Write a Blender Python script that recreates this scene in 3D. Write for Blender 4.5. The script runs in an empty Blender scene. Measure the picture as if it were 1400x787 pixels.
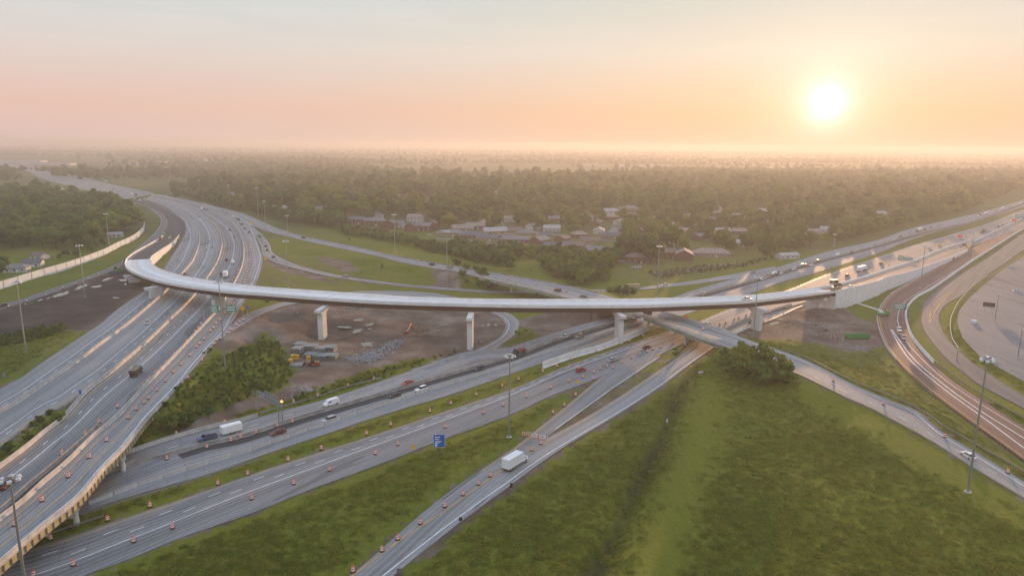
import bpy, bmesh, math, random
import numpy as np
from mathutils import Vector, Matrix, kdtree
random.seed(7); rng = np.random.default_rng(7)
S = bpy.context.scene
# ------------------------------------------------------------------ camera
H = 88.0
FPX, CX, CY = 960.0, 700.0, 393.5
PITCH = math.atan2(CY - 199.2, FPX); ROLL = math.radians(0.49)
cam_d = bpy.data.cameras.new('camera'); cam = bpy.data.objects.new('camera', cam_d)
S.collection.objects.link(cam); S.camera = cam
cam_d.sensor_width = 36.0; cam_d.lens = 36.0 * FPX / 1400.0
cam_d.clip_start = 1.0; cam_d.clip_end = 60000.0
cam.matrix_world = Matrix.Translation((0, 0, H)) @ Matrix.Rotation(math.pi / 2 - PITCH, 4, 'X') @ Matrix.Rotation(ROLL, 4, 'Z')
# ------------------------------------------------------------------ sky and sun
SUN_AZ, SUN_EL = math.radians(23.34), math.radians(3.2)
LAMP_EL = math.radians(4.6)
W = bpy.data.worlds.new('World'); S.world = W; W.use_nodes = True
def build_world():
    nt = W.node_tree; nt.nodes.clear(); N = nt.nodes.new; L = nt.links.new
    out = N('ShaderNodeOutputWorld'); bg = N('ShaderNodeBackground'); bg.inputs['Strength'].default_value = 1.0
    L(bg.outputs[0], out.inputs[0])
    sky = N('ShaderNodeTexSky'); sky.sky_type = 'NISHITA'; sky.sun_disc = False
    sky.sun_elevation = SUN_EL; sky.sun_rotation = SUN_AZ; sky.dust_density = 3.0; sky.air_density = 1.0
    tc = N('ShaderNodeTexCoord')
    sep = N('ShaderNodeSeparateXYZ'); L(tc.outputs['Generated'], sep.inputs[0])
    def ramp(stops):
        r = N('ShaderNodeValToRGB'); cr = r.color_ramp
        while len(cr.elements) > 1: cr.elements.remove(cr.elements[-1])
        for i, (p, c) in enumerate(stops):
            e = cr.elements[0] if i == 0 else cr.elements.new(p)
            e.position = p; e.color = (*c, 1)
        L(sep.outputs['Z'], r.inputs[0]); return r
    # elevation (sine) -> radiance, away from and towards the rising sun
    a = ramp([(0.0, SKY_A[0]), (0.045, SKY_A[1]), (0.12, SKY_A[2]), (0.19, SKY_A[3]), (0.45, SKY_A[4]), (1.0, SKY_A[5])])
    b = ramp([(0.0, SKY_B[0]), (0.045, SKY_B[1]), (0.12, SKY_B[2]), (0.19, SKY_B[3]), (0.45, SKY_B[4]), (1.0, SKY_B[5])])
    sd = Vector((math.sin(SUN_AZ) * math.cos(SUN_EL), math.cos(SUN_AZ) * math.cos(SUN_EL), math.sin(SUN_EL)))
    dot = N('ShaderNodeVectorMath'); dot.operation = 'DOT_PRODUCT'; dot.inputs[1].default_value = sd
    L(tc.outputs['Generated'], dot.inputs[0])
    def math_(op, x, y=None):
        m = N('ShaderNodeMath'); m.operation = op
        if isinstance(x, (int, float)): m.inputs[0].default_value = x
        else: L(x, m.inputs[0])
        if y is not None:
            if isinstance(y, (int, float)): m.inputs[1].default_value = y
            else: L(y, m.inputs[1])
        return m.outputs[0]
    d = math_('MAXIMUM', dot.outputs['Value'], 0.0)
    near = math_('POWER', d, 7.0)
    mix = N('ShaderNodeMix'); mix.data_type = 'RGBA'; L(near, mix.inputs[0]); L(a.outputs[0], mix.inputs[6]); L(b.outputs[0], mix.inputs[7])
    # thin high cirrus, world space
    mp = N('ShaderNodeMapping'); mp.inputs['Scale'].default_value = (3.0, 3.0, 26.0); mp.inputs['Rotation'].default_value = (0.05, 0.12, 0)
    L(tc.outputs['Generated'], mp.inputs[0])
    nz = N('ShaderNodeTexNoise'); nz.inputs['Scale'].default_value = 1.3; nz.inputs['Detail'].default_value = 5; nz.inputs['Roughness'].default_value = .6
    L(mp.outputs[0], nz.inputs['Vector'])
    cir = N('ShaderNodeMapRange'); L(nz.outputs[0], cir.inputs[0]); cir.inputs[1].default_value = .45; cir.inputs[2].default_value = .8; cir.inputs[3].default_value = 0; cir.inputs[4].default_value = .16
    hi = N('ShaderNodeMapRange'); L(sep.outputs['Z'], hi.inputs[0]); hi.inputs[1].default_value = .04; hi.inputs[2].default_value = .16; hi.inputs[3].default_value = 0; hi.inputs[4].default_value = 1
    cm = N('ShaderNodeMix'); cm.data_type = 'RGBA'; L(math_('MULTIPLY', cir.outputs[0], hi.outputs[0]), cm.inputs[0]); L(mix.outputs[2], cm.inputs[6]); cm.inputs[7].default_value = (.95, .84, .74, 1)
    # the sun itself and the aureole of the hazy air round it
    def glow(exp, col, prev):
        p = math_('POWER', d, exp)
        m = N('ShaderNodeMix'); m.data_type = 'RGBA'; m.blend_type = 'ADD'; m.clamp_result = False
        L(p, m.inputs[0]); L(prev, m.inputs[6]); m.inputs[7].default_value = (*col, 1)
        return m.outputs[2]
    c = cm.outputs[2]
    for e_, col in GLOWS: c = glow(e_, col, c)
    sk = N('ShaderNodeMix'); sk.data_type = 'RGBA'; sk.blend_type = 'ADD'; sk.inputs[0].default_value = SKY_NISHITA
    L(c, sk.inputs[6]); L(sky.outputs[0], sk.inputs[7])
    L(sk.outputs[2], bg.inputs['Color'])
SKY_NISHITA = 0.003
SKY_A = [(.68, .50, .46), (.73, .49, .41), (.67, .60, .56), (.55, .61, .61), (.58, .67, .80), (.64, .79, 1.08)]
SKY_B = [(.86, .55, .35), (.87, .57, .34), (.80, .67, .54), (.64, .62, .54), (.62, .67, .75), (.64, .79, 1.08)]
GLOWS = [(30.0, (.012, .012, .01)), (200.0, (.06, .075, .07)), (700.0, (.10, .13, .13)), (2600.0, (.30, .34, .36)), (9000.0, (.5, .55, .6))]
build_world()
sun_d = bpy.data.lights.new('sun', 'SUN'); sun = bpy.data.objects.new('sun', sun_d); S.collection.objects.link(sun)
sun_d.energy = 5.0; sun_d.color = (1.0, .56, .26); sun_d.angle = math.radians(.6)
sun.rotation_euler = (math.pi / 2 - LAMP_EL, 0, math.pi - SUN_AZ)
vs = S.view_settings; vs.view_transform = 'Standard'; vs.look = 'None'; vs.exposure = 0.16; vs.gamma = 1.0; vs.use_curve_mapping = False
S.cycles.use_denoising = True; S.cycles.max_bounces = 6; S.cycles.volume_bounces = 1
S.cycles.diffuse_bounces = 2; S.cycles.glossy_bounces = 2; S.cycles.transparent_max_bounces = 6
S.cycles.sample_clamp_indirect = 4.0; S.cycles.caustics_reflective = False; S.cycles.caustics_refractive = False
HAZE_DENSITY = 2.5e-4; HAZE_G = .38; HAZE_COL = (.70, .68, .68)
# ------------------------------------------------------------------ survey: a pixel of the photograph -> a place on the ground
_c, _s = math.cos(ROLL), math.sin(ROLL); _cp, _sp = math.cos(PITCH), math.sin(PITCH)
def ray(px, py):
    u, v = (px - CX) / FPX, (CY - py) / FPX
    u2, v2 = u * _c - v * _s, u * _s + v * _c
    return np.array([u2, _cp + v2 * _sp, -_sp + v2 * _cp])
def at(px, py, z=0.0):
    d = ray(px, py); t = (z - H) / d[2]
    return np.array([d[0] * t, d[1] * t, z])
def height_at(base, top):                      # height of a vertical thing from its foot (world) and the pixel of its top
    d = ray(*top); k = math.hypot(base[0], base[1]) / math.hypot(d[0], d[1]); return H + d[2] * k - base[2]
def pts(s): return [tuple(float(v) for v in p.split(',')) for p in s.split()]
def line(s, zf):                               # pixel polyline -> world polyline
    out = []
    for p in pts(s):
        z = p[2] if len(p) > 2 else zf(p[0], p[1])
        out.append(at(p[0], p[1], z))
    return np.array(out)
def smooth(P, step=3.0, nmax=400, n=None):     # centripetal-ish resample
    P = np.asarray(P, float)
    seg = np.linalg.norm(np.diff(P, axis=0), axis=1); t = np.concatenate([[0], np.cumsum(seg)])
    Q = P
    if len(P) > 2:
        m = np.zeros_like(P)
        m[1:-1] = (P[2:] - P[:-2]) / (t[2:] - t[:-2])[:, None]
        m[0] = (P[1] - P[0]) / seg[0]; m[-1] = (P[-1] - P[-2]) / seg[-1]
        tt = np.linspace(0, t[-1], max(200, len(P) * 12)); i = np.clip(np.searchsorted(t, tt, 'right') - 1, 0, len(P) - 2)
        h = (t[i + 1] - t[i])[:, None]; u = ((tt - t[i]) / (t[i + 1] - t[i]))[:, None]
        Q = (2*u**3-3*u**2+1)*P[i] + (u**3-2*u**2+u)*h*m[i] + (-2*u**3+3*u**2)*P[i+1] + (u**3-u**2)*h*m[i+1]
    s2 = np.concatenate([[0], np.cumsum(np.linalg.norm(np.diff(Q, axis=0), axis=1))])
    if n is None: n = int(min(nmax, max(4, s2[-1] / step)))
    ss = np.linspace(0, s2[-1], n)
    return np.stack([np.interp(ss, s2, Q[:, k]) for k in range(3)], 1)
def interp_z(*pairs, axis=0):
    xs = [p[0] for p in pairs]; zs = [p[1] for p in pairs]
    return lambda x, y: float(np.interp((x, y)[axis], xs, zs))
# ------------------------------------------------------------------ object helpers
COL = S.collection
def link(o, parent=None):
    COL.objects.link(o)
    if parent is not None: o.parent = parent
    return o
def meta(o, label, cat, group=None, kind=None):
    o['label'] = label; o['category'] = cat
    if group: o['group'] = group
    if kind: o['kind'] = kind
    return o
def mesh_obj(name, V, F, mats, parent=None, loc=None, fm=None, smooth_=False, uv=None):
    me = bpy.data.meshes.new(name); me.from_pydata([tuple(map(float, v)) for v in V], [], F)
    for m in (mats if isinstance(mats, (list, tuple)) else [mats]): me.materials.append(m)
    if fm is not None: me.polygons.foreach_set('material_index', fm)
    if smooth_: me.polygons.foreach_set('use_smooth', [True] * len(F))
    if uv is not None:
        l = me.uv_layers.new(name='UVMap'); vi = np.zeros(len(me.loops), int); me.loops.foreach_get('vertex_index', vi)
        l.data.foreach_set('uv', np.asarray(uv)[vi].astype(np.float32).ravel())
    me.update()
    o = bpy.data.objects.new(name, me); link(o, parent)
    if loc is not None: o.location = loc
    return o
def empty(name, loc, rz=0.0):
    o = bpy.data.objects.new(name, None); o.empty_display_size = .5; COL.objects.link(o)
    o.location = [float(v) for v in loc]; o.rotation_euler = (0, 0, rz); return o
class MB:
    """collects boxes, prisms, tubes, lathes for ONE mesh"""
    def __init__(s): s.v = []; s.f = []; s.m = []
    def add(s, V, F, mi=0):
        b = len(s.v); s.v += [tuple(map(float, p)) for p in V]; s.f += [tuple(i + b for i in f) for f in F]; s.m += [mi] * len(F); return s
    def box(s, c, d, mi=0, rz=0.0, taper=1.0, ry=0.0):
        x, y, z = d[0]/2, d[1]/2, d[2]/2; V = []
        for sz in (-1, 1):
            k = taper if sz > 0 else 1.0
            for sx, sy in ((-1,-1),(1,-1),(1,1),(-1,1)): V.append(Vector((sx*x*k, sy*y*k, sz*z)))
        R = Matrix.Rotation(rz, 3, 'Z') @ Matrix.Rotation(ry, 3, 'Y'); V = [R @ p + Vector(c) for p in V]
        return s.add(V, [(3,2,1,0),(4,5,6,7),(0,1,5,4),(1,2,6,5),(2,3,7,6),(3,0,4,7)], mi)
    def tube(s, a, b, r0, r1=None, n=8, mi=0):
        r1 = r0 if r1 is None else r1; a = Vector(a); b = Vector(b); ax = (b - a).normalized()
        u = ax.orthogonal().normalized(); w = ax.cross(u); V = []
        for p, r in ((a, r0), (b, r1)):
            for k in range(n): t = 2*math.pi*k/n; V.append(p + u*(r*math.cos(t)) + w*(r*math.sin(t)))
        F = [(k, (k+1) % n, n+(k+1) % n, n+k) for k in range(n)] + [tuple(reversed(range(n))), tuple(range(n, 2*n))]
        return s.add(V, F, mi)
    def lathe(s, prof, n=10, mi=None, c=(0,0,0)):
        V = []; F = []; M = []
        for r, z in prof:
            for k in range(n): t = 2*math.pi*k/n; V.append((c[0]+r*math.cos(t), c[1]+r*math.sin(t), c[2]+z))
        b = len(s.v)
        for i in range(len(prof)-1):
            for k in range(n): F.append((i*n+k, i*n+(k+1) % n, (i+1)*n+(k+1) % n, (i+1)*n+k)); M.append(mi[i] if mi else 0)
        F.append(tuple(range((len(prof)-1)*n, len(prof)*n))); M.append(mi[-1] if mi else 0)
        s.v += [tuple(map(float, p)) for p in V]; s.f += [tuple(i+b for i in f) for f in F]; s.m += M; return s
    def prism(s, prof, y0, y1, mi=0, k1=None):
        """profile in XZ extruded along Y"""
        n = len(prof); V = [(x, y0, z) for x, z in prof] + [(x, y1, z) for x, z in prof]
        F = [(k, n+k, n+(k+1) % n, (k+1) % n) for k in range(n)] + [tuple(range(n)), tuple(reversed(range(n, 2*n)))]
        return s.add(V, F, mi)
    def build(s, name, mats, parent=None, loc=None, smooth_=False):
        return mesh_obj(name, s.v, s.f, mats, parent, loc, s.m, smooth_)
def copy_tree(o, parent=None):
    c = o.copy(); COL.objects.link(c)
    if parent is not None: c.parent = parent
    for ch in o.children: copy_tree(ch, c)
    return c
# ------------------------------------------------------------------ materials
def newmat(name):
    m = bpy.data.materials.new(name); m.use_nodes = True; nt = m.node_tree
    return m, nt, nt.nodes['Principled BSDF']
def plain(name, col, rough=.6, metal=0.0, var=.12, scale=1.5, spec=.4):
    m, nt, b = newmat(name); N = nt.nodes.new; L = nt.links.new
    tc = N('ShaderNodeTexCoord'); nz = N('ShaderNodeTexNoise'); nz.inputs['Scale'].default_value = scale; nz.inputs['Detail'].default_value = 4
    L(tc.outputs['Object'], nz.inputs['Vector'])
    mr = N('ShaderNodeMapRange'); L(nz.outputs[0], mr.inputs[0]); mr.inputs[1].default_value = .3; mr.inputs[2].default_value = .7
    mr.inputs[3].default_value = 1 - var; mr.inputs[4].default_value = 1 + var
    mx = N('ShaderNodeVectorMath'); mx.operation = 'SCALE'; mx.inputs[0].default_value = col; L(mr.outputs[0], mx.inputs['Scale'])
    L(mx.outputs[0], b.inputs['Base Color']); b.inputs['Roughness'].default_value = rough; b.inputs['Metallic'].default_value = metal
    b.inputs['Specular IOR Level'].default_value = spec
    return m
def emit(name, col, st):
    m, nt, b = newmat(name); b.inputs['Base Color'].default_value = (*col, 1); b.inputs['Emission Color'].default_value = (*col, 1); b.inputs['Emission Strength'].default_value = st; return m
def pavement(name, col, rough=.74, joint=5.0, joint_dark=.84, patch=.22, lane=3.66, stain=.18, spec=.26):
    """UV is metres across and along: wheel-path staining, streaks, slab joints, patches"""
    m, nt, b = newmat(name); N = nt.nodes.new; L = nt.links.new
    uv = N('ShaderNodeUVMap'); uv.uv_map = 'UVMap'; sp = N('ShaderNodeSeparateXYZ'); L(uv.outputs[0], sp.inputs[0])
    def M(op, x, y=None, z=None):
        n = N('ShaderNodeMath'); n.operation = op
        for k, v in enumerate((x, y, z)):
            if v is None: continue
            if isinstance(v, (int, float)): n.inputs[k].default_value = v
            else: L(v, n.inputs[k])
        return n.outputs[0]
    def noise(vec, sx, sy, detail=4):
        mp = N('ShaderNodeMapping'); mp.inputs['Scale'].default_value = (sx, sy, 1); L(vec, mp.inputs[0])
        n = N('ShaderNodeTexNoise'); n.inputs['Scale'].default_value = 1; n.inputs['Detail'].default_value = detail; L(mp.outputs[0], n.inputs['Vector']); return n.outputs[0]
    streak = noise(uv.outputs[0], 1.6, .012, 3); fine = noise(uv.outputs[0], .5, .35, 6)
    pn = noise(uv.outputs[0], .09, .018, 2); big = noise(uv.outputs[0], .02, .012, 3)
    track = M('COSINE', M('MULTIPLY', sp.outputs[0], 2*math.pi*2/lane))
    f = M('ADD', 1.0, M('MULTIPLY', M('SUBTRACT', streak, .5), stain*2.6))
    f = M('ADD', f, M('MULTIPLY', M('SUBTRACT', fine, .5), .34))
    f = M('ADD', f, M('MULTIPLY', track, stain*.42))
    f = M('ADD', f, M('MULTIPLY', M('SUBTRACT', big, .5), .5))
    st = M('SMOOTH_MAX', 0, M('SUBTRACT', pn, .58), .02)
    f = M('SUBTRACT', f, M('MULTIPLY', M('GREATER_THAN', pn, .62), patch))
    ln = N('ShaderNodeTexWhiteNoise'); ln.noise_dimensions = '1D'; L(M('FLOOR', M('DIVIDE', sp.outputs[0], lane)), ln.inputs['W']); f = M('MULTIPLY', f, M('ADD', .86, M('MULTIPLY', ln.outputs['Value'], .28)))
    seam = M('LESS_THAN', M('FRACT', M('DIVIDE', sp.outputs[0], lane)), .035); f = M('MULTIPLY', f, M('SUBTRACT', 1.0, M('MULTIPLY', seam, M('MULTIPLY', streak, .55))))
    if joint:
        j = M('LESS_THAN', M('FRACT', M('DIVIDE', sp.outputs[1], joint)), .05)
        f = M('MULTIPLY', f, M('SUBTRACT', 1.0, M('MULTIPLY', j, 1 - joint_dark)))
    sc = N('ShaderNodeVectorMath'); sc.operation = 'SCALE'; sc.inputs[0].default_value = col; L(f, sc.inputs['Scale'])
    L(sc.outputs[0], b.inputs['Base Color']); b.inputs['Specular IOR Level'].default_value = spec
    rr = M('ADD', rough, M('MULTIPLY', M('SUBTRACT', fine, .5), .35)); L(rr, b.inputs['Roughness'])
    return m
M_CONC = pavement('freeway_concrete', (.235, .235, .235), stain=.34)
M_CONC2 = pavement('worn_concrete', (.20, .198, .196), stain=.42, patch=.35)
M_DECK = pavement('bridge_deck_concrete', (.72, .70, .675), stain=.06, patch=.07, joint=11, joint_dark=.94)
M_RAMP = pavement('ramp_concrete', (.245, .242, .238), stain=.28)
M_ASPH = pavement('asphalt', (.06, .058, .058), joint=0, stain=.25, patch=.2)
M_ASPH2 = pavement('grey_asphalt', (.135, .13, .13), joint=0, stain=.2, patch=.25)
M_GRAV = pavement('dark_gravel', (.085, .075, .068), rough=.95, joint=0, stain=.25, spec=.05)
M_RED = pavement('reddish_asphalt', (.19, .105, .08), joint=0, stain=.2, patch=.2)
M_LOT = pavement('parking_asphalt', (.165, .165, .17), joint=0, stain=.1, patch=.3, lane=30)
M_WHITE = plain('white_marking', (.78, .78, .78), .5, var=.2, scale=.4)
M_YELLOW = plain('yellow_marking', (.62, .33, .05), .5, var=.2, scale=.4)
M_BAR = plain('barrier_concrete', (.47, .44, .41), .8, var=.2, scale=.35)
M_BARD = plain('stained_barrier_concrete', (.30, .275, .25), .85, var=.3, scale=.4)
M_NOISE = plain('pale_noise_wall', (.66, .69, .74), .85, var=.08, scale=.3)
M_PIER = plain('pier_concrete', (.66, .64, .61), .75, var=.10, scale=.25)
M_WALL = plain('panel_concrete', (.76, .74, .72), .8, var=.10, scale=.3)
M_GIRD = plain('weathering_steel', (.075, .036, .026), .55, var=.2, scale=.5)
M_GREENG = plain('pale_green_girder', (.30, .36, .29), .6, var=.2, scale=.4)
M_YELG = plain('yellow_girder', (.40, .34, .19), .6, var=.25, scale=.4)
M_GALV = plain('galvanised_steel', (.36, .37, .38), .45, .7, var=.12, scale=3)
M_DARKM = plain('dark_metal', (.06, .06, .065), .5, .6, var=.15, scale=3)
M_LAMP = plain('lamp_housing', (.62, .62, .60), .35, .3, var=.05)
M_LAMPON = emit('amber_lamp', (1.0, .55, .12), 1.6)
M_ORANGE = plain('safety_orange', (.72, .12, .045), .5, var=.12, scale=2)
M_STRIPE = plain('drum_white_band', (.8, .78, .75), .4, var=.05)
M_RUB = plain('black_rubber', (.02, .02, .022), .85, var=.1)
M_GREEN = plain('sign_green', (.0, .26, .17), .4, var=.05)
M_BLUE = plain('sign_blue', (.01, .13, .52), .4, var=.05)
M_SYEL = plain('sign_yellow', (.85, .45, .01), .4, var=.05)
M_SORA = plain('sign_orange', (.95, .14, .02), .4, var=.05)
M_SWHITE = plain('sign_white', (.82, .82, .82), .4, var=.03)
M_GLASS = plain('car_glass', (.015, .018, .022), .08, var=.05, spec=.6)
M_TYRE = plain('tyre', (.018, .018, .018), .8, var=.1)
M_HEADL = plain('headlight', (.8, .8, .78), .15, var=.02)
M_TAIL = plain('tail_light', (.45, .02, .015), .3, var=.05)
M_WATER, _n, _b = newmat('puddle_water'); _b.inputs['Base Color'].default_value = (.05, .045, .04, 1); _b.inputs['Roughness'].default_value = .04; _b.inputs['Specular IOR Level'].default_value = .9
M_RUBBLE = plain('broken_concrete', (.25, .25, .255), .85, var=.35, scale=.8)
M_WOOD = plain('timber', (.27, .19, .12), .8, var=.3, scale=2)
M_TRUNK = plain('bark', (.07, .05, .035), .9, var=.25, scale=2)
PAINT = {k: plain('paint_' + k.replace(' ', '_'), c, .38, var=.03, spec=.5) for k, c in {
    'white': (.78, .78, .77), 'silver': (.42, .43, .44), 'grey': (.16, .165, .17), 'black': (.02, .02, .022), 'red': (.42, .03, .025),
    'dark red': (.14, .02, .02), 'blue': (.06, .10, .2), 'dark blue': (.02, .035, .075), 'tan': (.38, .30, .2), 'yellow': (.75, .42, .02),
    'green': (.03, .26, .06), 'dark green': (.015, .12, .07), 'orange': (.45, .10, .03), 'brown': (.13, .08, .05)}.items()}
def foliage(name, cols, trans=.25):
    m, nt, b = newmat(name); N = nt.nodes.new; L = nt.links.new
    oi = N('ShaderNodeObjectInfo'); tc = N('ShaderNodeTexCoord'); geo = N('ShaderNodeNewGeometry')
    nz = N('ShaderNodeTexNoise'); nz.inputs['Scale'].default_value = .45; nz.inputs['Detail'].default_value = 3; L(geo.outputs['Position'], nz.inputs['Vector'])
    ad = N('ShaderNodeMath'); ad.operation = 'MULTIPLY_ADD'; L(oi.outputs['Random'], ad.inputs[0]); ad.inputs[1].default_value = .72; 
    mr = N('ShaderNodeMapRange'); L(nz.outputs[0], mr.inputs[0]); mr.inputs[1].default_value = .3; mr.inputs[2].default_value = .7; mr.inputs[3].default_value = 0; mr.inputs[4].default_value = .36
    L(mr.outputs[0], ad.inputs[2])
    cr = N('ShaderNodeValToRGB'); e = cr.color_ramp.elements
    e[0].position = 0; e[0].color = (*cols[0], 1); e[1].position = 1; e[1].color = (*cols[-1], 1)
    for i, c in enumerate(cols[1:-1]): k = e.new((i+1)/(len(cols)-1)); k.color = (*c, 1)
    L(ad.outputs[0], cr.inputs[0]); L(cr.outputs[0], b.inputs['Base Color']); b.inputs['Roughness'].default_value = .7; b.inputs['Specular IOR Level'].default_value = .2
    tr = N('ShaderNodeBsdfTranslucent'); L(cr.outputs[0], tr.inputs[0]); mx = N('ShaderNodeMixShader'); mx.inputs[0].default_value = trans
    L(b.outputs[0], mx.inputs[1]); L(tr.outputs[0], mx.inputs[2]); L(mx.outputs[0], nt.nodes['Material Output'].inputs[0])
    return m
M_LEAF = foliage('leaves', [(.050, .105, .018), (.088, .155, .022), (.130, .190, .026), (.19, .205, .03)], .32)
M_LEAFD = foliage('dark_leaves', [(.038, .082, .016), (.064, .118, .02), (.10, .15, .024)], .30)
M_SHRUB = foliage('shrub_leaves', [(.05, .09, .010), (.085, .135, .012), (.13, .175, .018), (.18, .18, .022)], .28)
M_WEED = foliage('weed_blades', [(.09, .13, .012), (.145, .19, .016), (.21, .225, .022), (.26, .22, .04)], .5)
# ------------------------------------------------------------------ roads
zR = interp_z((225, 0), (262, .5), (285, 3), (320, 5), (480, 5), (560, 6.2), (640, 7.3), (830, 7.6), axis=1)
zR5 = interp_z((274, 3.5), (341, 4.6), (480, 5), (620, 6.5), (660, 7.2), (780, 7.8), (900, 7.6), (990, 7.0), (1090, 4.5), (1200, 2), (1300, .8), (1400, .4))
zE = interp_z((341, 4.6), (380, 4), (480, 2), (600, .5), (640, 0))
z0 = lambda x, y: 0.0
B1 = "-60,604 0,564 22,552 85.7,508.6 108.6,492.9 137,471.4 157,457 175.7,442.9 212.5,411.7 230.6,395 250.7,372.9 262.9,358.6 269,345 272.9,331.4 271.4,314.3 262.9,301.4 248.6,291.4 228.6,282 212.9,276.3 197,271.5"
B2T = "137,521 142.9,517 171.4,494 207,462.9 237,433.6 251.4,420 268.6,400.7 282.9,381.4 297,358.6 302.9,340 303.6,331.4 300,317 291.4,305.7 277,294.3 258.6,284.3 231.4,275 203,269.5"
B2 = "-60,684 0,639.3 35.7,612.9 61.4,591.4 84.3,574.3 105.7,550 117,537 " + B2T
B3T = "178.6,550.7 207,520 230,497 248.6,477 265.7,458.6 282.9,440.7 302.9,418.6 309.3,405.7 321.4,385.7 331.4,362.9 333.6,345 332,331.4 324.3,312.9 311.4,300 292.9,290 271.4,281.4 245.7,274.3 226,270 207,267.5"
B3 = "-60,757 0,710.7 35.7,683.6 54.3,665 85.7,638.6 128.6,597 150,579.3 165.7,565.7 " + B3T
R4R = "-60,818 0,771 34.3,741 68.6,712.5 92.9,694 115.7,673 142.9,639.5 171.4,611 200,574 230,543 251.4,520 267,500 277,488.6 291.4,471.4 308.6,455 320.7,433.6 335,409.3 348.6,388.6 354,377 357.9,362.9 359,350 352,330 341,307 331.4,294 302.9,284.8 274.3,277.5 245.7,271 227,267.3 208,264.8"
K1U = "-40,696 60,661 120,640 180,619.5 237,600.5 294.3,585 322.9,579 380,562.5 440,547 488.6,531.4 531.4,517 560,507 595.5,493.5 651.4,477.5 694.3,475.5 718.6,467 757,455 811.4,439.3 838.6,432.5 880,420 917,407.5 951.4,395.7 1002.9,381 1060,366 1128.6,344.5 1200,328 1240,314 1306,298.4 1353.4,287.3 1400,273 1460,256"
K1L = "-40,755 60,718 120,697 180,677 280,648.6 380,614.3 425,599.4 525.6,565.9 623.5,536.5 700,510 751.4,492 782.9,480 840,462.9 881.4,448.6 930,432 975,416 1024,401.4 1064,387 1100,377 1142.9,364.3 1200,345.7 1258.8,322.8 1321.8,306 1400,281.8 1460,263"
K2U = "-40,772 85.7,736 128.6,722 200,697 237,685.7 308.6,660 380,635.7 494.9,599.4 609.5,561.7 700,531.5 777.8,498.8 858.9,470.8 917.6,451.3 958.6,437.9 991,424.3 1077,396.2 1128.6,375.5 1200,351.4 1249,335.4 1306,318.9 1353.4,304.7 1400,286.5 1460,268"
K2L = "-40,836 111.4,787 200,753.6 230.8,740 350,698.5 425,668 520,633.5 589.5,606 696,567 750,542 815.5,517.8 850,506 890,491.5 911.4,480 950,463 991,452 1020,437.5 1057,425 1100,413 1143,398 1200,378 1240,366 1290,349 1330,336 1369,322 1400,309 1460,288"
P1L = "598,684 640,653 700,613.3 730,589.6 772,556 819.8,517 845,504"
P1R = "640,672 690,640 735,607 747,597 791.8,564.5 836.5,532.3 875.6,505.8 905,486"
P2L = "440,816 477,787 514.5,756 543.4,730 598,684 650,648 700,622 752.7,596 819.8,558.9 892.4,511.4 954,469.4 990,451 1020,438 1057,427"
P2R = "500,816 536,787 618,721.5 700,661 766.5,613.3 847.7,564.5 903.6,528 940,500 976,475 1004,456 1028.6,446 1060,435 1100,416.5"
GSR = "512,816 549,787 631,724 711,665 735,646 778,613 856,568 908,530"
QL = "1420,642 1400,628 1375.4,609.8 1331.3,578.3 1290.3,548.3 1258.8,523 1225.7,492 1211.5,472.4 1202,448.8 1199.7,433 1205,417.3 1219.4,401.5 1243,387.3 1277.7,367.7 1303,352 1340,334 1369,322.5 1400,309.3 1460,288"
QR = "1420,597 1400,584 1337.6,543.6 1298,516.8 1276,497 1258.8,475.6 1246,458.3 1239.9,441 1238.3,428.3 1241.5,417.3 1254,404.7 1274.6,393.6 1321.8,361 1369,331.5 1400,313 1460,291"
SL = "1420,570 1400,557.8 1337.6,524.7 1321.8,512 1298,493.6 1274.6,467.7 1262,447 1260.4,433 1265,412.6 1290.3,390.5 1318.7,371.6 1337.6,361 1400,318.9 1440,296"
SR = "1420,553 1400,542 1353.4,512 1326.6,493.6 1296.6,464.6 1284.8,444 1284.8,428.3 1293.5,415.7 1314,403.9 1337.6,384.2 1358,370 1373.8,359.8 1400,341 1440,316"
E1U = "330,299 341.4,306.5 357,320 368.6,334.3 372,344.3 381.4,351.4 408.6,362.9 441.4,371.4 477,378.6 520,384.3 560,389 609.5,393 640,395.3 675,397 720,397 797,395.3 820,395.6 850,394.5 871.4,393.2 907,388.6 945.7,384 988.6,377 1021.4,371 1060,363.8"
E1L = "326,303 338,311 350,324 357,337 360,350 370,356 391.4,363.4 434.3,374 470,380.5 520,387.2 560,391.8 609.5,396 640,398.3 675,400.3 720,400.3 797,398.4 820,398.6 850,397 871.4,396 917,391.4 960,386.4 1010,379.3 1060,369"
R5U = "274.3,276.5 302.9,284.3 331.4,292 360,304.3 380,312.9 412.9,322.9 448.6,330.7 491.4,339.3 527.3,348 568.3,355.9 610.8,363 645.5,368.5 700,378 751.4,387 794.3,395.7 841.4,407 880,419.5 904,427 948.6,440 977,448.6 1007,457.9 1030,466.4 1100,491 1169.7,526.5 1225.6,550 1252,560 1284,587.4 1345,624 1400,658 1460,695"
R5L = "274.3,282 302.9,290 331.4,301 343,307.5 365.7,316 405.7,326.2 448.6,335.6 491.4,344.8 520,350.5 543,356.9 590,365.6 621.8,370.3 655,378.5 700,388.5 727,394.5 765.7,405 815,417 857,428 883,433.5 920,447.5 948.6,458.5 995.7,475 1040,491 1088.7,509.7 1155.8,542 1195.8,560 1278,604.7 1330,637.9 1400,679.7 1460,718"
LOO = "308,452,5 337,428.6,4.9 380,414.3,4 395.7,411,3.6 430,405.5,3 478.6,398.6,2.2 520,397.2,1.8 581.5,399.2,1.2 620.7,405.3,.8 660,415,.5 697,428.6,.2 708.6,437,0 710,444.3,0 704.3,457,0 687,470,0 672,480,0 630,492,0 580,506,0"
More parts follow.
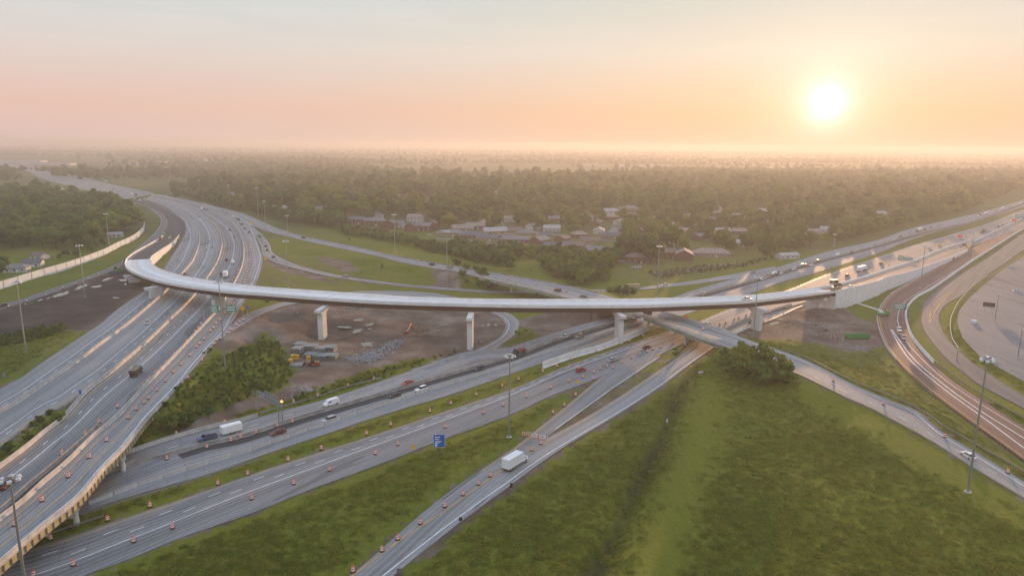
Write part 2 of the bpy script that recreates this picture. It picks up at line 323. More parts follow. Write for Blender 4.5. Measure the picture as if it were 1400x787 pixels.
LOI = "296,466,5 340,438,4.9 380,420,4 410,413.5,3.5 440,409,3 480,404.2,2.2 520,402.4,1.8 575,404.4,1.2 615,410.5,.8 650,420,.5 678.6,430,.2 690,440,0 690.7,448.6,0 681.4,461.4,0 664.3,471.4,0 645,479.5,0 600,492.5,0 560,505,0"
FLL = "-60,439 0,415.7 25.7,410 71.4,394.3 114.3,380 164.3,358.6 178.6,347 188.6,338.6 207,322.9 217,311.4 220,300 214.3,292.9 202.9,284.3 188.6,278.6 168.6,272.9"
FLR = "-60,447 0,422.9 47,408.6 100,390 142.9,374.3 168,362.5 180,352.5 193,343.5 207,332 219,322 227,312 229,302.5 225,295.5 214,287.5 197,281.5 176,276.2"
APL = FLR.split(' ', 8)[8]
APL = "219,322 227,312 229,302.5 225,295.5 214,287.5 197,281.5 176,276.2"
APR = "246,321 254,311 251.4,301.4 241.4,292.9 228.6,284.3 212.9,277 195,272"
L1 = "-60,566 0,531.4 25.7,517.9 60,493.6 100,467 121.4,452.9 138.6,441.5 160,423 200,395.5 207,388.6 223,368.6 237,347 248.6,328.6 253,320 254,311 251.4,301.4 241.4,292.9 228.6,284.3 212.9,277 195,272"
R2R = "-60,655 0,610 14.3,600 57,568.6 91,552.9 111,538.6 " + B2T
R3R = "-60,742 0,699 40,664 78.6,632.5 128.6,588.5 150,572 " + B3T
FARL = "168.6,272.9 142.9,265.7 100,255.7 57,244.3 34,232.9 0,226.5 -60,222"
FARR = "212,264.5 185.7,258.6 150,251.4 117,243 80,234 34,226 0,221.5 -60,218.5"
ROADS = {}
GS = []                                        # at-grade samples that shape the terrain (x, y, z)
CLAMP = []                                     # dense samples that keep the terrain below the pavement
def road(key, name, Ls, Rs, zf, mat, label, dz=0.0, n=None, bridge=None, skirt=.5):
    Lw, Rw = line(Ls, zf), line(Rs, zf)
    ll = max(np.linalg.norm(np.diff(Lw, axis=0), axis=1).sum(), np.linalg.norm(np.diff(Rw, axis=0), axis=1).sum())
    n = n or int(min(360, max(8, ll / 3.5)))
    Lp, Rp = smooth(Lw, n=n), smooth(Rw, n=n)
    Lp[:, 2] += dz; Rp[:, 2] += dz
    C = (Lp + Rp) / 2; s = np.concatenate([[0], np.cumsum(np.linalg.norm(np.diff(C, axis=0), axis=1))])
    w = np.linalg.norm(Rp - Lp, axis=1)
    ROADS[key] = dict(L=Lp, R=Rp, C=C, s=s, w=w)
    K = 5; V = []; UV = []; F = []
    for i in range(n):
        for k in range(K):
            t = k / (K-1); V.append(Lp[i]*(1-t) + Rp[i]*t); UV.append((w[i]*t, s[i]))
        V.append(Lp[i] - (0, 0, skirt)); UV.append((0, s[i])); V.append(Rp[i] - (0, 0, skirt)); UV.append((w[i], s[i]))
    st = K + 2
    for i in range(n-1):
        a, b = i*st, (i+1)*st
        for k in range(K-1): F.append((a+k, b+k, b+k+1, a+k+1))
        F.append((a+K, b+K, b, a)); F.append((a+K-1, b+K-1, b+K+1, a+K+1))
    # make the top face up
    p = [np.array(V[q]) for q in F[0]]
    if np.cross(p[1]-p[0], p[2]-p[0])[2] < 0: F = [tuple(reversed(f)) for f in F]
    o = mesh_obj(name, V, F, mat, uv=UV); meta(o, label, 'road', kind='structure')
    isb = np.array([bool(bridge and bridge(C[i])) for i in range(n)])
    ROADS[key]['bridge'] = isb
    for i in range(n):
        if isb[i]: continue
        m = max(2, int(w[i] / 2.5) + 1)
        for k in range(m):
            q = Lp[i] + (Rp[i]-Lp[i])*k/(m-1); CLAMP.append(q)
        if i % 3 == 0: GS.extend([Lp[i], Rp[i], C[i]])
    return o
def polymark(P, mat, w=.2, dash=None, name='road_marking', lift=.03):
    """strip(s) along the world polyline P; returns verts, faces"""
    P = np.asarray(P); d = np.gradient(P, axis=0); d[:, 2] = 0; d /= np.maximum(np.linalg.norm(d, axis=1), 1e-6)[:, None]
    nrm = np.stack([-d[:, 1], d[:, 0], np.zeros(len(P))], 1)
    a = P + nrm*w/2 + (0, 0, lift); b = P - nrm*w/2 + (0, 0, lift)
    return a, b
MARKS = {}
def add_strip(key, mat, P, w, dash=None):
    mb = MARKS.setdefault((key, mat.name), (MB(), mat))[0]
    P = np.asarray(P)
    if dash:
        s = np.concatenate([[0], np.cumsum(np.linalg.norm(np.diff(P, axis=0), axis=1))]); on, off = dash
        x = 0.0
        while x + on < s[-1]:
            q = np.stack([np.interp([x, x+on/2, x+on], s, P[:, k]) for k in range(3)], 1)
            a, b = polymark(q, mat, w); mb.add([*b, *a], [(0, 1, 4, 3), (1, 2, 5, 4)]); x += on + off
    else:
        a, b = polymark(P, mat, w); n = len(P)
        mb.add([*b, *a], [(i, i+1, n+i+1, n+i) for i in range(n-1)])
def mark(key, side, off, mat, w=.2, dash=None, t0=0.0, t1=1.0):
    r = ROADS[key]; n = len(r['C']); i0, i1 = int(t0*(n-1)), int(t1*(n-1)) + 1
    A, B = (r['L'], r['R']) if side == 'L' else (r['R'], r['L'])
    u = (B - A) / r['w'][:, None]; P = (A + u*min(off, 1e9))[i0:i1]
    add_strip(key, mat, P, w, dash)
def near_y(ymax): return lambda c: c[1] < ymax
DASH = (3.05, 9.15)
yb4 = at(230, 545, 6)[1]; yb3 = at(150, 572, 6.3)[1]
road('far', 'freeway', FARL, FARR, zR, M_CONC2, 'grey freeway running away through the woods to the horizon', dz=-.06)
road('R1', 'freeway', L1, B1, zR, M_CONC, 'outermost carriageway of the curving freeway, beside the dark mud')
road('R2', 'freeway', B1, R2R, zR, M_CONC, 'second carriageway of the curving freeway between two barriers')
road('R3', 'freeway', B2, R3R, zR, M_CONC2, 'third carriageway of the curving freeway with the dump truck', bridge=near_y(yb3))
road('R4', 'freeway', B3, R4R, zR, M_CONC, 'inner carriageway of the curving freeway, coned off with drums', bridge=near_y(yb4))
road('F', 'ramp_road', FLL, FLR, zR, M_ASPH2, 'narrow ramp below the pale noise wall', dz=-.02)
road('AP', 'ramp_road', APL, APR, zR, M_ASPH, 'dark asphalt approach to the flyover', dz=-.04)
road('R5', 'ramp_road', R5U, R5L, zR5, M_RAMP, 'straight ramp crossing over the freeways', dz=-.03,
     bridge=lambda c: at(652, 373, 7)[0] < c[0] < at(772, 398, 7.8)[0] or at(862, 420, 7.6)[0] < c[0] < at(1000, 466, 7)[0])
road('E1', 'ramp_road', E1U, E1L, zE, M_RAMP, 'slim ramp across the meadow behind the flyover', dz=-.05)
road('K1', 'freeway', K1U, K1L, z0, M_CONC, 'upper carriageway of the straight freeway with dense traffic')
road('K2', 'freeway', K2U, K2L, z0, M_CONC2, 'lower carriageway of the straight freeway edged with drums')
road('LO', 'ramp_road', LOO, LOI, z0, M_RAMP, 'loop ramp curling round the construction yard', dz=-.03)
road('P2', 'ramp_road', P2L, P2R, z0, M_RAMP, 'ramp carrying the white box truck', dz=-.02)
road('P1', 'ramp_road', P1L, P1R, z0, M_CONC2, 'closed ramp behind the striped barricades', dz=-.05)
road('Q', 'ramp_road', QL, QR, z0, M_RED, 'curving reddish ramp with two bold white lines', dz=-.03)
road('S', 'road', SL, SR, z0, M_ASPH2, 'frontage road curving past the parking lot')
for k, d_ in (('R1', 2.6), ('R2', 2.6)):
    mark(k, 'R', d_, M_YELLOW, .22); mark(k, 'R', d_ + 3.66, M_WHITE, .2, DASH); mark(k, 'R', d_ + 7.3, M_WHITE, .24)
mark('R2', 'R', 10.9, M_WHITE, .2, DASH, .45, 1); 
mark('R3', 'L', 2.2, M_YELLOW, .22); mark('R3', 'L', 5.9, M_WHITE, .2, DASH); mark('R3', 'L', 9.6, M_WHITE, .24)
mark('R4', 'R', 6.4, M_YELLOW, .22, None, 0, .55); mark('R4', 'R', 2.0, M_WHITE, .26, None, 0, .62); mark('R4', 'L', 3.0, M_YELLOW, .2); mark('R4', 'L', 7.0, M_WHITE, .2, DASH, .6, 1)
mark('F', 'L', 2.0, M_WHITE, .16); mark('F', 'R', 1.2, M_YELLOW, .16)
for f in (.15, .3, .45, .6, .75, .9):
    r = ROADS['far']; add_strip('far', M_WHITE, r['L']*(1-f) + r['R']*f, .5)
for f in (.37, .63):
    r = ROADS['far']; add_strip('far', M_BARD, r['L']*(1-f) + r['R']*f, 2.2)
mark('R5', 'R', 1.4, M_YELLOW, .2); mark('R5', 'L', 3.0, M_WHITE, .22); mark('R5', 'R', 5.1, M_WHITE, .16, DASH, .55, 1)
mark('E1', 'L', 1.3, M_WHITE, .16); mark('E1', 'R', 1.0, M_YELLOW, .16)
mark('LO', 'L', 1.3, M_YELLOW, .22); mark('LO', 'R', 1.8, M_WHITE, .22)
for i in (1, 2): mark('K2', 'L', 1.3 + 3.7*i, M_WHITE, .2, DASH, .012*(i - 1))
mark('K2', 'L', 1.3, M_YELLOW, .22); mark('K2', 'L', 12.4, M_WHITE, .24)
mark('K1', 'L', 5.6, M_WHITE, .2, DASH, 0, .55); mark('K1', 'L', 3, M_WHITE, .22, None, .55, 1); mark('K1', 'L', 6.6, M_WHITE, .2, DASH, .5, 1); mark('K1', 'L', 10.2, M_WHITE, .2, DASH, .55, 1)
mark('K1', 'R', 3.2, M_WHITE, .22, None, .5, 1); mark('K1', 'R', 6.9, M_WHITE, .2, DASH, .5, 1)
mark('P2', 'R', 2.1, M_WHITE, .26); mark('P1', 'L', 1.5, M_YELLOW, .24); mark('P1', 'R', 1.6, M_WHITE, .2, None, .35, 1)
add_strip('P2', M_YELLOW, smooth(line("470,797 483,786 545,739 607,698.4 650,668 687.6,642 730,616 757,598 819.8,561.5 892.4,514 954,472 985,455", z0), 3), .26)
mark('Q', 'L', 1.7, M_YELLOW, .24); mark('Q', 'L', 6, M_WHITE, .18, DASH, .45, 1); mark('Q', 'L', 9.6, M_WHITE, .18, DASH, .5, 1)
for s_, w_ in (("1217.8,450.4 1230,472 1246,493.6 1290,531 1337.6,565.6 1400,612 1420,627", .38), ("1219.6,450.4 1235,472 1252,493 1293.5,527.8 1337.6,559.3 1400,598.7 1420,612", .38),
              ("1304.5,370 1263.5,395 1240,410 1230.4,422 1227.3,437.8 1232,453 1240,467.7 1262,492 1293.5,520 1337.6,550 1400,588 1420,600", .24)):
    add_strip('Q', M_WHITE, smooth(line(s_, lambda x, y: -.02), 3), w_)
mark('S', 'R', 5.5, M_YELLOW, .2, None, .45, 1); mark('S', 'L', 4.5, M_WHITE, .2, (6, 5), .55, .95)
for k in range(9):                              # hatched island where the frontage road bends
    a = at(1272 + k*2.2, 432 - k*3.6); b = at(1276 + k*3.4, 426 - k*3.4); add_strip('S', M_YELLOW, np.array([a, (a+b)/2, b]), .3)
add_strip('S', M_YELLOW, smooth(line("1271,440 1272,428 1278,415 1288,405", z0), 3), .22); add_strip('S', M_YELLOW, smooth(line("1272,440 1280,424 1290,411 1297,404", z0), 3), .22)
# chevrons of temporary striping, tar lines on the carriageways
for (key, mn), (mb, mat) in MARKS.items():
    meta(mb.build('road_marking', mat), ('yellow' if 'yellow' in mn else 'white' if 'white' in mn else 'grey') + ' painted lines along the ' + ('freeway' if key[0] in 'RKf' else 'ramp'), 'road marking', kind='structure')
for k_, (a_, b_, l_) in enumerate((("596,325 640,328 700,336 760,344 830,353 866,358", "596,326.6 640,329.8 700,338 760,346 830,355.2 866,360.4", 'pale street behind the first houses of the suburb'), ("640,308.5 700,313 770,321 850,330 905,338", "640,309.6 700,314.2 770,322.3 850,331.4 905,339.6", 'second pale street of the suburb'), ("822,330 834,312 842,298 846,284 848,270", "828,330 838,312 845,298 848.4,284 849.8,270", 'street running back between the hazy houses'), ("700,337 690,318 684,302", "705,337 693.5,318 686.5,302", 'cross street by the slate-roofed houses'))): road('T%d' % k_, 'street', a_, b_, z0, M_LOT, l_, dz=.02)
# parking lot sheet
LOT = "1430,535 1400,521 1370,505 1339,486.6 1315.5,461.4 1309,441 1310.8,425 1325,407.8 1345,390 1369,370 1400,350 1440,328 1640,390 1640,520"
lp = [at(x, y, .04) for x, y in pts(LOT)]
lo = mesh_obj('parking_lot', lp, [tuple(reversed(range(len(lp))))], M_LOT, uv=[(p[0], p[1]) for p in lp]); meta(lo, 'cracked grey parking lot at the edge of the scene', 'parking lot', kind='structure')
for p_ in [(x, y) for x in np.arange(230, 620, 2.6) for y in np.arange(270, 640, 2.6)]:
    r_ = False; k_ = len(lp) - 1
    for q_ in range(len(lp)):
        x1, y1, x2, y2 = lp[q_][0], lp[q_][1], lp[k_][0], lp[k_][1]
        if (y1 > p_[1]) != (y2 > p_[1]) and p_[0] < (x2-x1)*(p_[1]-y1)/(y2-y1) + x1: r_ = not r_
        k_ = q_
    if r_: CLAMP.append(np.array((p_[0], p_[1], .04)))
# ------------------------------------------------------------------ the flyover
def fly_edge(s, off_default):
    out = []
    for p in pts(s):
        off = p[3] if len(p) > 3 else off_default
        q = at(p[0], p[1], p[2] + off); q[2] = p[2]; out.append(q)
    return np.array(out)
FN = fly_edge("217,325.7,5.3,1.1 202.9,333.6,6.8,1.1 188.6,341.4,8.4,1.1 175.7,350,10,1.1 170.7,357.5,11,1.1 174.3,369.3,12.2 188.6,377,13 212,385,13.8 231.4,389.3,14.3 260,394.3,14.9 287,397.9,15.4 317,401.4,15.9 360,404.3,16.5 441.8,410.7,17 525.6,415.8,17.3 643,419.3,17.4 740,421,17 840,421,16.2 877,420.7,15.8 934,418.6,15.2 977,416.7,14.6 1020,414.7,14 1057,410.7,13.2 1100,405.4,12.2 1128.6,401.7,11.4 1144,400,11 1200,383.6,8.6,1.1 1211.5,378.7,8,1.1 1243,370.9,6,1.1 1274.6,359.8,4,1.1 1299.8,351.2,2.2,1.1 1323.4,341,.8,1.1", -.3)
FF = fly_edge("245,320,5.3 237,330,6.6 224,338.6,8.2 209,348.6,9.8 205.7,352,10.4 205,356.4,11 210,362,12 224.3,369.3,13.3 260,377.9,14.8 302.9,384.3,15.6 360,391.4,16.5 448,397.5,17 525,402.8,17.3 640,407.8,17.4 740,408.3,17 840,408,16.2 877,407.5,15.8 934,406,15.2 977,404.8,14.6 1020,402.9,14 1057,399.3,13.2 1100,393.6,12.2 1143,386.4,11 1200,370,8.6 1216,363.8,8 1247.8,354.3,6 1287,337.8,3.5 1312,331,1.8 1335,324,.8", 1.1)
nF = 260
FNp, FFp = smooth(FN, n=nF), smooth(FF, n=nF)
for _ in range(40):                             # pair stations so that cross lines stay square to the deck
    pass
def repair(A, B, n):
    """re-pair B to A: for each A station the B point nearest to the line square to A's heading, kept monotone"""
    fine = smooth(B, n=1600); d = np.gradient(A, axis=0)[:, :2]; d /= np.linalg.norm(d, axis=1)[:, None]
    out = []; j0 = 0
    for i in range(n):
        lo, hi = j0, min(len(fine), j0 + 260) if i else 260
        q = fine[lo:hi, :2] - A[i, :2]; e = np.abs(q @ d[i]) + .02*np.linalg.norm(q, axis=1)
        e[np.linalg.norm(q, axis=1) > 34] += 50
        j0 = lo + int(np.argmin(e)); out.append(fine[j0])
    out = np.array(out); k = np.ones(9)/9
    for c in range(3): out[4:-4, c] = np.convolve(out[:, c], k, 'valid')
    return out
FFp = repair(FNp, FF, nF); FFp[0] = FF[0]; FFp[-1] = FF[-1]
FFp[:, 2] = FNp[:, 2]*.5 + FFp[:, 2]*.5
fC = (FNp + FFp)/2; fs = np.concatenate([[0], np.cumsum(np.linalg.norm(np.diff(fC, axis=0), axis=1))])
fu = FFp - FNp; fw = np.linalg.norm(fu, axis=1); fu = fu/fw[:, None]
i_b0 = int(np.argmin(np.linalg.norm(FNp - at(173.5, 353, 11.5), axis=1))); i_b1 = int(np.argmin(np.linalg.norm(FNp[:, :2] - at(1144, 400, 11)[:2], axis=1)))
ROADS['FLY'] = dict(L=FNp, R=FFp, C=fC, s=fs, w=fw)
fly = empty('flyover_bridge', (*fC[nF//2][:2], 0)); meta(fly, 'long curved white concrete flyover on brown steel girders, sweeping over everything', 'bridge')
base_fly = Vector(fly.location)
def rel(P, o): return np.asarray(P) - np.array(o)
def sweep(name, A, B, prof, mat, parent=None, origin=(0, 0, 0), uvw=None, closed=True):
    """profile [(t metres from A towards B, dz)] swept along stations"""
    A = np.asarray(A); u = (np.asarray(B) - A); u[:, 2] = 0; u = u/np.linalg.norm(u, axis=1)[:, None]; n, m = len(A), len(prof)
    V = [A[i] + u[i]*t + np.array((0, 0, z)) - np.array(origin) for i in range(n) for t, z in prof]; F = []
    for i in range(n-1):
        for k in range(m if closed else m-1): F.append((i*m+k, i*m+(k+1) % m, (i+1)*m+(k+1) % m, (i+1)*m+k))
    if closed: F += [tuple(reversed(range(m))), tuple(range((n-1)*m, n*m))]
    s = np.concatenate([[0], np.cumsum(np.linalg.norm(np.diff(A, axis=0), axis=1))])
    UV = [(t, s[i]) for i in range(n) for t, z in prof]
    o = mesh_obj(name, V, F, mat, parent, uv=UV)
    bm = bmesh.new(); bm.from_mesh(o.data); bmesh.ops.recalc_face_normals(bm, faces=bm.faces); bm.to_mesh(o.data); bm.free()
    return o
def slab(name, A, B, mat, parent, origin, top, bot, split=None):
    n = len(A); V = []; UV = []; F = []
    for i in range(n):
        s = fs[i] if len(A) == nF else i*2.0
        w = np.linalg.norm(B[i]-A[i])
        for p, z, u in ((A[i], top, 0), (B[i], top, w), (B[i], bot, w), (A[i], bot, 0)): V.append(p + (0, 0, z) - np.array(origin)); UV.append((u, s))
    for i in range(n-1):
        a, b = i*4, i*4+4
        for k in range(4): F.append((a+k, a+(k+1) % 4, b+(k+1) % 4, b+k))
    F += [(3, 2, 1, 0), (n*4-4, n*4-3, n*4-2, n*4-1)]
    o = mesh_obj(name, V, F, mat, parent, uv=UV)
    bm = bmesh.new(); bm.from_mesh(o.data); bmesh.ops.recalc_face_normals(bm, faces=bm.faces); bm.to_mesh(o.data); bm.free(); return o
bo = tuple(base_fly)
slab('deck', FNp[i_b0:i_b1+1], FFp[i_b0:i_b1+1], M_DECK, fly, bo, 0, -.30)
PAR = [(0, -.30), (0, 1.1), (.28, 1.1), (.36, .35), (.5, .002), (.5, -.28)]
PAR = [(-.03, -.33), (-.03, 1.1), (.28, 1.1), (.34, .40), (.52, .10), (.52, .003), (.0, .003)]
sweep('parapet', FNp[i_b0:i_b1+1], FFp[i_b0:i_b1+1], PAR, M_WALL, fly, bo); sweep('parapet', FFp[i_b0:i_b1+1], FNp[i_b0:i_b1+1], PAR, M_WALL, fly, bo)
IG = [(-.02, 0), (.5, 0), (.5, -.08), (.29, -.1), (.29, -2.25), (.5, -2.28), (.5, -2.36), (-.02, -2.36), (-.02, -2.28), (.19, -2.25), (.19, -.1), (-.02, -.08)]
for f in (.09, .30, .51, .72, .88):
    Gp = FNp + fu*(fw*f)[:, None] - (0, 0, .305); sweep('girder', Gp[i_b0+1:i_b1], (Gp+fu)[i_b0+1:i_b1], IG, M_GIRD, fly, bo)
mk = MB(); mk2 = MB()
for off, side, mb_ in ((2.0, 0, mk), (2.6, 1, mk2)):
    A, B = (FNp, FFp) if side == 0 else (FFp, FNp); u = (B-A)/fw[:, None]; P = A + u*off; a, b = polymark(P, None, .22); n = len(P)
    mb_.add([*(b), *(a)], [(i, i+1, n+i+1, n+i) for i in range(n-1)])
meta(mk.build('road_marking', M_WHITE), 'white edge line along the flyover deck', 'road marking', kind='structure'); meta(mk2.build('road_marking', M_YELLOW), 'yellow edge line along the flyover deck', 'road marking', kind='structure')
# embanked ends of the flyover: pavement and retaining walls
def end_ramp(sl, mat, label):
    A, B = FNp[sl], FFp[sl]; n = len(A); V = []; UV = []; F = []
    for i in range(n):
        for t in (0, .25, .5, .75, 1): V.append(A[i]*(1-t) + B[i]*t); UV.append((np.linalg.norm(B[i]-A[i])*t, i*4.0))
    for i in range(n-1):
        for k in range(4): F.append((i*5+k, i*5+5+k, i*5+6+k, i*5+1+k))
    o = mesh_obj('ramp_road', V, F, mat, uv=UV); bm = bmesh.new(); bm.from_mesh(o.data); bmesh.ops.recalc_face_normals(bm, faces=bm.faces)
    if sum(f.normal.z for f in bm.faces) < 0: bmesh.ops.reverse_faces(bm, faces=bm.faces)
    bm.to_mesh(o.data); bm.free(); meta(o, label, 'road', kind='structure')
M_ORA = pavement('orange_tinted_deck', (.33, .25, .20), stain=.2, joint=6)  # orange sheen of the low sun is put into this base colour
end_ramp(slice(0, i_b0+1), M_ASPH, 'dark asphalt climb at the loop end of the flyover'); end_ramp(slice(i_b1, nF), M_ORA, 'pavement with orange sun sheen in its colour, running down from the flyover behind its wall')
def ret_wall(A, B, depth, label):
    zb = [depth(p) for p in A]; n = len(A); u = (B - A); u[:, 2] = 0; u = u/np.linalg.norm(u, axis=1)[:, None]
    V = []; F = []
    for i in range(n):
        for t, z in ((-.03, zb[i]), (-.03, A[i][2]+.35), (-.12, A[i][2]+.36), (-.12, A[i][2]+1.1), (.3, A[i][2]+1.1), (.42, A[i][2]-.2), (.42, zb[i])): 
            q = A[i] + u[i]*t; V.append((q[0], q[1], z))
    for i in range(n-1):
        for k in range(7): F.append((i*7+k, i*7+(k+1) % 7, i*7+7+(k+1) % 7, i*7+7+k))
    F += [tuple(reversed(range(7))), tuple(range(n*7-7, n*7))]
    o = mesh_obj('retaining_wall', V, F, M_WALL); bm = bmesh.new(); bm.from_mesh(o.data); bmesh.ops.recalc_face_normals(bm, faces=bm.faces); bm.to_mesh(o.data); bm.free()
    return meta(o, label, 'wall')
for sl, depth, la, lb in ((slice(0, i_b0+1), lambda p: 3.2, 'pale parapet wall at the outer side of the dark climb, by the ramp below the noise wall', 'tall pale retaining wall between the dark climb and the dry grass wedge'),
                  (slice(i_b1, nF), lambda p: -1.5, 'long tall white retaining wall above the grass slope and the reddish ramp', 'white wall between the flyover descent and the straight freeway')):
    ret_wall(FNp[sl], FFp[sl], depth, la); ret_wall(FFp[sl], FNp[sl], depth, lb)
for s_ in (slice(0, i_b0-2, 2), slice(i_b1+2, nF, 2)): 
    for p in [*FNp[s_], *FFp[s_], *fC[s_]]: CLAMP.append(np.array((p[0], p[1], min(p[2], 3.5 if p[0] < 0 else .3))))
# ------------------------------------------------------------------ terrain
def px_poly(s, z=0): return np.array([at(x, y, z)[:2] for x, y in pts(s)])
CTRL = [(30, 440, 3.6), (100, 420, 3.8), (180, 395, 3.8), (60, 500, 4.4), (10, 510, 4.6), (20, 400, 4), (100, 372, 4), (170, 340, 4.2), (0, 360, 4), (120, 300, 3), (60, 270, 1), (230, 350, 4.6), (238, 340, 4.6),
        (380, 440, 1.5), (350, 470, 1.5), (445, 461, 0), (500, 470, 0), (600, 450, 0), (560, 430, .3), (430, 500, 0), (360, 530, .6), (300, 530, 1.6), (270, 560, 1.2), (250, 590, .3), (500, 420, .8), (640, 450, 0),
        (420, 350, 2.5), (500, 365, 1), (560, 375, 1), (460, 390, 1.6), (440, 320, 3.5), (600, 345, 1), (740, 370, 1), (820, 380, 0), (900, 370, 0), (760, 440, 0), (730, 420, 0),
        (1123, 421, 2.8), (1150, 419, 2.4), (1200, 404.5, 1.2), (1250, 382, .6), (1180, 420, 1), (1060, 450, 0), (1100, 440, .3), (1160, 460, 0), (1200, 510, .3),
        (1000, 600, -.4), (1200, 650, 0), (850, 720, -.5), (900, 600, -.4), (1100, 560, .4), (1050, 740, 0), (450, 720, -.2), (600, 640, -.2), (640, 590, -.2), (300, 760, -.1), (850, 520, -.2), (930, 540, -.3),
        (600, 300, 0), (800, 320, 0), (1000, 340, 0), (1200, 300, 0), (400, 260, 0), (700, 255, 0), (1100, 260, 0), (200, 240, 0), (1380, 260, 0), (1380, 440, 0), (1300, 440, 0)]
for x, y, z in CTRL: GS.append(at(x, y, z))
for p in fC[i_b1:nF:4]: GS.append(np.array((p[0], p[1], .6)))
GSA = np.array(GS); GSA[:, 2] -= np.where(np.arange(len(GSA)) < len(GSA) - len(CTRL) - 1, .16, 0)
def idw(X, Y):
    q = np.stack([X.ravel(), Y.ravel()], 1); out = np.zeros(len(q))
    gx, gy, gz = GSA.T
    for i in range(0, len(q), 3000):
        d2 = (q[i:i+3000, :1] - gx)**2 + (q[i:i+3000, 1:] - gy)**2; w = 1/(d2 + 9)**2
        wf = 1/(160.0**2)**2 * 4
        out[i:i+3000] = (w @ gz) / (w.sum(1) + wf)
    return out.reshape(X.shape)
def grow(a, b, step, lo, hi, g=1.07):
    c = list(np.arange(a, b + .1, step)); s = step; x = c[-1]
    while x < hi: s *= g; x += s; c.append(x)
    s = step; x = c[0]
    while x > lo: s *= g; x -= s; c.insert(0, x)
    return np.array(c)
gxs = grow(-430, 430, 3.0, -32000, 32000); gys = grow(70, 640, 3.0, -1500, 40000)
GX, GY = np.meshgrid(gxs, gys); GZ = idw(GX, GY)
kd = kdtree.KDTree(len(CLAMP))
for i, p in enumerate(CLAMP): kd.insert((p[0], p[1], 0), i)
kd.balance()
nearroad = np.full(GZ.shape, 99.0)
for j in range(GZ.shape[0]):
    if gys[j] > 3500: break
    for i in range(GZ.shape[1]):
        if abs(gxs[i]) > 2600: continue
        co, idx, dist = kd.find((gxs[i], gys[j], 0)); nearroad[j, i] = dist
        if dist < 3.4:
            zz = min(CLAMP[k][2] for _, k, dd in kd.find_n((gxs[i], gys[j], 0), 5) if dd < 6.5)
            GZ[j, i] = min(GZ[j, i], zz - .22)
free = np.clip((nearroad - 4)/14, 0, 1)
und = .22*np.sin(GX*.045 + 1.3*np.sin(GY*.03)) + .18*np.sin(GY*.06 + GX*.021) + .06*rng.standard_normal(GZ.shape)
fade = np.clip((900 - GY)/300, 0, 1)
GZ = GZ + und*free*fade
DITCH = np.array([at(x, y)[:2] for x, y in pts("800,800 830,745 858,690 880,645 900,610 913,575 925,540 940,515 955,497")])
def dist_poly(X, Y, P):
    d = np.full(X.shape, 1e9)
    for a, b in zip(P[:-1], P[1:]):
        ab = b - a; t = np.clip(((X-a[0])*ab[0] + (Y-a[1])*ab[1])/(ab @ ab), 0, 1)
        d = np.minimum(d, np.hypot(X-a[0]-t*ab[0], Y-a[1]-t*ab[1]))
    return d
ditch_d = dist_poly(GX, GY, DITCH); GZ -= 1.5*np.exp(-(ditch_d/3.2)**2)*np.clip((nearroad-2)/6, 0, 1)
def terr(x, y):
    i = int(np.clip(np.searchsorted(gxs, x) - 1, 0, len(gxs)-2)); j = int(np.clip(np.searchsorted(gys, y) - 1, 0, len(gys)-2))
    u = (x-gxs[i])/(gxs[i+1]-gxs[i]); v = (y-gys[j])/(gys[j+1]-gys[j])
    return float((GZ[j, i]*(1-u) + GZ[j, i+1]*u)*(1-v) + (GZ[j+1, i]*(1-u) + GZ[j+1, i+1]*u)*v)
def ground(px, py):
    z = 0.0
    for _ in range(8): p = at(px, py, z); z = terr(p[0], p[1])
    return np.array((p[0], p[1], z))
def inside(X, Y, P):
    r = np.zeros(X.shape, bool); n = len(P)
    for i in range(n):
        x1, y1 = P[i]; x2, y2 = P[i-1]
        c = ((y1 > Y) != (y2 > Y)) & (X < (x2-x1)*(Y-y1)/(y2-y1 + 1e-12) + x1); r ^= c
    return r
def blur(a, k=1):
    for _ in range(k):
        b = np.pad(a, 1, mode='edge'); a = (b[1:-1, 1:-1]*2 + b[:-2, 1:-1] + b[2:, 1:-1] + b[1:-1, :-2] + b[1:-1, 2:])/6
    return a
DIRT = [("-30,436 0,427 47,412 100,393.5 143,378 172,364 190,378 207,389 160,424 141,441 128,448 114,455 95,452 80,458 40,462 0,472 -30,480", 4),
        ("322,456 345,437 380,422 420,415 480,407 560,405 640,416 678,432 689,446 682,460 662,470 600,488 560,489 520,500 470,515 420,535 392,547 365,556 330,565 270,585 215,604 190,612 200,604 260,580 330,553 350,545 395,528 405,505 385,480 365,462 345,478 325,492 312,500 300,492 310,472", .5),
        ("1008,458 1045,441 1080,425 1118,412 1126,420 1150,424 1180,436 1198,442 1201,455 1207,470 1190,478 1160,484 1120,470 1060,462 1035,468", .2),
        ("590,371 625,374 628,393 592,392", .8), ("713,436 760,428 840,425 850,431 800,444 760,455 745,460 720,446", 0), ("362,356 395,365 440,377 470,384 440,382 410,377 375,368", 3.5),
        ("884,374 930,366 1000,359 1010,363 960,372 900,378", 0), ("228,372 246,330 254,318 255,322 246,345 232,372", 4.6), ("430,352 480,362 490,372 470,372 440,362", 2)]
DRY = [("1140,470 1210,480 1260,530 1330,590 1400,640 1400,655 1330,612 1250,555 1150,512 1050,470 1040,464", .4), ("224,372 240,335 246,322 246,345 232,372", 4.6), ("100,452 125,440 150,438 150,446 100,470 60,497 30,516 25,508 60,480", 4.2),
       ("360,345 520,383 520,398 365,400 340,420", 2), ("640,300 1100,280 1400,230 1400,270 1150,340 900,390 700,350", 0)]
dirt = np.zeros(GZ.shape); dry = np.zeros(GZ.shape)
for s_, z in DIRT: dirt[inside(GX, GY, px_poly(s_, z))] = 1
for s_, z in DRY: dry[inside(GX, GY, px_poly(s_, z))] = 1
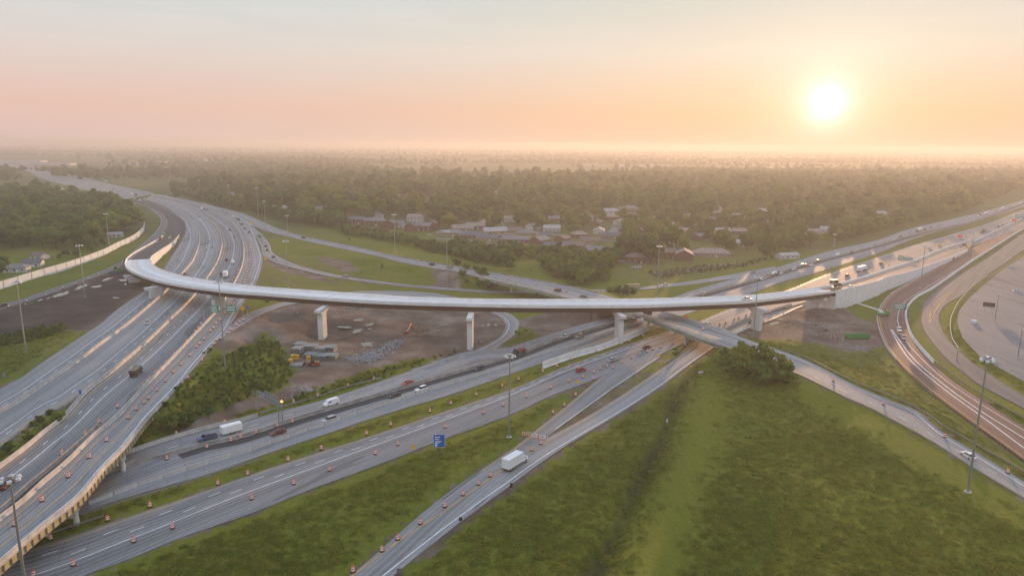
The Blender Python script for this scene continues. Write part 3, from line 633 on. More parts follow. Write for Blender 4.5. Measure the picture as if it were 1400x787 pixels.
_gs = [tuple(map(float, q.split(','))) for q in P2R.split(' ')[:7]] + [tuple(map(float, q.split(','))) for q in GSR.split(' ')][::-1]
GSM = inside(GX, GY, np.array([at(x, y)[:2] for x, y in _gs])); dirt[GSM] = 1
dirt = np.maximum(dirt, .62*np.exp(-(np.maximum(nearroad-1.6, 0)/1.1)**2)); dirt = blur(dirt, 1); dry = blur(dry, 3)
wet = np.exp(-(ditch_d/(2.6 + 1.2*np.sin(GY*.11)))**2)  # colour mask: ground gets darker towards the ditch line
MOWN = inside(GX, GY, px_poly('835,800 862,745 888,690 908,645 930,600 944,560 955,520 985,515 1000,560 990,620 970,690 950,800')) | inside(GX, GY, px_poly('1090,512 1200,568 1290,618 1400,688 1460,730 1400,730 1290,660 1190,600 1090,545'))
mown = blur(MOWN.astype(float), 2)
wood = np.clip((np.hypot(GX, GY) - 640)/120, 0, 1)
def ground_mat():
    m, nt, b = newmat('ground'); N = nt.nodes.new; L = nt.links.new
    tc = N('ShaderNodeTexCoord'); P = tc.outputs['Object']
    def noise(sc, det=5, rough=.55, vec=None, st=None):
        n = N('ShaderNodeTexNoise'); n.inputs['Scale'].default_value = sc; n.inputs['Detail'].default_value = det; n.inputs['Roughness'].default_value = rough
        if st:
            mp = N('ShaderNodeMapping'); mp.inputs['Scale'].default_value = st; mp.inputs['Rotation'].default_value = (0, 0, .35); L(P, mp.inputs[0]); L(mp.outputs[0], n.inputs['Vector'])
        else: L(P, n.inputs['Vector'])
        return n.outputs[0]
    def ramp(fac, stops):
        r = N('ShaderNodeValToRGB'); e = r.color_ramp.elements
        e[0].position, e[0].color = stops[0][0], (*stops[0][1], 1); e[1].position, e[1].color = stops[-1][0], (*stops[-1][1], 1)
        for p, c in stops[1:-1]: k = e.new(p); k.color = (*c, 1)
        L(fac, r.inputs[0]); return r.outputs[0]
    def mix(f, a, c, blend='MIX'):
        x = N('ShaderNodeMix'); x.data_type = 'RGBA'; x.blend_type = blend
        if isinstance(f, float): x.inputs[0].default_value = f
        else: L(f, x.inputs[0])
        L(a, x.inputs[6]) if not isinstance(a, tuple) else setattr(x.inputs[6], 'default_value', (*a, 1))
        L(c, x.inputs[7]) if not isinstance(c, tuple) else setattr(x.inputs[7], 'default_value', (*c, 1))
        return x.outputs[2]
    def attr(n): a = N('ShaderNodeAttribute'); a.attribute_name = n; return a.outputs['Fac']
    def mth(op, x, y, z=None):
        n = N('ShaderNodeMath'); n.operation = op
        for k, v in enumerate((x, y, z)):
            if v is None: continue
            if isinstance(v, (int, float)): n.inputs[k].default_value = v
            else: L(v, n.inputs[k])
        return n.outputs[0]
    g1 = ramp(noise(.018, 6, .6), [(.3, (.07, .105, .008)), (.46, (.12, .155, .010)), (.58, (.17, .175, .014)), (.74, (.22, .175, .028))])
    g2 = ramp(noise(.55, 5, .7), [(.28, (.04, .06, .006)), (.5, (.12, .14, .012)), (.75, (.22, .20, .026))])
    mow = noise(1.0, 3, .5, st=(.9, .03, 1)); g3 = ramp(mow, [(.3, (.07, .09, .012)), (.7, (.14, .14, .02))])
    grass = mix(.55, g1, g2); grass = mix(.25, grass, g3)
    dryc = ramp(noise(.12, 6, .65), [(.3, (.07, .085, .022)), (.5, (.135, .125, .045)), (.7, (.20, .15, .06))])
    mo2 = ramp(noise(1.0, 4, .6, st=(1.6, .05, 1)), [(.3, (.12, .135, .012)), (.7, (.22, .20, .024))]); grass = mix(mth('MULTIPLY', attr('mown'), .42), grass, mo2)
    nd = noise(.11, 5, .6); grass = mix(mth('MULTIPLY', attr('dry'), mth('MULTIPLY', mth('SUBTRACT', nd, .35), 3.2)), grass, dryc)
    dc = ramp(noise(.07, 8, .62), [(.25, (.05, .034, .026)), (.43, (.115, .082, .062)), (.54, (.19, .145, .115)), (.68, (.31, .25, .21))])
    d2 = ramp(noise(1.3, 5, .7), [(.3, (.055, .040, .03)), (.7, (.22, .165, .13))]); dc = mix(.35, dc, d2)
    dk = attr('mud'); dc = mix(dk, dc, mix(.72, dc, (.022, .019, .020)))
    f = mth('MULTIPLY_ADD', mth('SUBTRACT', noise(.22, 6, .65), .5), 1.6, attr('dirt')); st = N('ShaderNodeMapRange'); L(f, st.inputs[0]); st.inputs[1].default_value = .42; st.inputs[2].default_value = .62
    c = mix(st.outputs[0], grass, dc)
    c = mix(mth('MULTIPLY', attr('wet'), .92), c, (.016, .024, .008))
    c = mix(mth('MULTIPLY', attr('wood'), .6), c, ramp(noise(.02, 5, .6), [(.35, (.03, .045, .014)), (.6, (.07, .085, .03)), (.7, (.16, .15, .12))]))
    L(c, b.inputs['Base Color']); b.inputs['Roughness'].default_value = .95; b.inputs['Specular IOR Level'].default_value = .15
    bp = N('ShaderNodeBump'); bp.inputs['Strength'].default_value = .9; bp.inputs['Distance'].default_value = .5; L(noise(.8, 6, .7), bp.inputs['Height']); L(bp.outputs[0], b.inputs['Normal'])
    return m
M_GROUND = ground_mat()
nx, ny = len(gxs), len(gys); V = np.stack([GX, GY, GZ], 2).reshape(-1, 3)
ii = np.arange(nx*ny).reshape(ny, nx); Fq = np.stack([ii[:-1, :-1], ii[:-1, 1:], ii[1:, 1:], ii[1:, :-1]], 2).reshape(-1, 4)
me = bpy.data.meshes.new('ground'); me.vertices.add(len(V)); me.vertices.foreach_set('co', V.astype(np.float32).ravel())
me.loops.add(Fq.size); me.loops.foreach_set('vertex_index', Fq.astype(np.int32).ravel()); me.polygons.add(len(Fq))
me.polygons.foreach_set('loop_start', np.arange(0, Fq.size, 4, dtype=np.int32)); me.polygons.foreach_set('use_smooth', np.ones(len(Fq), bool)); me.update(calc_edges=True); me.validate()
mud = (inside(GX, GY, px_poly(DIRT[0][0], 4)) | GSM).astype(float)
for nme, arr in (('dirt', dirt), ('dry', dry), ('wet', wet), ('wood', wood), ('mud', blur(mud, 2)), ('mown', mown)):
    a = me.attributes.new(nme, 'FLOAT', 'POINT'); a.data.foreach_set('value', arr.astype(np.float32).ravel())
me.materials.append(M_GROUND); go = bpy.data.objects.new('ground', me); link(go); meta(go, 'green grass and bare earth between the roads', 'ground', kind='structure')
zmin = float(GZ.min())
# puddles in the mud
M_PUD = M_WATER
for k, (x, y, w, h, a) in enumerate([(85, 402, 13, 2.0, -.28), (112, 392, 10, 1.7, -.3), (131, 392, 7, 1.3, -.1), (146, 382, 8, 1.6, -.3), (168, 383, 5.5, 1.4, 0), (172, 388.5, 2.6, 1, 0), (55, 410, 4, .8, -.3), (66, 407.5, 4, .7, -.3), (36, 415, 3, .7, -.3), (158, 407, 5, .8, 0),
                                     (490.5, 438, 7.5, 1.8, -.1), (470, 449, 11, 1.4, .05), (489, 453, 7, 2.2, -.25), (506, 444, 5, 1.6, -.2), (505, 449.5, 3.5, 1, 0), (502, 470.5, 9, 3, -.1), (668, 444, 2.2, 1.7, .2), (678, 444, 2, 1.2, .2), (659, 445, 3, .6, 0), (1059, 442, 8, 2, -.1), (1066, 436, 4, 1.1, 0), (1130, 452, 3, 1.5, .3), (1118, 445, 5, 1.2, .2)]):
    c = ground(x, y); V = []; rr = random.Random(k); n = 22; R2 = []
    for i in range(n):
        t = 2*math.pi*i/n; r = 1 + .28*math.sin(3*t + rr.random()*6) + rr.uniform(-.22, .22); dx, dy = w*r*math.cos(t), h*r*math.sin(t)
        q = at(x + dx*math.cos(a) - dy*math.sin(a), y + dx*math.sin(a) + dy*math.cos(a), c[2]); R2.append(q)
    zt = max(terr(p[0], p[1]) for p in R2 + [c]) + .03
    o = mesh_obj('puddle', [(p[0]-c[0], p[1]-c[1], 0) for p in R2], [tuple(reversed(range(n)))], M_PUD, loc=(c[0], c[1], zt)); meta(o, 'pale puddle reflecting the sky on bare earth', 'puddle', kind='structure')
# ------------------------------------------------------------------ barriers, walls and rails
def barrier(P, mat, label, h=1.1, w=1.0, name='concrete_barrier', cat='barrier', step=3.0, base=-.25):
    P = smooth(P, step); d = np.gradient(P, axis=0); d[:, 2] = 0; d /= np.linalg.norm(d, axis=1)[:, None]
    nr = np.stack([-d[:, 1], d[:, 0], 0*d[:, 0]], 1)
    prof = [(-.34*w, base), (-.34*w, .09), (-.15*w, .42), (-.10*w, h), (.10*w, h), (.15*w, .42), (.34*w, .09), (.34*w, base)]
    n, m = len(P), len(prof); V = [P[i] + nr[i]*t + np.array((0, 0, z)) for i in range(n) for t, z in prof]
    F = [(i*m+k, i*m+k+1, (i+1)*m+k+1, (i+1)*m+k) for i in range(n-1) for k in range(m-1)] + [tuple(range(m)), tuple(range((n-1)*m, n*m))]
    o = mesh_obj(name, V, F, mat); bm = bmesh.new(); bm.from_mesh(o.data); bmesh.ops.recalc_face_normals(bm, faces=bm.faces); bm.to_mesh(o.data); bm.free()
    return meta(o, label, cat)
def cut(s, a, b): return ' '.join(s.split(' ')[a:b])
barrier(line(B1, zR), M_BAR, 'long sunlit concrete barrier between the two outermost carriageways of the curving freeway', h=1.25, w=1.3)
barrier(line(B2, zR), M_BAR, 'long orange-lit concrete barrier along the dump truck\'s carriageway, shrubs behind its near end', h=1.25, w=1.3)
barrier(line(B3, zR), M_BAR, 'concrete barrier on the coned-off carriageway, orange drums both sides of it', h=1.25, w=1.2)
barrier(line("-60,742 0,699 40,664 78.6,632.5 128.6,588.5 135,582", zR), M_BARD, 'short stretch of stained parapet across the open gap between the two near bridge decks', h=1.1, w=1.1)
barrier(line(cut(R4R, 0, 10), zR), M_BAR, 'low concrete parapet on the yellow-girdered bridge edge', h=1.0, w=1.0, name='bridge_parapet')
barrier(line("-60,655 0,610 14.3,600 57,568.6 91,552.9 108,541", zR), M_BARD, 'low grey kerb beside the shrubs in the gap between carriageways', h=.35, w=.9, name='kerb', cat='kerb')
M1s = "-40,722 60,680 120,657 180,636 237,622 274.3,610.4 330,598.4 400,575 486.5,550 581.5,522 700,487.6 754,467.5 840,441.4 917,416 960,403 1002.9,391.5 1060,375 1100,362.5 1168.6,344.3 1200,336 1255.6,320 1333,301.5 1400,278"
barrier(line(M1s, z0), M_BARD, 'weathered concrete barrier down the middle of the upper straight carriageway', h=1.1, w=1.2)
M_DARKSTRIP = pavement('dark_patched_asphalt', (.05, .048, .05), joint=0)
r = smooth(line(M1s, z0), 3.5); d_ = np.gradient(r, axis=0); d_ /= np.linalg.norm(d_, axis=1)[:, None]; nr_ = np.stack([d_[:, 1], -d_[:, 0], 0*d_[:, 0]], 1)
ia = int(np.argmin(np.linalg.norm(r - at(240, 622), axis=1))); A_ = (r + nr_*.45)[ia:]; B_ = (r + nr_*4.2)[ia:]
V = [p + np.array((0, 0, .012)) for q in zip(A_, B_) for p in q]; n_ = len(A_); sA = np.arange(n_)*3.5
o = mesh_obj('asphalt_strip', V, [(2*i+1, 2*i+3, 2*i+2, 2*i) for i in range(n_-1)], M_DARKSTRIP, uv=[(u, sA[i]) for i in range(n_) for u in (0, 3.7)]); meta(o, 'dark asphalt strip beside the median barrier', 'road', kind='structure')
barrier(line("100,646 191.4,613.5 237,598.6 294.3,582.9 322.9,577 352,568.5", z0), M_BAR, 'concrete barrier under the shrub slope where the pickup tows a white trailer', h=1.1, w=1.1)
barrier(line("742,503 780,489.5 820,478 860,463 886,452", z0), M_WALL, 'white wall at the foot of the flyover pier among the straight carriageways', h=2.6, w=1.6, name='retaining_wall', cat='wall', base=-.6)
barrier(line("985,453 1004,444 1020,437 1057,424.5 1082,416", z0), M_BAR, 'concrete barrier edging the sunlit pavement under the right bend of the flyover', h=1.0)
barrier(line("1001,457 1010,453 1030,445 1045,438.5", z0), M_WALL, 'short white barrier at the edge of the rubble-strewn dirt', h=1.1)
barrier(line("1304.5,342 1345,323.5 1383,305.5 1400,298", z0), M_WALL, 'white barrier splitting the brown pavement near the red work boards', h=1.1)
barrier(line("1276,495.5 1258.8,476.6 1246,459.3 1239.9,442 1238.3,429 1241.5,418 1254,405.5 1274.6,394.3 1321.8,361.5 1369,331.5 1400,312.5 1440,297", z0), M_WALL, 'long white barrier round the outside of the curving reddish ramp', h=1.3, w=1.2)
barrier(line(cut(QL, 6, 14), z0), M_BAR, 'cream concrete barrier round the inside of the curving reddish ramp', h=.8, w=.9)
barrier(line("904,427 948.6,440 977,448.6 1007,457.9", zR5), M_BAR, 'far parapet of the overpass carrying the straight ramp', h=1.0, w=.9, name='bridge_parapet')
barrier(line("857,428 883,433.5 920,447.5 948.6,458.5 984,471", zR5), M_BAR, 'near parapet of the overpass, above its pale green girders', h=1.0, w=.9, name='bridge_parapet')
barrier(line("620,364.7 645.5,368.5 700,378 751.4,387 794.3,395.7 820,401.5", zR5), M_BARD, 'far parapet of the ramp bridge behind the flyover', h=.95, w=.8, name='bridge_parapet')
barrier(line("650,377 700,388.5 727,394.5 765.7,405", zR5), M_BAR, 'near parapet of the ramp bridge behind the flyover', h=.95, w=.8, name='bridge_parapet')
barrier(line("331.4,292 360,304.3 380,312.9 412.9,322.9 448.6,330.7 491.4,339.3 527.3,348 568.3,355.9 610.8,363", zR5), M_BARD, 'dark stained barrier along the meadow side of the long straight ramp', h=.9, w=.8)
# precast barrier blocks, one by one
seg = MB(); prof = [(-.32, 0), (-.32, .1), (-.15, .4), (-.09, .95), (.09, .95), (.15, .4), (.32, .1), (.32, 0)]
V = [(x, y, z) for x in (-2.93, 2.93) for y, z in prof]; seg.add(V, [(k, 8+k, 9+k, k+1) for k in range(7)] + [(7, 15, 8, 0), tuple(range(8)), tuple(reversed(range(8, 16)))])
proto = seg.build('precast_barrier', M_BAR); meta(proto, 'short precast concrete barrier block in the row along the open shoulder of the straight freeway', 'barrier', 'precast barrier blocks along the shoulder')
path = smooth(line("120,690 194,661 214,655.7 270,637 322.9,621.4 388.7,599.4 461.4,574 542.4,547.7 617.9,524 700,498.8 725.7,488.6 794,468.6 838.6,452.9 880,440", z0), 6.05)
for i in range(len(path)-1):
    o = proto if i == 0 else proto.copy()
    if i: COL.objects.link(o)
    a, b = path[i], path[i+1]; o.location = (a+b)/2; o.rotation_euler = (0, 0, math.atan2(b[1]-a[1], b[0]-a[0]) + random.uniform(-.012, .012))
# guard rails
gpost = MB().box((0, 0, .35), (.16, .16, .75)).build('post', M_DARKM); COL.objects.unlink(gpost); GP = gpost.data
def guardrail(P, label, step=4.0, posts=True, mat=None):
    P = smooth(P, step); r = empty('guardrail', P[0]); meta(r, label, 'guardrail')
    d = np.gradient(P, axis=0); d[:, 2] = 0; d /= np.linalg.norm(d, axis=1)[:, None]; nr = np.stack([-d[:, 1], d[:, 0], 0*d[:, 0]], 1)
    prof = [(-.05, .42), (.06, .5), (-.03, .6), (.06, .7), (-.05, .8), (-.12, .8), (-.12, .42)]; m = len(prof); n = len(P)
    V = [P[i] - P[0] + nr[i]*t*1.5 + np.array((0, 0, z)) for i in range(n) for t, z in prof]
    F = [(i*m+k, i*m+(k+1) % m, (i+1)*m+(k+1) % m, (i+1)*m+k) for i in range(n-1) for k in range(m)] + [tuple(range(m)), tuple(range((n-1)*m, n*m))]
    o = mesh_obj('rail', V, F, mat or M_GALV, r); bm = bmesh.new(); bm.from_mesh(o.data); bmesh.ops.recalc_face_normals(bm, faces=bm.faces); bm.to_mesh(o.data); bm.free()
    for p in P[:90] if posts else []: q = bpy.data.objects.new('post', GP); link(q, r); q.location = p - P[0]
    return r
def gline(s): return np.array([ground(x, y) for x, y in pts(s)])
guardrail(line("355,566.5 381.4,558.6 431.4,544.3 474.3,530 521.4,517.9", z0), 'grey guardrail beside the tilled yard edge, ending in a bright terminal')
guardrail(line("110,705.7 150,693 200,678 245,664.5 300,647 357,629.5", z0), 'grey guardrail in the grass median running out from under the bridge')
guardrail(line("71,730.7 105,719 142.9,707", z0), 'short guardrail piece in the median right under the bridge edge')
guardrail(line("906.4,499.5 930,485 957,467", z0), 'guardrail on the grass wedge under the overpass')
guardrail(np.array([ground(x, y) + (0, 0, .1) for x, y in pts("1012,459.5 1030,464.5 1074,481 1100,489 1169.7,524 1225.6,546 1262,564 1290,584 1338.5,612 1400,646.5 1440,671")]), 'guardrail along the downhill side of the straight ramp beside the dry grass', 5)
guardrail(gline("1226,494.5 1256,526 1287,551 1328,581 1372,612 1410,640"), 'guardrail with dark posts along the two-lined reddish ramp', 2.6, mat=M_DARKM)
guardrail(gline("1271.4,489 1306,515.5 1345.5,542.4 1400,573.5 1430,590"), 'guardrail between the reddish ramp and the frontage road', 4)
guardrail(gline("1310,478 1301,462 1299,440 1304,425 1313,410 1330,392 1350,377"), 'orange-lit rail on the green strip by the parking lot', 4, mat=M_BAR)
guardrail(gline("838,405.5 815,401 798,397.2"), 'short guardrail at the meadow edge above the flyover', 4)
# noise wall
NWb = np.array([ground(x, y) for x, y in pts("-40,406 0,395.7 50,380 100,365 142.9,348.6 160,339.5 182.9,328.6 195.7,317 198,309")]); NWp = smooth(NWb, 6.0)
nwh = 4.6
nw = empty('noise_wall', NWp[0]); meta(nw, 'long pale pink-lit noise wall between the woods and the grass bank', 'wall')
Q_ = [p - NWp[0] for p in NWp]; V = []; F = []
for p in Q_:
    for dx, z in ((0, -1.2), (0, nwh), (.0, nwh)): pass
d_ = np.gradient(np.array(Q_), axis=0)[:, :2]; d_ /= np.linalg.norm(d_, axis=1)[:, None]
for i, p in enumerate(Q_):
    nn = np.array((-d_[i][1], d_[i][0], 0))*.14
    for s_, z in ((1, -1.2), (1, nwh), (-1, nwh), (-1, -1.2)): V.append(p + nn*s_ + np.array((0, 0, z)))
for i in range(len(Q_)-1):
    for k in range(4): F.append((i*4+k, i*4+(k+1) % 4, i*4+4+(k+1) % 4, i*4+4+k))
F += [(0, 1, 2, 3), tuple(range(len(V)-4, len(V)))]
mesh_obj('panel', V, F, M_NOISE, nw); bm = bmesh.new(); me_ = nw.children[0].data; bm.from_mesh(me_); bmesh.ops.recalc_face_normals(bm, faces=bm.faces); bm.to_mesh(me_); bm.free()
pm = MB().box((0, 0, nwh/2-.3), (.34, .5, nwh+1.1)).build('post', M_BARD, nw)
for i, p in enumerate(Q_[::2]):
    o = pm if i == 0 else pm.copy()
    if i: link(o, nw)
    o.location = p; o.rotation_euler = (0, 0, math.atan2(d_[i*2][1], d_[i*2][0]) if i*2 < len(d_) else 0)
# ------------------------------------------------------------------ piers, girders of the smaller bridges
def pier(px, py, zb, ang, cw, top, w=5.0, t=2.2, parent=fly, org=bo, capw=None):
    b = at(px, py, zb); capw = capw or cw
    m = MB(); hh = top - 1.7 - zb + 1.0
    m.box((0, 0, hh/2 - 1.0), (w, t, hh)); o = m.build('pier', M_PIER, parent, loc=np.array(b) - org); o.rotation_euler = (0, 0, ang)
    z1 = top - zb
    c = MB(); P = [(-w/2, z1-2.6), (-capw/2, z1-1.2), (-capw/2, z1), (capw/2, z1), (capw/2, z1-1.2), (w/2, z1-2.6)]; c.prism(P, -t/2-.06, t/2+.06); co = c.build('pier_cap', M_PIER, o)
    bm = bmesh.new(); bm.from_mesh(co.data); bmesh.ops.recalc_face_normals(bm, faces=bm.faces); bm.to_mesh(co.data); bm.free()
def deck_z(x, y):
    i = int(np.argmin(np.hypot(fC[:, 0]-x, fC[:, 1]-y))); t = fu[i]; return fC[i][2], math.atan2(t[1], t[0])
for px, py, zb, w, capw, da in ((214, 407, 4.8, 7, 11.5, .1), (299, 421, 5, 6.5, 11.5, .1), (441.5, 462, 0, 5.2, 11.5, .2), (643, 475, 0, 5.2, 11.5, 0), (845.5, 467, 0, 5.5, 11.5, 0), (1034, 450, 0, 5, 11.5, 0), (1112, 424, .8, 8, 13, 0)):
    b = at(px, py, zb); z, a = deck_z(b[0], b[1]); pier(px, py, zb, a + da, 11, z - .31 - 2.38, w=w, capw=capw, t=2.4)
b = at(184, 385.5, 4.3); z, a = deck_z(b[0], b[1]); pier(184, 387, 4.3, a, 11, z-2.7, w=6, capw=11)
# abutment of the flyover by the retaining wall
c0 = fC[i_b1]; u0 = fu[i_b1]; ab = MB().box((0, 0, 0), (fw[i_b1]+.6, 1.4, 9)); ao = ab.build('abutment', M_WALL, fly, loc=np.array((c0[0], c0[1], c0[2]-2.75-4.5)) - bo); ao.rotation_euler = (0, 0, math.atan2(u0[1], u0[0]))
c0 = fC[i_b0]; u0 = fu[i_b0]; ab = MB().box((0, 0, 0), (fw[i_b0]+.4, 1.2, 9)); ao = ab.build('abutment', M_WALL, fly, loc=np.array((c0[0], c0[1], c0[2]-2.75-4.5)) - bo); ao.rotation_euler = (0, 0, math.atan2(u0[1], u0[0]))
def small_bridge(key, name, label, gmat, i0, i1, fr, piers, gd=1.5, stripes=False):
    r_ = ROADS[key]; A, B = r_['L'][i0:i1], r_['R'][i0:i1]; c = (A[len(A)//2]+B[len(A)//2])/2
    r = empty(name, (c[0], c[1], 0)); meta(r, label, 'bridge'); og = np.array((c[0], c[1], 0))
    w = np.linalg.norm(B-A, axis=1)[:, None]; u = (B-A)/w; n = len(A)
    V = [p - og for i in range(n) for p in (A[i]+(0, 0, -.06), B[i]+(0, 0, -.06), B[i]+(0, 0, -.62), A[i]+(0, 0, -.62))]
    F = [(4*i+k, 4*i+(k+1) % 4, 4*i+4+(k+1) % 4, 4*i+4+k) for i in range(n-1) for k in range(4)] + [(0, 1, 2, 3), tuple(range(4*n-4, 4*n))]
    o = mesh_obj('deck', [np.array(v) for v in V], F, M_BAR, r); bm = bmesh.new(); bm.from_mesh(o.data); bmesh.ops.recalc_face_normals(bm, faces=bm.faces); bm.to_mesh(o.data); bm.free()
    G = [(-.2, 0), (.2, 0), (.2, -.08), (.03, -.1), (.03, -gd), (.2, -gd-.02), (.2, -gd-.1), (-.2, -gd-.1), (-.2, -gd-.02), (-.03, -gd), (-.03, -.1), (-.2, -.08)]
    for f in fr:
        P = A + u*(w*f) - (0, 0, .625); sweep('girder', P, P + u, G, gmat, r, og)
    if stripes:                                 # stiffener ribs on the outer girder
        P = smooth(B - u*.22 - (0, 0, .625), 2.2); uu = u[n//2]; sp0 = None
        for p in P[1:-1]:
            if sp0 is None: so = sp0 = MB().box((0, 0, 0), (.16, .3, gd-.1)).build('stiffener', M_WOOD if gmat is M_YELG else M_GALV, r)
            else: so = link(sp0.copy(), r)
            so.location = p - og + np.array((uu[0]*.12, uu[1]*.12, -gd/2-.05)); so.rotation_euler = (0, 0, math.atan2(uu[1], uu[0]))
    for px, py, zt, L_, ncol, off in piers:
        b = at(px, py, 0); i = int(np.argmin(np.hypot(*(r_['C'][:, :2] - b[:2]).T))); uu = (r_['R'][i]-r_['L'][i]); uu /= np.linalg.norm(uu); a = math.atan2(uu[1], uu[0]); zt = r_['C'][i][2] - .63 - gd - .12
        ctr = b - uu*off
        m = MB(); m.box((0, 0, zt-.7), (L_, 1.3, 1.4)); po = m.build('pier_cap', M_PIER, r, loc=np.array((ctr[0], ctr[1], 0)) - og); po.rotation_euler = (0, 0, a)
        for k in range(ncol):
            x = off - k*(L_-2.4)/max(1, ncol-1); cm = MB().tube((x, 0, -1), (x, 0, zt-1.3), .62, n=14); co = cm.build('column', M_PIER, po)
    return r
def idx(key, q): return int(np.argmin(np.linalg.norm(ROADS[key]['C'] - q, axis=1)))
i4 = [i for i, f in enumerate(ROADS['R4']['bridge']) if f]; i3 = [i for i, f in enumerate(ROADS['R3']['bridge']) if f]
small_bridge('R4', 'overpass_bridge', 'near bridge deck of the coned-off carriageway on yellow girders', M_YELG, 0, i4[-1]+2, (.06, .28, .5, .72, .985), [(168.6, 643, 0, 12, 3, 5.0), (105, 716, 0, 12, 3, 5.0), (66.5, 731, 0, 12, 3, 5)], stripes=True)
small_bridge('R3', 'overpass_bridge', 'bridge deck under the dump truck\'s carriageway, split off by an open gap', M_YELG, 0, i3[-1]+2, (.03, .35, .68, .97), [])
small_bridge('R5', 'overpass_bridge', 'overpass of the straight ramp on pale green girders over both freeways', M_GREENG, idx('R5', at(868, 428, 7.6)), idx('R5', at(1003, 470, 7)), (.04, .35, .65, .97), [(886, 450, 0, 11, 3, 4.5), (937, 470.5, 0, 11, 3, 4.5)], gd=1.3, stripes=True)
small_bridge('R5', 'overpass_bridge', 'small bridge of the straight ramp over the slim meadow ramp', M_GREENG, idx('R5', at(652, 374, 7)), idx('R5', at(772, 400, 7.8)), (.04, .35, .65, .97), [(699, 399.5, 0, 9, 2, 3.5), (757, 410, 0, 9, 2, 3.5)], gd=1.2)
wl = MB()
# abutment wall of the near bridge
a_ = ROADS['R4']['L'][i4[-1]]; b_ = ROADS['R4']['R'][i4[-1]]; cc = (a_+b_)/2
o = MB().box((0, 0, -4.9), (np.linalg.norm(b_-a_)+1.0, 1.4, 8)).build('abutment', M_WALL, loc=cc); o.rotation_euler = (0, 0, math.atan2(b_[1]-a_[1], b_[0]-a_[0])); meta(o, 'pale bridge abutment half hidden by shrubs at the yellow girders', 'abutment')
# ------------------------------------------------------------------ high masts
def make_mast(h, nl=6):
    r = empty('light_mast', (0, 0, 0)); k = h/35
    m = MB(); m.lathe([(.48, 0), (.48, .5), (.30, .55), (.28, h*.33), (.21, h*.66), (.14, h)], 10); m.build('pole', M_GALV, r)
    g = MB(); n = 16
    for j in range(n):
        a, b = 2*math.pi*j/n, 2*math.pi*(j+1)/n; g.tube((1.1*math.cos(a), 1.1*math.sin(a), h-.15), (1.1*math.cos(b), 1.1*math.sin(b), h-.15), .07, n=5)
    g.lathe([(.4, h-.5), (.4, h+.25), (.2, h+.45)], 10)
    for j in range(3): a = j*2.094; g.tube((0, 0, h-.15), (1.1*math.cos(a), 1.1*math.sin(a), h-.15), .06, n=5)
    g.build('lamp_ring', M_GALV, r)
    for j in range(nl):
        a = 2*math.pi*j/nl; l = MB(); l.lathe([(.12, .28), (.42, .05), (.5, -.3), (.5, -.34)], 10, c=(1.45*math.cos(a), 1.45*math.sin(a), h-.2)); l.build('lamp', M_LAMP, r)
    f = MB(); f.lathe([(.9, -.4), (.9, .18)], 12); f.build('footing', M_BAR, r)
    return r
MASTS = [((36, 485), (23, 385), 4.4, 'on the grass strip between mud and outer carriageway'), ((116.5, 409), (108.5, 334), 4, 'rising from the dark mud below the noise wall'),
         ((85, 257), (84, 227), 1, 'far up the woods side of the distant freeway'), ((150, 343), (146, 292), 4, 'in front of the noise wall where the woods end'),
         ((308, 503), (300.5, 384.5), None, 'on the shrub bank, its head overlapping the flyover'), ((39, 830), (23.5, 650), 0, 'crossing in front of the near bridge parapet'),
         ((696, 597), (694.8, 485.5), None, 'on the grass between the lower carriageway and the closed ramp'), ((1323, 672), (1347, 490), None, 'in the green field beside the straight ramp'),
         ((1029.7, 464), (1035.3, 379), None, 'at the dirt edge crossing the right bend of the flyover'), ((1258, 393.6), (1265, 337.5), 0, 'in front of the tall white retaining wall'),
         ((1331, 312), (1332, 300), 0, 'in the grass median of the far straight freeway'), ((1325.8, 356), (1328, 320), 0, 'beside the white barrier near the frontage road'),
         ((394, 393.6), (391.8, 329), None, 'in the meadow right behind the flyover'), ((393.8, 322.5), (392.8, 294.5), None, 'beyond the long ramp in front of the hedge'),
         ((353.3, 296), (351.8, 257.5), None, 'by the dark trees where the ramps split'), ((363.5, 317), (362, 275), None, 'in the wedge between the two splitting ramps'),
         ((540, 345), (538.8, 292), None, 'on the meadow in front of the brick row houses'), ((611.4, 381), (611, 315), None, 'on the reddish bare patch by the long ramp'),
         ((898, 406.5), (901, 336), None, 'in front of the brick houses, its foot hidden by the flyover'), ((1139.7, 336.5), (1140, 320), 0, 'on the hazy verge of the upper straight carriageway'),
         ((273.6, 272), (271.4, 246.5), 2, 'beside the freeway bend under the far dark trees'), ((314, 283), (311.6, 252.5), 3, 'midway along the tree line at the freeway bend'),
         ((202, 290), (200.5, 262), 3.5, 'on the grass slope inside the far freeway bend')]
protos = {}
for b_, t_, z_, lab in MASTS:
    p = ground(*b_) if z_ is None else at(b_[0], b_[1], z_); hh = height_at(p, t_); hk = round(hh)
    nl = 6
    m = make_mast(hh, nl) if hk not in protos else copy_tree(protos[hk]); protos.setdefault(hk, m); m.location = p
    meta(m, 'tall steel light mast ' + lab, 'light mast', 'high mast lights')
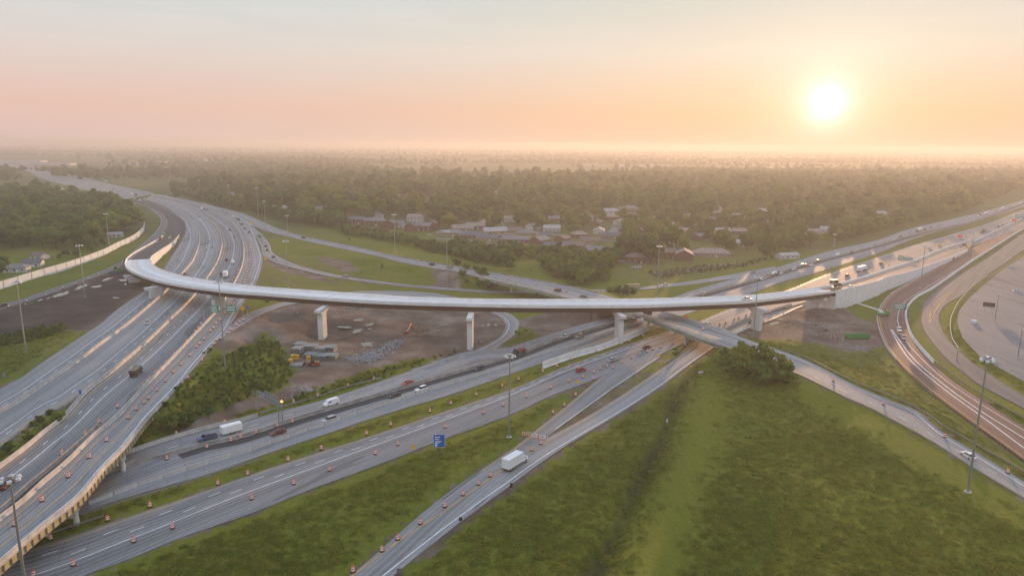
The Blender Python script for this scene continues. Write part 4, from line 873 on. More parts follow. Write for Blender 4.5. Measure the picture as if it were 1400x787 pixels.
# ------------------------------------------------------------------ signs
def face_cam(p): return math.atan2(-p[0], p[1])
def lettering(parent, w, h, rows, y=-.05, mat=None, seed=0):
    rr = random.Random(seed); m = MB()
    for i in range(rows):
        z = h*(.5 - (i+.5)/rows)*.8; x = -w*.40; e = w*rr.uniform(.2, .42)
        while x < e:
            l = rr.uniform(.04, .1)*w; m.box((x + l/2, y, z), (l, .02, h/rows*.42)); x += l + w*.02
    return m.build('lettering', mat or M_SWHITE, parent)
def panel_at(px, py, depth):                     # world point on the pixel's ray at horizontal distance depth
    d = ray(px, py); k = depth/math.hypot(d[0], d[1]); return np.array((d[0]*k, d[1]*k, H + d[2]*k))
def sign_on(root, rect, depth, mat, rows=2, seed=0, border=True, rz=None):
    x0, y0, x1, y1 = rect; c = panel_at((x0+x1)/2, (y0+y1)/2, depth); a = panel_at(x0, (y0+y1)/2, depth); b = panel_at(x1, (y0+y1)/2, depth)
    w = float(np.linalg.norm(a-b)); h = float(panel_at((x0+x1)/2, y0, depth)[2] - panel_at((x0+x1)/2, y1, depth)[2])
    m = MB(); m.box((0, 0, 0), (w, .08, h), 0)
    if border: m.box((0, .0, 0), (w+.12, .05, h+.12), 1)
    o = m.build('sign_panel', [mat, M_SWHITE], root, loc=c - np.array(root.location)); o.rotation_euler = (0, 0, (face_cam(c) if rz is None else rz) - root.rotation_euler[2])
    if rows: lettering(o, w, h, rows, seed=seed)
    return o, c, w, h
# big gantry over the curving freeway
b = at(278.6, 441, 5); dpt = math.hypot(b[0], b[1]); g = empty('overhead_sign', b); meta(g, 'two green guide signs on a steel arm above the curving freeway, below the flyover', 'road sign')
sign_on(g, (287.9, 417.3, 299, 427.2), dpt, M_GREEN, 3, 1); sign_on(g, (309, 417.3, 323, 425.8), dpt, M_GREEN, 2, 2)
tp = panel_at(278.6, 421.5, dpt) - b; te = panel_at(325, 421.5, dpt) - b; e_ = np.array((te-tp)/np.linalg.norm(te-tp)); off_ = np.array((b[0], b[1], 0))/dpt*.5
m = MB(); m.tube((0, 0, -.3), (0, 0, tp[2]+.9), .28, .2, 10); m.build('post', M_GALV, g)
m = MB()
for dz in (-.7, .7): m.tube(np.array((0, 0, tp[2]+dz))+off_, te + off_ + np.array((0, 0, dz)), .1, n=6)
for k in range(9):
    a = np.array((0, 0, tp[2]))*(1-k/9) + te*k/9 + off_; c_ = np.array((0, 0, tp[2]))*(1-(k+1)/9) + te*(k+1)/9 + off_; m.tube(a + (0, 0, -.7 if k % 2 else .7), c_ + (0, 0, .7 if k % 2 else -.7), .06, n=5)
m.build('truss', M_GALV, g)
# sign pair on the far side: yellow diamond and small blue plate
def post_sign(base, rect, mat, label, name='road_sign', diamond=False, zb=None, rows=0, posts=1, border=False, cat='road sign', lamp=False):
    b = ground(*base) if zb is None else at(base[0], base[1], zb); d = math.hypot(b[0], b[1]); r = empty(name, b); meta(r, label, cat)
    x0, y0, x1, y1 = rect; c = panel_at((x0+x1)/2, (y0+y1)/2, d); w = float(np.linalg.norm(panel_at(x0, y0, d)-panel_at(x1, y0, d))); h = float(panel_at(x0, y0, d)[2]-panel_at(x0, y1, d)[2])
    m = MB(); rz = face_cam(c)
    if diamond: m.box((0, 0, 0), (w*.72, .08, w*.72), 0, ry=math.pi/4)
    else:
        m.box((0, 0, 0), (w, .08, h), 0)
        if border: m.box((0, .0, 0), (w+.15, .05, h+.15), 1)
    o = m.build('sign_panel', [mat, M_SWHITE], r, loc=c-b); o.rotation_euler = (0, 0, rz)
    if rows: lettering(o, w, h, rows, seed=int(px_seed(base)))
    for k in range(posts):
        x = 0 if posts == 1 else w*(-.28 + .56*k); q = np.array((math.cos(rz)*x, math.sin(rz)*x, 0)) + np.array((-math.sin(rz), math.cos(rz), 0))*.12
        m = MB(); m.box((0, 0, (c[2]-b[2])/2-.2), (.14, .14, c[2]-b[2]+.4)); po = m.build('post', M_GALV, r, loc=q + (c-b)*np.array((1, 1, 0)))
    return r, o, w, h
def px_seed(b): return b[0]*7 + b[1]
post_sign((331.6, 433), (327.5, 417.5, 335.5, 425.5), M_SYEL, 'yellow diamond warning sign beside the gore of the loop ramp', diamond=True)
post_sign((338.5, 435), (335.5, 418.8, 340, 422), M_BLUE, 'small blue plate on a tall post at the loop ramp gore')
post_sign((362.6, 357.5), (359.8, 350.5, 365.6, 356), M_SYEL, 'yellow diamond sign at the gore below the queue of cars', diamond=True)
post_sign((344.5, 309), (342, 302.5, 347, 306.5), M_SYEL, 'yellow sign at the gore where the ramps split', diamond=True)
post_sign((109.5, 545), (107.8, 532.5, 111.2, 538.6), M_BLUE, 'small blue sign by the shrubs between carriageways', zb=6)
post_sign((5.5, 518), (2.8, 509.5, 8.4, 515.8), M_GALV, 'grey sign back on the grass by the outer carriageway')
post_sign((399.5, 551), (397.3, 537, 401, 545.5), M_GALV, 'thin grey sign beside the guardrail at the yard entrance')
r_, o_, w_, h_ = post_sign((600.5, 622.5), (592.6, 593.6, 608, 610.8), M_BLUE, 'large blue roadside sign with white lettering on two posts in the grass', rows=0, posts=2, border=True)
m = MB()
for z, ws in ((.30, (.16, .2, .12)), (.14, (.1, .3)), (-.04, (.22, .16, .2)), (-.16, (.3, .12))):
    x = -w_*.38
    for q in ws: m.box((x + q*w_/2, -.055, z*h_), (q*w_*.88, .02, h_*.07)); x += q*w_
m.box((-w_*.27, -.06, -h_*.33), (w_*.2, .02, h_*.2)); m.build('lettering', M_SWHITE, o_)
post_sign((565.3, 619), (562.4, 607.5, 567.4, 613.5), M_SYEL, 'small yellow plate beside the shoulder near the blue sign')
post_sign((789, 525), (786.5, 519, 792.6, 523.6), M_SYEL, 'yellow diamond sign lying low at the tip of the ramp gore', diamond=True)
post_sign((902, 491), (899.2, 483.8, 904, 488.4), M_SYEL, 'tiny yellow marker at the bridge end of the closed ramp', diamond=True)
post_sign((944.5, 505), (942.3, 498, 947, 502.8), M_SYEL, 'yellow marker on the bank beside the drain pipe', diamond=True)
for k, (bx, by, rc) in enumerate([((629), 716, (627, 706.5, 632, 711)), (699, 673.5, (697, 660, 700.8, 666)), (545, 783, (542.5, 776, 549.5, 783))]):
    post_sign((bx, by), rc, M_GALV if k == 2 else M_DARKM, ('dark small sign back on the gravel shoulder', 'dark sign back nearest the white box truck', 'pale sign plate at the bottom edge of the gravel shoulder')[k])
# gantry seen from behind on the straight freeway
b = ground(351, 560); b2 = at(381.4, 579, 0); g = empty('sign_gantry', b); meta(g, 'steel truss sign gantry seen from behind over the straight freeway', 'gantry')
d1, d2 = math.hypot(*b[:2]), math.hypot(*b2[:2]); t1 = panel_at(349.5, 536, d1) - b; t2 = panel_at(381.5, 552, d2) - b; f_ = b2 - b
m = MB()
for dx in (-.9, .9): m.tube((dx, 0, -.5), (dx, 0, t1[2]+.6), .16, n=8)
for k in range(5): m.tube((-.9 if k % 2 else .9, 0, t1[2]*k/5), (.9 if k % 2 else -.9, 0, t1[2]*(k+1)/5), .07, n=5)
m.build('post', M_GALV, g); m = MB()
m.tube(f_ - (0, 0, .4), (f_[0], f_[1], t2[2]+.6), .18, n=8); m.tube(f_ + (1.2, 0, -.4), (f_[0]+1.2, f_[1], t2[2]+.6), .18, n=8); m.build('post', M_GALV, g)
m = MB(); A = np.array((0, 0, t1[2])); B = np.array((f_[0], f_[1], t2[2])); K = 14
for dx, dz in ((0, .7), (0, -.7), (.9, .7), (.9, -.7)): m.tube(A + (dx, 0, dz), B + (dx, 0, dz), .09, n=6)
for k in range(K):
    p, q = A + (B-A)*k/K, A + (B-A)*(k+1)/K; s_ = .7 if k % 2 else -.7; m.tube(p + (0, 0, s_), q + (0, 0, -s_), .06, n=5); m.tube(p + (.9, 0, s_), q + (.9, 0, -s_), .06, n=5)
m.build('truss', M_GALV, g)
ang = math.atan2(B[1]-A[1], B[0]-A[0])
for f1, f2 in ((.30, .60), (.63, .93)):
    c = A + (B-A)*(f1+f2)/2; L_ = np.linalg.norm(B-A)*(f2-f1); o = MB().box((0, 0, .3), (L_, .1, 3.0)).build('sign_panel', M_GALV, g, loc=c + np.array((math.sin(ang), -math.cos(ang), 0))*-.35 + np.array((.45, 0, 0))); o.rotation_euler = (0, 0, ang)
b = at(387, 578, 0); g = empty('warning_beacon', b); meta(g, 'lit amber warning sign on a pole beside the truss gantry', 'beacon'); z = height_at(b, (386.4, 548))
MB().tube((0, 0, -.2), (0, 0, z), .09, n=8).build('pole', M_GALV, g); o = MB().box((0, -.1, z-.1), (.8, .12, .8), ry=math.pi/4).build('lamp', M_LAMPON, g); o.rotation_euler = (0, 0, -.2)
# far guide signs
def gantry(base, top, panels, label, seed, zb=0, base2=None):
    b = at(base[0], base[1], zb); d = math.hypot(*b[:2]); g = empty('overhead_sign', b); meta(g, label, 'road sign')
    xs = []
    for i, r in enumerate(panels): o, c, w, h = sign_on(g, r, d, M_GREEN, 2, seed+i); xs.append(c - b)
    z = np.mean([x[2] for x in xs]); e1 = panel_at(base[0], top, d) - b; far = panel_at(max(p[2] for p in panels) if base[0] < panels[0][0] else min(p[0] for p in panels), top, d) - b
    m = MB(); m.tube((0, 0, -.2), (0, 0, z+.8), .22, .16, 8); m.build('post', M_GALV, g)
    if base2:
        b2 = at(base2[0], base2[1], zb); far = np.array((b2[0]-b[0], b2[1]-b[1], z)); m = MB(); m.tube((far[0], far[1], -.2), (far[0], far[1], z+.8), .22, .16, 8); m.build('post', M_GALV, g)
    m = MB(); m.tube((0, .4, z+.5), far*np.array((1, 1, 0)) + np.array((0, .4, z+.5)), .12, n=6); m.tube((0, .4, z-.5), far*np.array((1, 1, 0)) + np.array((0, .4, z-.5)), .12, n=6); m.build('truss', M_GALV, g)
gantry((1215.5, 363.5), 350, [(1227.8, 349.5, 1236, 356), (1236.6, 351.5, 1248, 355.8)], 'green guide signs on a gantry over the hazy straight freeway beside the white wall', 5, base2=(1254.9, 369.8))
gantry((1242.5, 441), 418, [(1221.3, 415.2, 1239.5, 422.6)], 'wide green guide sign over the curving reddish ramp', 9)
gantry((229.5, 268.5), 262.6, [(231.3, 260.6, 237.6, 264.6)], 'bright green sign by the trees at the far freeway bend', 12, zb=.8)
gantry((140.5, 251.5), 247, [(141.5, 245.6, 149.5, 249)], 'green sign over the slip road on the distant freeway', 13)
gantry((73, 239), 235, [(74.5, 233.6, 81, 236.8)], 'faint green sign on the farthest stretch of freeway', 14)
gantry((1404, 301), 296, [(1388, 293.6, 1401, 298.6)], 'green sign at the far end of the hazy straight freeway', 15)
for base, rect, mat, lab, dia in (((1309.5, 331), (1309, 321.2, 1316, 324.6), M_SORA, 'red-orange work zone board on the brown pavement', False), ((1382.5, 306.5), (1383.5, 299.4, 1389.6, 303), M_SORA, 'farther red-orange work zone board near the green sign', False),
                        ((1285.5, 340.5), (1283, 333, 1288.4, 337.4), M_SYEL, 'amber diamond at the nose of the upper white barrier', True), ((1322.3, 342.5), (1319.4, 335.4, 1325, 339.6), M_SYEL, 'amber diamond where the white wall ends', True), ((938, 438), (935.5, 431.5, 940.4, 435), M_SORA, 'orange work sign beyond the overpass', False)):
    post_sign(base, rect, mat, lab, diamond=dia, zb=0, posts=1 if dia else 2)
# billboard and poles at the parking lot
post_sign((1353, 428), (1343.6, 413.2, 1360.8, 419.4), M_DARKM, 'dark billboard with a pale frame at the edge of the parking lot', name='billboard', posts=2, border=True, cat='billboard')
for b_, t_, lab in (((1360, 439.4), (1364, 402), 'slim lot lamp with a yellow base near the billboard'), ((1391.2, 490.6), (1397.5, 450), 'slim lot lamp at the edge of the paved parking lot'), ((1308, 493), (1308.6, 478), 'short pole beside the frontage road'), ((1327, 355.5), (1325, 340), 'short utility pole by the upper frontage road')):
    p = ground(*b_); h = height_at(p, t_); r = empty('lamp_post', p); meta(r, lab, 'lamp post'); MB().tube((0, 0, -.2), (0, 0, h), .14, .09, 8).build('pole', M_DARKM, r); MB().box((.5, 0, h), (1.3, .4, .25)).build('lamp', M_LAMP, r); MB().lathe([(.4, 0), (.4, .8)], 10).build('base', M_SYEL if 'yellow' in lab else M_BAR, r)
# radio masts on the horizon
RADIO_TOP = 94.0
for bx, by, ty, lab in ((421, 214, 193.5, 'thin radio mast faint on the hazy skyline'), (492.5, 206, 196.5, 'tiny second radio mast on the skyline')):
    p = at(bx, by, 0); h = height_at(p, (bx, ty)); RADIO_TOP = max(RADIO_TOP, h + 2); r = empty('radio_mast', p); meta(r, lab, 'radio mast')
    m = MB(); w = 2.2
    for k in range(3): a = k*2.094; m.tube((w*math.cos(a), w*math.sin(a), 0), (w*math.cos(a)*.7, w*math.sin(a)*.7, h), .5, n=4)
    for k in range(20): m.tube((w, 0, h*k/20), (-w*.5, w*.8, h*(k+1)/20), .3, n=4)
    m.build('lattice', M_GALV, r)
# ------------------------------------------------------------------ traffic drums
def make_drum():
    r = empty('traffic_drum', (0, 0, 0))
    b = MB(); b.lathe([(.46, 0), (.46, .10), (.36, .14)], 10); b.build('base', M_RUB, r)
    d = MB(); zs = [.10, .34, .52, .70, .88, 1.04]; pr = [(.36 - .05*i, z) for i, z in enumerate(zs)]; pr[-1] = (.17, 1.10); d.lathe([(.34, .10), (.33, .30), (.32, .301), (.30, .52), (.30, .521), (.285, .72), (.285, .721), (.26, .92), (.25, .921), (.20, 1.06), (.12, 1.12)], 10, [0, 0, 1, 0, 0, 0, 1, 0, 0, 0, 0]); d.build('body', [M_ORANGE, M_STRIPE], r)
    r.scale = (1.25, 1.25, 1.3); return r
def make_far_drum():
    d = MB(); d.lathe([(.5, 0), (.42, .14), (.36, .15), (.33, .42), (.33, .43), (.3, .68), (.3, .69), (.27, .95), (.2, 1.12)], 8, [1, 1, 0, 0, 2, 0, 2, 0, 0]); o = d.build('traffic_drum', [M_ORANGE, M_RUB, M_STRIPE]); o.scale = (1.2, 1.2, 1.3); return o
DRUMS = {
 'inside the barrier of the coned-off carriageway': (zR, "57.4,684.7 20.3,717.9 93,652 121.9,625.7 145.7,602.9 175.4,572 186,560.3 196.9,551.4 203,545.4 214.4,534 225.7,522 237,509.7 247.3,498.9 259.3,486.4 268.7,475.4 272.6,471 279,464.3 287.4,453.6 291.9,449.3 295.4,442.9 300.7,437.9 307.6,428.6 316.4,416.4 320.7,410"),
 'on the dump truck\'s side of the barrier': (zR, "84.6,621.4 116.7,594.3 135.3,577.9 160.6,557 196,527.9 201,522.9 205,518.6 212.6,510.7 220,504 226.9,497 238.6,485.7 255.4,467.9 266.9,454.6 271,449.3 275.4,444.3 317.5,385 320,381 323.5,375 326,370"),
 'in the close-packed line beyond the flyover': (zR, "333.6,387 335,383.5 336,380 337.2,376.5 338,373 339,369 340,365 340.8,360 341.3,356 341.6,352 341.8,348 342,344 342,340 341.8,337"),
 'along the outer edge above the shrub bank': (zR, "257,517 276,493 292.4,471.4 297,466 300.4,463.6 310,455.7 315.7,451.4 322.9,445.4 327.6,441.4 332.9,438.3"),
 'by the barrier under the shrub slope': (z0, "241.3,594.3 307,578.5 401.7,550.7 434.3,541.4 476,528.6 511,519"),
 'against the median barrier of the upper carriageway': (z0, "228,627.9 283,612 315.7,603 329,598.9 349.7,592.4 378.6,583 399.7,577.4"),
 'on the grass median beside the lower carriageway': (z0, "69.3,737 147,711 205,692.4 298,662 338.7,648.6 393.7,629.6 439.3,614 501,594 533.9,581.5 587.5,563 616.2,552.5 651.4,540.5 686.3,528.6 709,519.5 742,508.5 761.3,501.5 780.6,492 815.5,481.5 827.6,477.5 837.9,474.3 860.4,467 878.6,460"),
 'on the lower carriageway\'s shoulder line': (z0, "46,787 100.3,772.4 182.9,740.4 236,721.6 344.3,682 401.5,661.5 450.5,643 513,620.6 544,608.4 608.8,584.5 661,565 687.8,554.7 719.4,543 753,531 777.5,521.7 796.8,516 812,509.4 820.9,505 829.5,502 838,503.4 850,495.6 863.6,489.5 875,485 885,481.4 893,478 903.6,475 919.5,470"),
 'beside the closed ramp': (z0, "810.8,518.5 786.8,540.7 771.7,555 756,565"),
 'near the sunlit pavement beyond the overpass': (z0, "984,444.3 991.9,442 1003.9,437 1010,435.4 1020,431.7 1027.6,428.6 1052.9,428 1072.6,420.7"),
 'on the straight ramp and its bridges': (zR5, "1378,646 1291.5,597.5 1208,553 1139.6,521 961.4,451 910.9,435 775,398.4 732.9,389.3 695,381.6 570.6,357.2 520.7,347.4 456.4,335.4 382.4,316.6"),
 'down the yellow line of the box truck ramp': (z0, "483,781 522.3,753 544,737 574.5,715.5 608,692.5 632.8,676.4 654,662 670.5,651 727,615.4 739.5,607"),
 'on the slim meadow ramp': (zE, "403.6,366.8 409,368.3 418.6,370.7 435.4,374.7 459,380.3 497,384.3 525,388.6"),
 'in the middle of the hazy upper carriageway': (z0, "1203.6,331.4 1208.8,330.2 1215,328.6 1222,326.8"),
 'along the lower edge of the mud-side ramp': (zR, "12,420 37,412.5 63,404 86.5,394.6 103,389 121,382 135,377")}
dn = dfar = None
ORD = ['first', 'second', 'third', 'fourth', 'fifth', 'sixth', 'seventh', 'eighth', 'ninth', 'tenth', 'eleventh', 'twelfth', 'thirteenth', 'fourteenth', 'fifteenth', 'sixteenth', 'seventeenth', 'eighteenth', 'nineteenth', 'twentieth', 'twenty-first', 'twenty-second', 'twenty-third', 'twenty-fourth', 'twenty-fifth', 'twenty-sixth', 'twenty-seventh', 'twenty-eighth', 'twenty-ninth', 'thirtieth']
for row, (zf, s_) in DRUMS.items():
    P = [at(x, y, zf(x, y)) for x, y in pts(s_)]; P.sort(key=lambda p: math.hypot(p[0], p[1]))
    for k, p in enumerate(P):
        close = math.hypot(p[0], p[1]) < 300
        if close: o = make_drum() if dn is None else copy_tree(dn); dn = dn or o
        else: o = make_far_drum() if dfar is None else dfar.copy(); 
        if not close:
            if dfar is None: dfar = o
            else: COL.objects.link(o)
        p = np.array(p); 
        if zf is z0: p[2] = max(p[2], terr(p[0], p[1]))
        o.location = p + np.array((0, 0, .0)); o.rotation_euler = (random.uniform(-.03, .03), random.uniform(-.03, .03), random.uniform(0, 6))
        meta(o, f'{ORD[k]} orange drum from the camera {row}', 'traffic drum', 'traffic drums ' + row)
# barricades across the closed ramp
def barricade(px, py, rz, label, panel):
    p = ground(px, py); r = empty('barricade', p, rz); meta(r, label, 'barricade', 'striped barricades closing the ramp')
    for x in (-1.1, 1.1): m = MB(); m.box((x, 0, .85), (.1, .1, 1.7)); m.box((x, 0, .05), (.12, 1.4, .1)); m.build('leg', M_GALV, r)
    for z in (.55, 1.05, 1.55):
        m = MB()
        for k in range(10): m.box((-1.35 + .3*k, -.08, z), (.3, .05, .26), k % 2)
        m.build('rail', [M_ORANGE, M_STRIPE], r)
    if panel: o = MB().box((0, -.14, 1.35), (1.5, .05, .9)).build('sign_panel', M_SWHITE, r); lettering(o, 1.4, .7, 2, -.17, M_DARKM, 3); o.children[0].location = (0, 0, 1.35)
barricade(719.5, 596.5, -.15, 'striped barricade without a sign at the grass end of the closure', False); barricade(731, 599.5, -.15, 'striped barricade with a white closure panel, middle of the three', True); barricade(742.5, 602, -.15, 'striped barricade with a white closure panel nearest the box truck ramp', True)
# drain outlet on the field
p = ground(958, 511); o = MB().tube((-.9, 0, .45), (.9, .3, .45), .55, .55, 14).build('drain_pipe', M_BAR, loc=p); meta(o, 'white drain pipe end at the head of the field ditch', 'drain pipe')
p = ground(912, 577); o = MB().box((0, 0, .5), (.35, .25, 1.3)).build('marker_post', M_SWHITE, loc=p); meta(o, 'small white marker post beside the field ditch', 'marker post')
# ------------------------------------------------------------------ houses (placed first so that the trees leave them room)
M_ROOFS = [plain('roof_' + n, c, .85, var=.22, scale=.6) for n, c in (('grey', (.19, .18, .18)), ('brown', (.17, .13, .11)), ('tan', (.27, .22, .185)), ('pale', (.36, .34, .33)), ('slate', (.12, .12, .135)))]
RN = ['grey', 'brown', 'tan', 'pale grey', 'slate']
M_BRICK = plain('red_brick', (.165, .08, .058), .85, var=.2, scale=1.2); M_BRICKT = plain('tan_brick', (.36, .25, .18), .85, var=.15, scale=1.2); M_SIDING = plain('white_siding', (.52, .51, .49), .7, var=.06)
M_WIN = plain('window_glass', (.03, .035, .045), .1, var=.05, spec=.6); M_TRIM = plain('white_trim', (.75, .74, .72), .6, var=.05)
HOUSES = []
def house(px, py, w, d, hw, rot, wall, roof, lab, gable=True, zb=None, detail=True, rh=None):
    p = ground(px, py) if zb is None else at(px, py, zb); r = empty('house', p, rot); meta(r, lab, 'house'); HOUSES.append((p[0], p[1], max(w, d)*.62))
    m = MB(); m.box((0, 0, hw/2-.5), (w, d, hw+1)); rh = rh or d*.24
    if gable:
        for s in (-1, 1): m.add([(s*w/2, -d/2, hw), (s*w/2, d/2, hw), (s*w/2, 0, hw+rh)], [(0, 1, 2) if s > 0 else (0, 2, 1)])
    m.build('wall', wall, r)
    e = .5; R = MB(); z = hw - e*rh/(d/2)
    if gable: V = [(-w/2-e, -d/2-e, z), (w/2+e, -d/2-e, z), (w/2+e, 0, hw+rh), (-w/2-e, 0, hw+rh), (-w/2-e, d/2+e, z), (w/2+e, d/2+e, z)]
    else: V = [(-w/2-e, -d/2-e, z), (w/2+e, -d/2-e, z), (w/2-d*.45, 0, hw+rh), (-w/2+d*.45, 0, hw+rh), (-w/2-e, d/2+e, z), (w/2+e, d/2+e, z)]
    V2 = [(x, y, zz+.22) for x, y, zz in V]
    F = [(0, 1, 2, 3), (3, 2, 5, 4)] + ([] if gable else [(0, 3, 4), (1, 5, 2)])
    R.add(V2, F); R.add(V, [tuple(reversed(f)) for f in F]); R.add([*V, *V2], [(0, 1, 7, 6), (4, 10, 11, 5), (0, 6, 10, 4) if not gable else (0, 6, 9, 3), (1, 5, 11, 7) if not gable else (1, 2, 8, 7)] + ([(3, 9, 10, 4), (2, 5, 11, 8)] if gable else []))
    ro = R.build('roof', roof, r)
    if detail:
        n = max(2, int(w/4))
        for st in range(int(hw//2.6)):
            for k in range(n):
                x = -w/2 + w*(k+.5)/n; f = MB(); f.box((x, -d/2-.02, 1.5+2.7*st), (1.5, .08, 1.5)); o = f.build('window', M_TRIM, r); MB().box((x, -d/2-.07, 1.5+2.7*st), (1.2, .05, 1.2)).build('pane', M_WIN, o)
        MB().box((w*.12, -d/2-.04, 1.0), (1.0, .1, 2.1)).build('door', M_TRIM, r)
        MB().box((w*.22, d*.1, hw+rh*.9), (.8, .8, 1.6)).build('chimney', M_BRICK, ro)
    return r
BR, TB, WS = M_BRICK, M_BRICKT, M_SIDING
HL = [ # px, py, w, d, wall h, rot, wall, roof, label
 (24, 371, 15, 9, 3, .25, WS, 0, 'long white house with a grey roof nearest the noise wall'), (46, 364, 13, 9, 3, .3, WS, 4, 'white house with a dark roof half behind the first by the noise wall'), (55, 354, 11, 8, 3, -.2, WS, 1, 'small house with a brown roof under the woods\' trees'),
 (158, 324, 14, 6, 3, .15, WS, 3, 'low white shed against the noise wall at the edge of the woods'), (75, 262, 34, 14, 4, .1, WS, 3, 'long pale building among the left woods'), (32, 277, 22, 12, 4, .3, WS, 0, 'grey-roofed house in a gap of the left woods'), (105, 280, 20, 10, 4, .2, TB, 0, 'tan house in the middle of the left woods'), (145, 280, 20, 11, 4, .1, WS, 2, 'house with a tan roof behind the near crowns of the woods'), (148, 298, 10, 8, 4, .5, WS, 3, 'white house end between dark crowns of the woods'),
 (489, 306, 26, 11, 5.5, -.12, BR, 4, 'first red brick row house along the hedge'), (513, 308, 26, 11, 5.5, -.12, BR, 0, 'second red brick row house along the hedge, grey roof'), (533, 312, 16, 12, 6, 1.45, BR, 1, 'brick row house turning its gable to the hedge'), (545, 311, 14, 10, 5, -.1, WS, 0, 'white fronted row house between brick ones'), (564, 316, 17, 12, 6, 1.35, BR, 4, 'broad brick gable in the middle of the row houses'), (578, 315, 22, 11, 5.5, -.15, BR, 0, 'brick row house with two storeys of windows by the parked cars'), (590, 313, 14, 12, 6.5, 1.4, BR, 1, 'tall brick gable at the end of the row'), (568, 303, 20, 11, 6, -.3, WS, 2, 'big white house behind the brick row houses'), (516, 299, 16, 9, 5, .1, WS, 0, 'white house peeking over the brick row'),
 (615, 322, 30, 12, 3.2, .05, TB, 0, 'long low tan house right of the brick row'), (632, 315, 26, 13, 3.2, .25, TB, 2, 'tan-roofed ranch house on the second street'), (649, 312, 24, 13, 3.2, .2, BR, 2, 'brick ranch house with a broad tan roof'), (660, 308, 18, 11, 3.2, 1.2, TB, 2, 'tan house with its gable end lit'), (650, 325, 30, 12, 3.2, -.15, BR, 4, 'dark-roofed ranch house behind the tall shrubs'), (676, 319, 28, 13, 3.2, .3, TB, 3, 'pale-roofed house with a wide drive'), (693, 327, 20, 11, 3.4, -.2, BR, 1, 'brown-roofed brick house above the shrub belt'), (667, 329, 24, 11, 3.2, -.1, TB, 4, 'slate-roofed tan house by two small conifers'),
 (705, 331, 34, 11, 3.2, -.12, BR, 0, 'long grey-roofed house just behind the shrub belt'), (738, 333, 18, 13, 4, .9, BR, 2, 'brick house with a lit gable, middle of the near street'), (754, 316, 20, 11, 4, .1, WS, 3, 'pale house with a porch on the far street'), (768, 331, 15, 11, 4, 1.1, BR, 1, 'brick house with a steep brown gable'), (761, 340, 26, 11, 3.2, -.1, BR, 4, 'slate-roofed house sunk behind the shrub belt'), (784, 340, 24, 12, 3.6, -.2, BR, 1, 'brown-roofed brick house near the tall trees'), (818, 351, 26, 13, 5.5, -.75, BR, 0, 'large brick house with a long sloping grey roof by the meadow'), (819, 319, 18, 11, 3.6, 1.4, WS, 3, 'white house with a pale gable on the far street'), (836, 326, 26, 11, 3.4, -.05, TB, 4, 'long tan house below the big round tree'), (845, 318, 16, 10, 4, .8, WS, 2, 'small white house by the street lamp pole'), (720, 322, 22, 11, 3.2, .2, TB, 0, 'grey house between two streets'), (704, 318, 20, 11, 3.2, -.1, TB, 1, 'tan and brown house on the second street'),
 (862, 352, 20, 11, 4.5, -.3, BR, 4, 'brick house shaded by the tall dark trees'), (873, 358, 22, 11, 4.5, -.2, BR, 1, 'brick house beside parked white cars'), (915, 352, 22, 12, 5, -.05, BR, 1, 'two-storey brick house with white trim, meadow side'), (935, 355, 18, 13, 5.5, 1.35, BR, 2, 'brick gable house with a round attic window'), (972, 350, 34, 13, 3.4, -.1, TB, 2, 'wide tan brick ranch house by the lawn'), (908, 332, 22, 11, 4, .4, BR, 1, 'brown roof behind the two-storey brick house'), (881, 320, 18, 10, 4, .7, BR, 2, 'brick gable above the tall dark trees'), (910, 311, 20, 11, 4, .1, WS, 3, 'pale house higher up the hazy street'), (1013, 320, 24, 11, 3.4, .1, BR, 2, 'hazy brick house with a white garage'), (1010, 336, 18, 10, 3.4, .2, TB, 3, 'white pavilion roof behind the lawn'), (832, 292, 26, 12, 4, .2, WS, 3, 'white house in the hazy gap between crowns'), (834, 300, 24, 12, 4, -.1, BR, 2, 'hazy tan-roofed house, middle distance'), (864, 288, 30, 12, 4, 0, WS, 3, 'hazy white roof farther up the gap'), (983, 290, 30, 14, 4, .1, WS, 2, 'hazy tan house on the right wooded slope'), (1016, 300, 30, 13, 4, -.1, TB, 3, 'hazy pale roof among right-hand crowns'), (1044, 292, 34, 13, 4, .1, WS, 3, 'hazy white building deep in the sun glow'),
 (1108, 322, 22, 12, 4, .1, WS, 2, 'hazy white house near the straight freeway'), (1118, 326, 20, 11, 4, .5, BR, 1, 'hazy brick house below it by the freeway verge'), (1132, 318, 18, 11, 4, -.3, WS, 3, 'hazy pale house at the edge of the tall trees'), (1198, 296, 34, 14, 4, .1, WS, 3, 'hazy pale roof in the trees beyond the freeway'), (1076, 353, 22, 7, 3, .35, WS, 3, 'long white shed on the verge of the straight freeway'), (1050, 310, 24, 12, 4, .2, WS, 1, 'hazy house between crowns in the glow'), (940, 300, 24, 12, 4, .2, TB, 2, 'hazy tan house among middle crowns'),
 (398, 278, 30, 13, 4, .1, WS, 0, 'grey-roofed house behind the tree line at the bend'), (380, 290, 34, 14, 5, .05, WS, 3, 'long pale building behind the tree line'), (435, 290, 26, 12, 4.5, .1, WS, 0, 'white house between yellowish crowns'), (466, 262, 40, 14, 5, .1, WS, 3, 'pale building on the wooded rise'), (502, 281, 18, 12, 6, .9, WS, 0, 'tall white house among dark crowns'), (536, 272, 30, 13, 4, 0, WS, 3, 'white roof above the dark wood'), (345, 262, 44, 18, 5, .1, TB, 3, 'pale flat block by the freeway tree line'), (330, 270, 50, 16, 5, .1, TB, 0, 'grey warehouse-like block behind the tree line'), (678, 268, 40, 14, 5, 0, WS, 3, 'white roof catching light, middle of the woods'), (560, 258, 40, 14, 5, .1, TB, 2, 'tan roof in the distant woods'), (640, 262, 36, 14, 5, 0, WS, 2, 'far house roof left of the sunlit haze')]
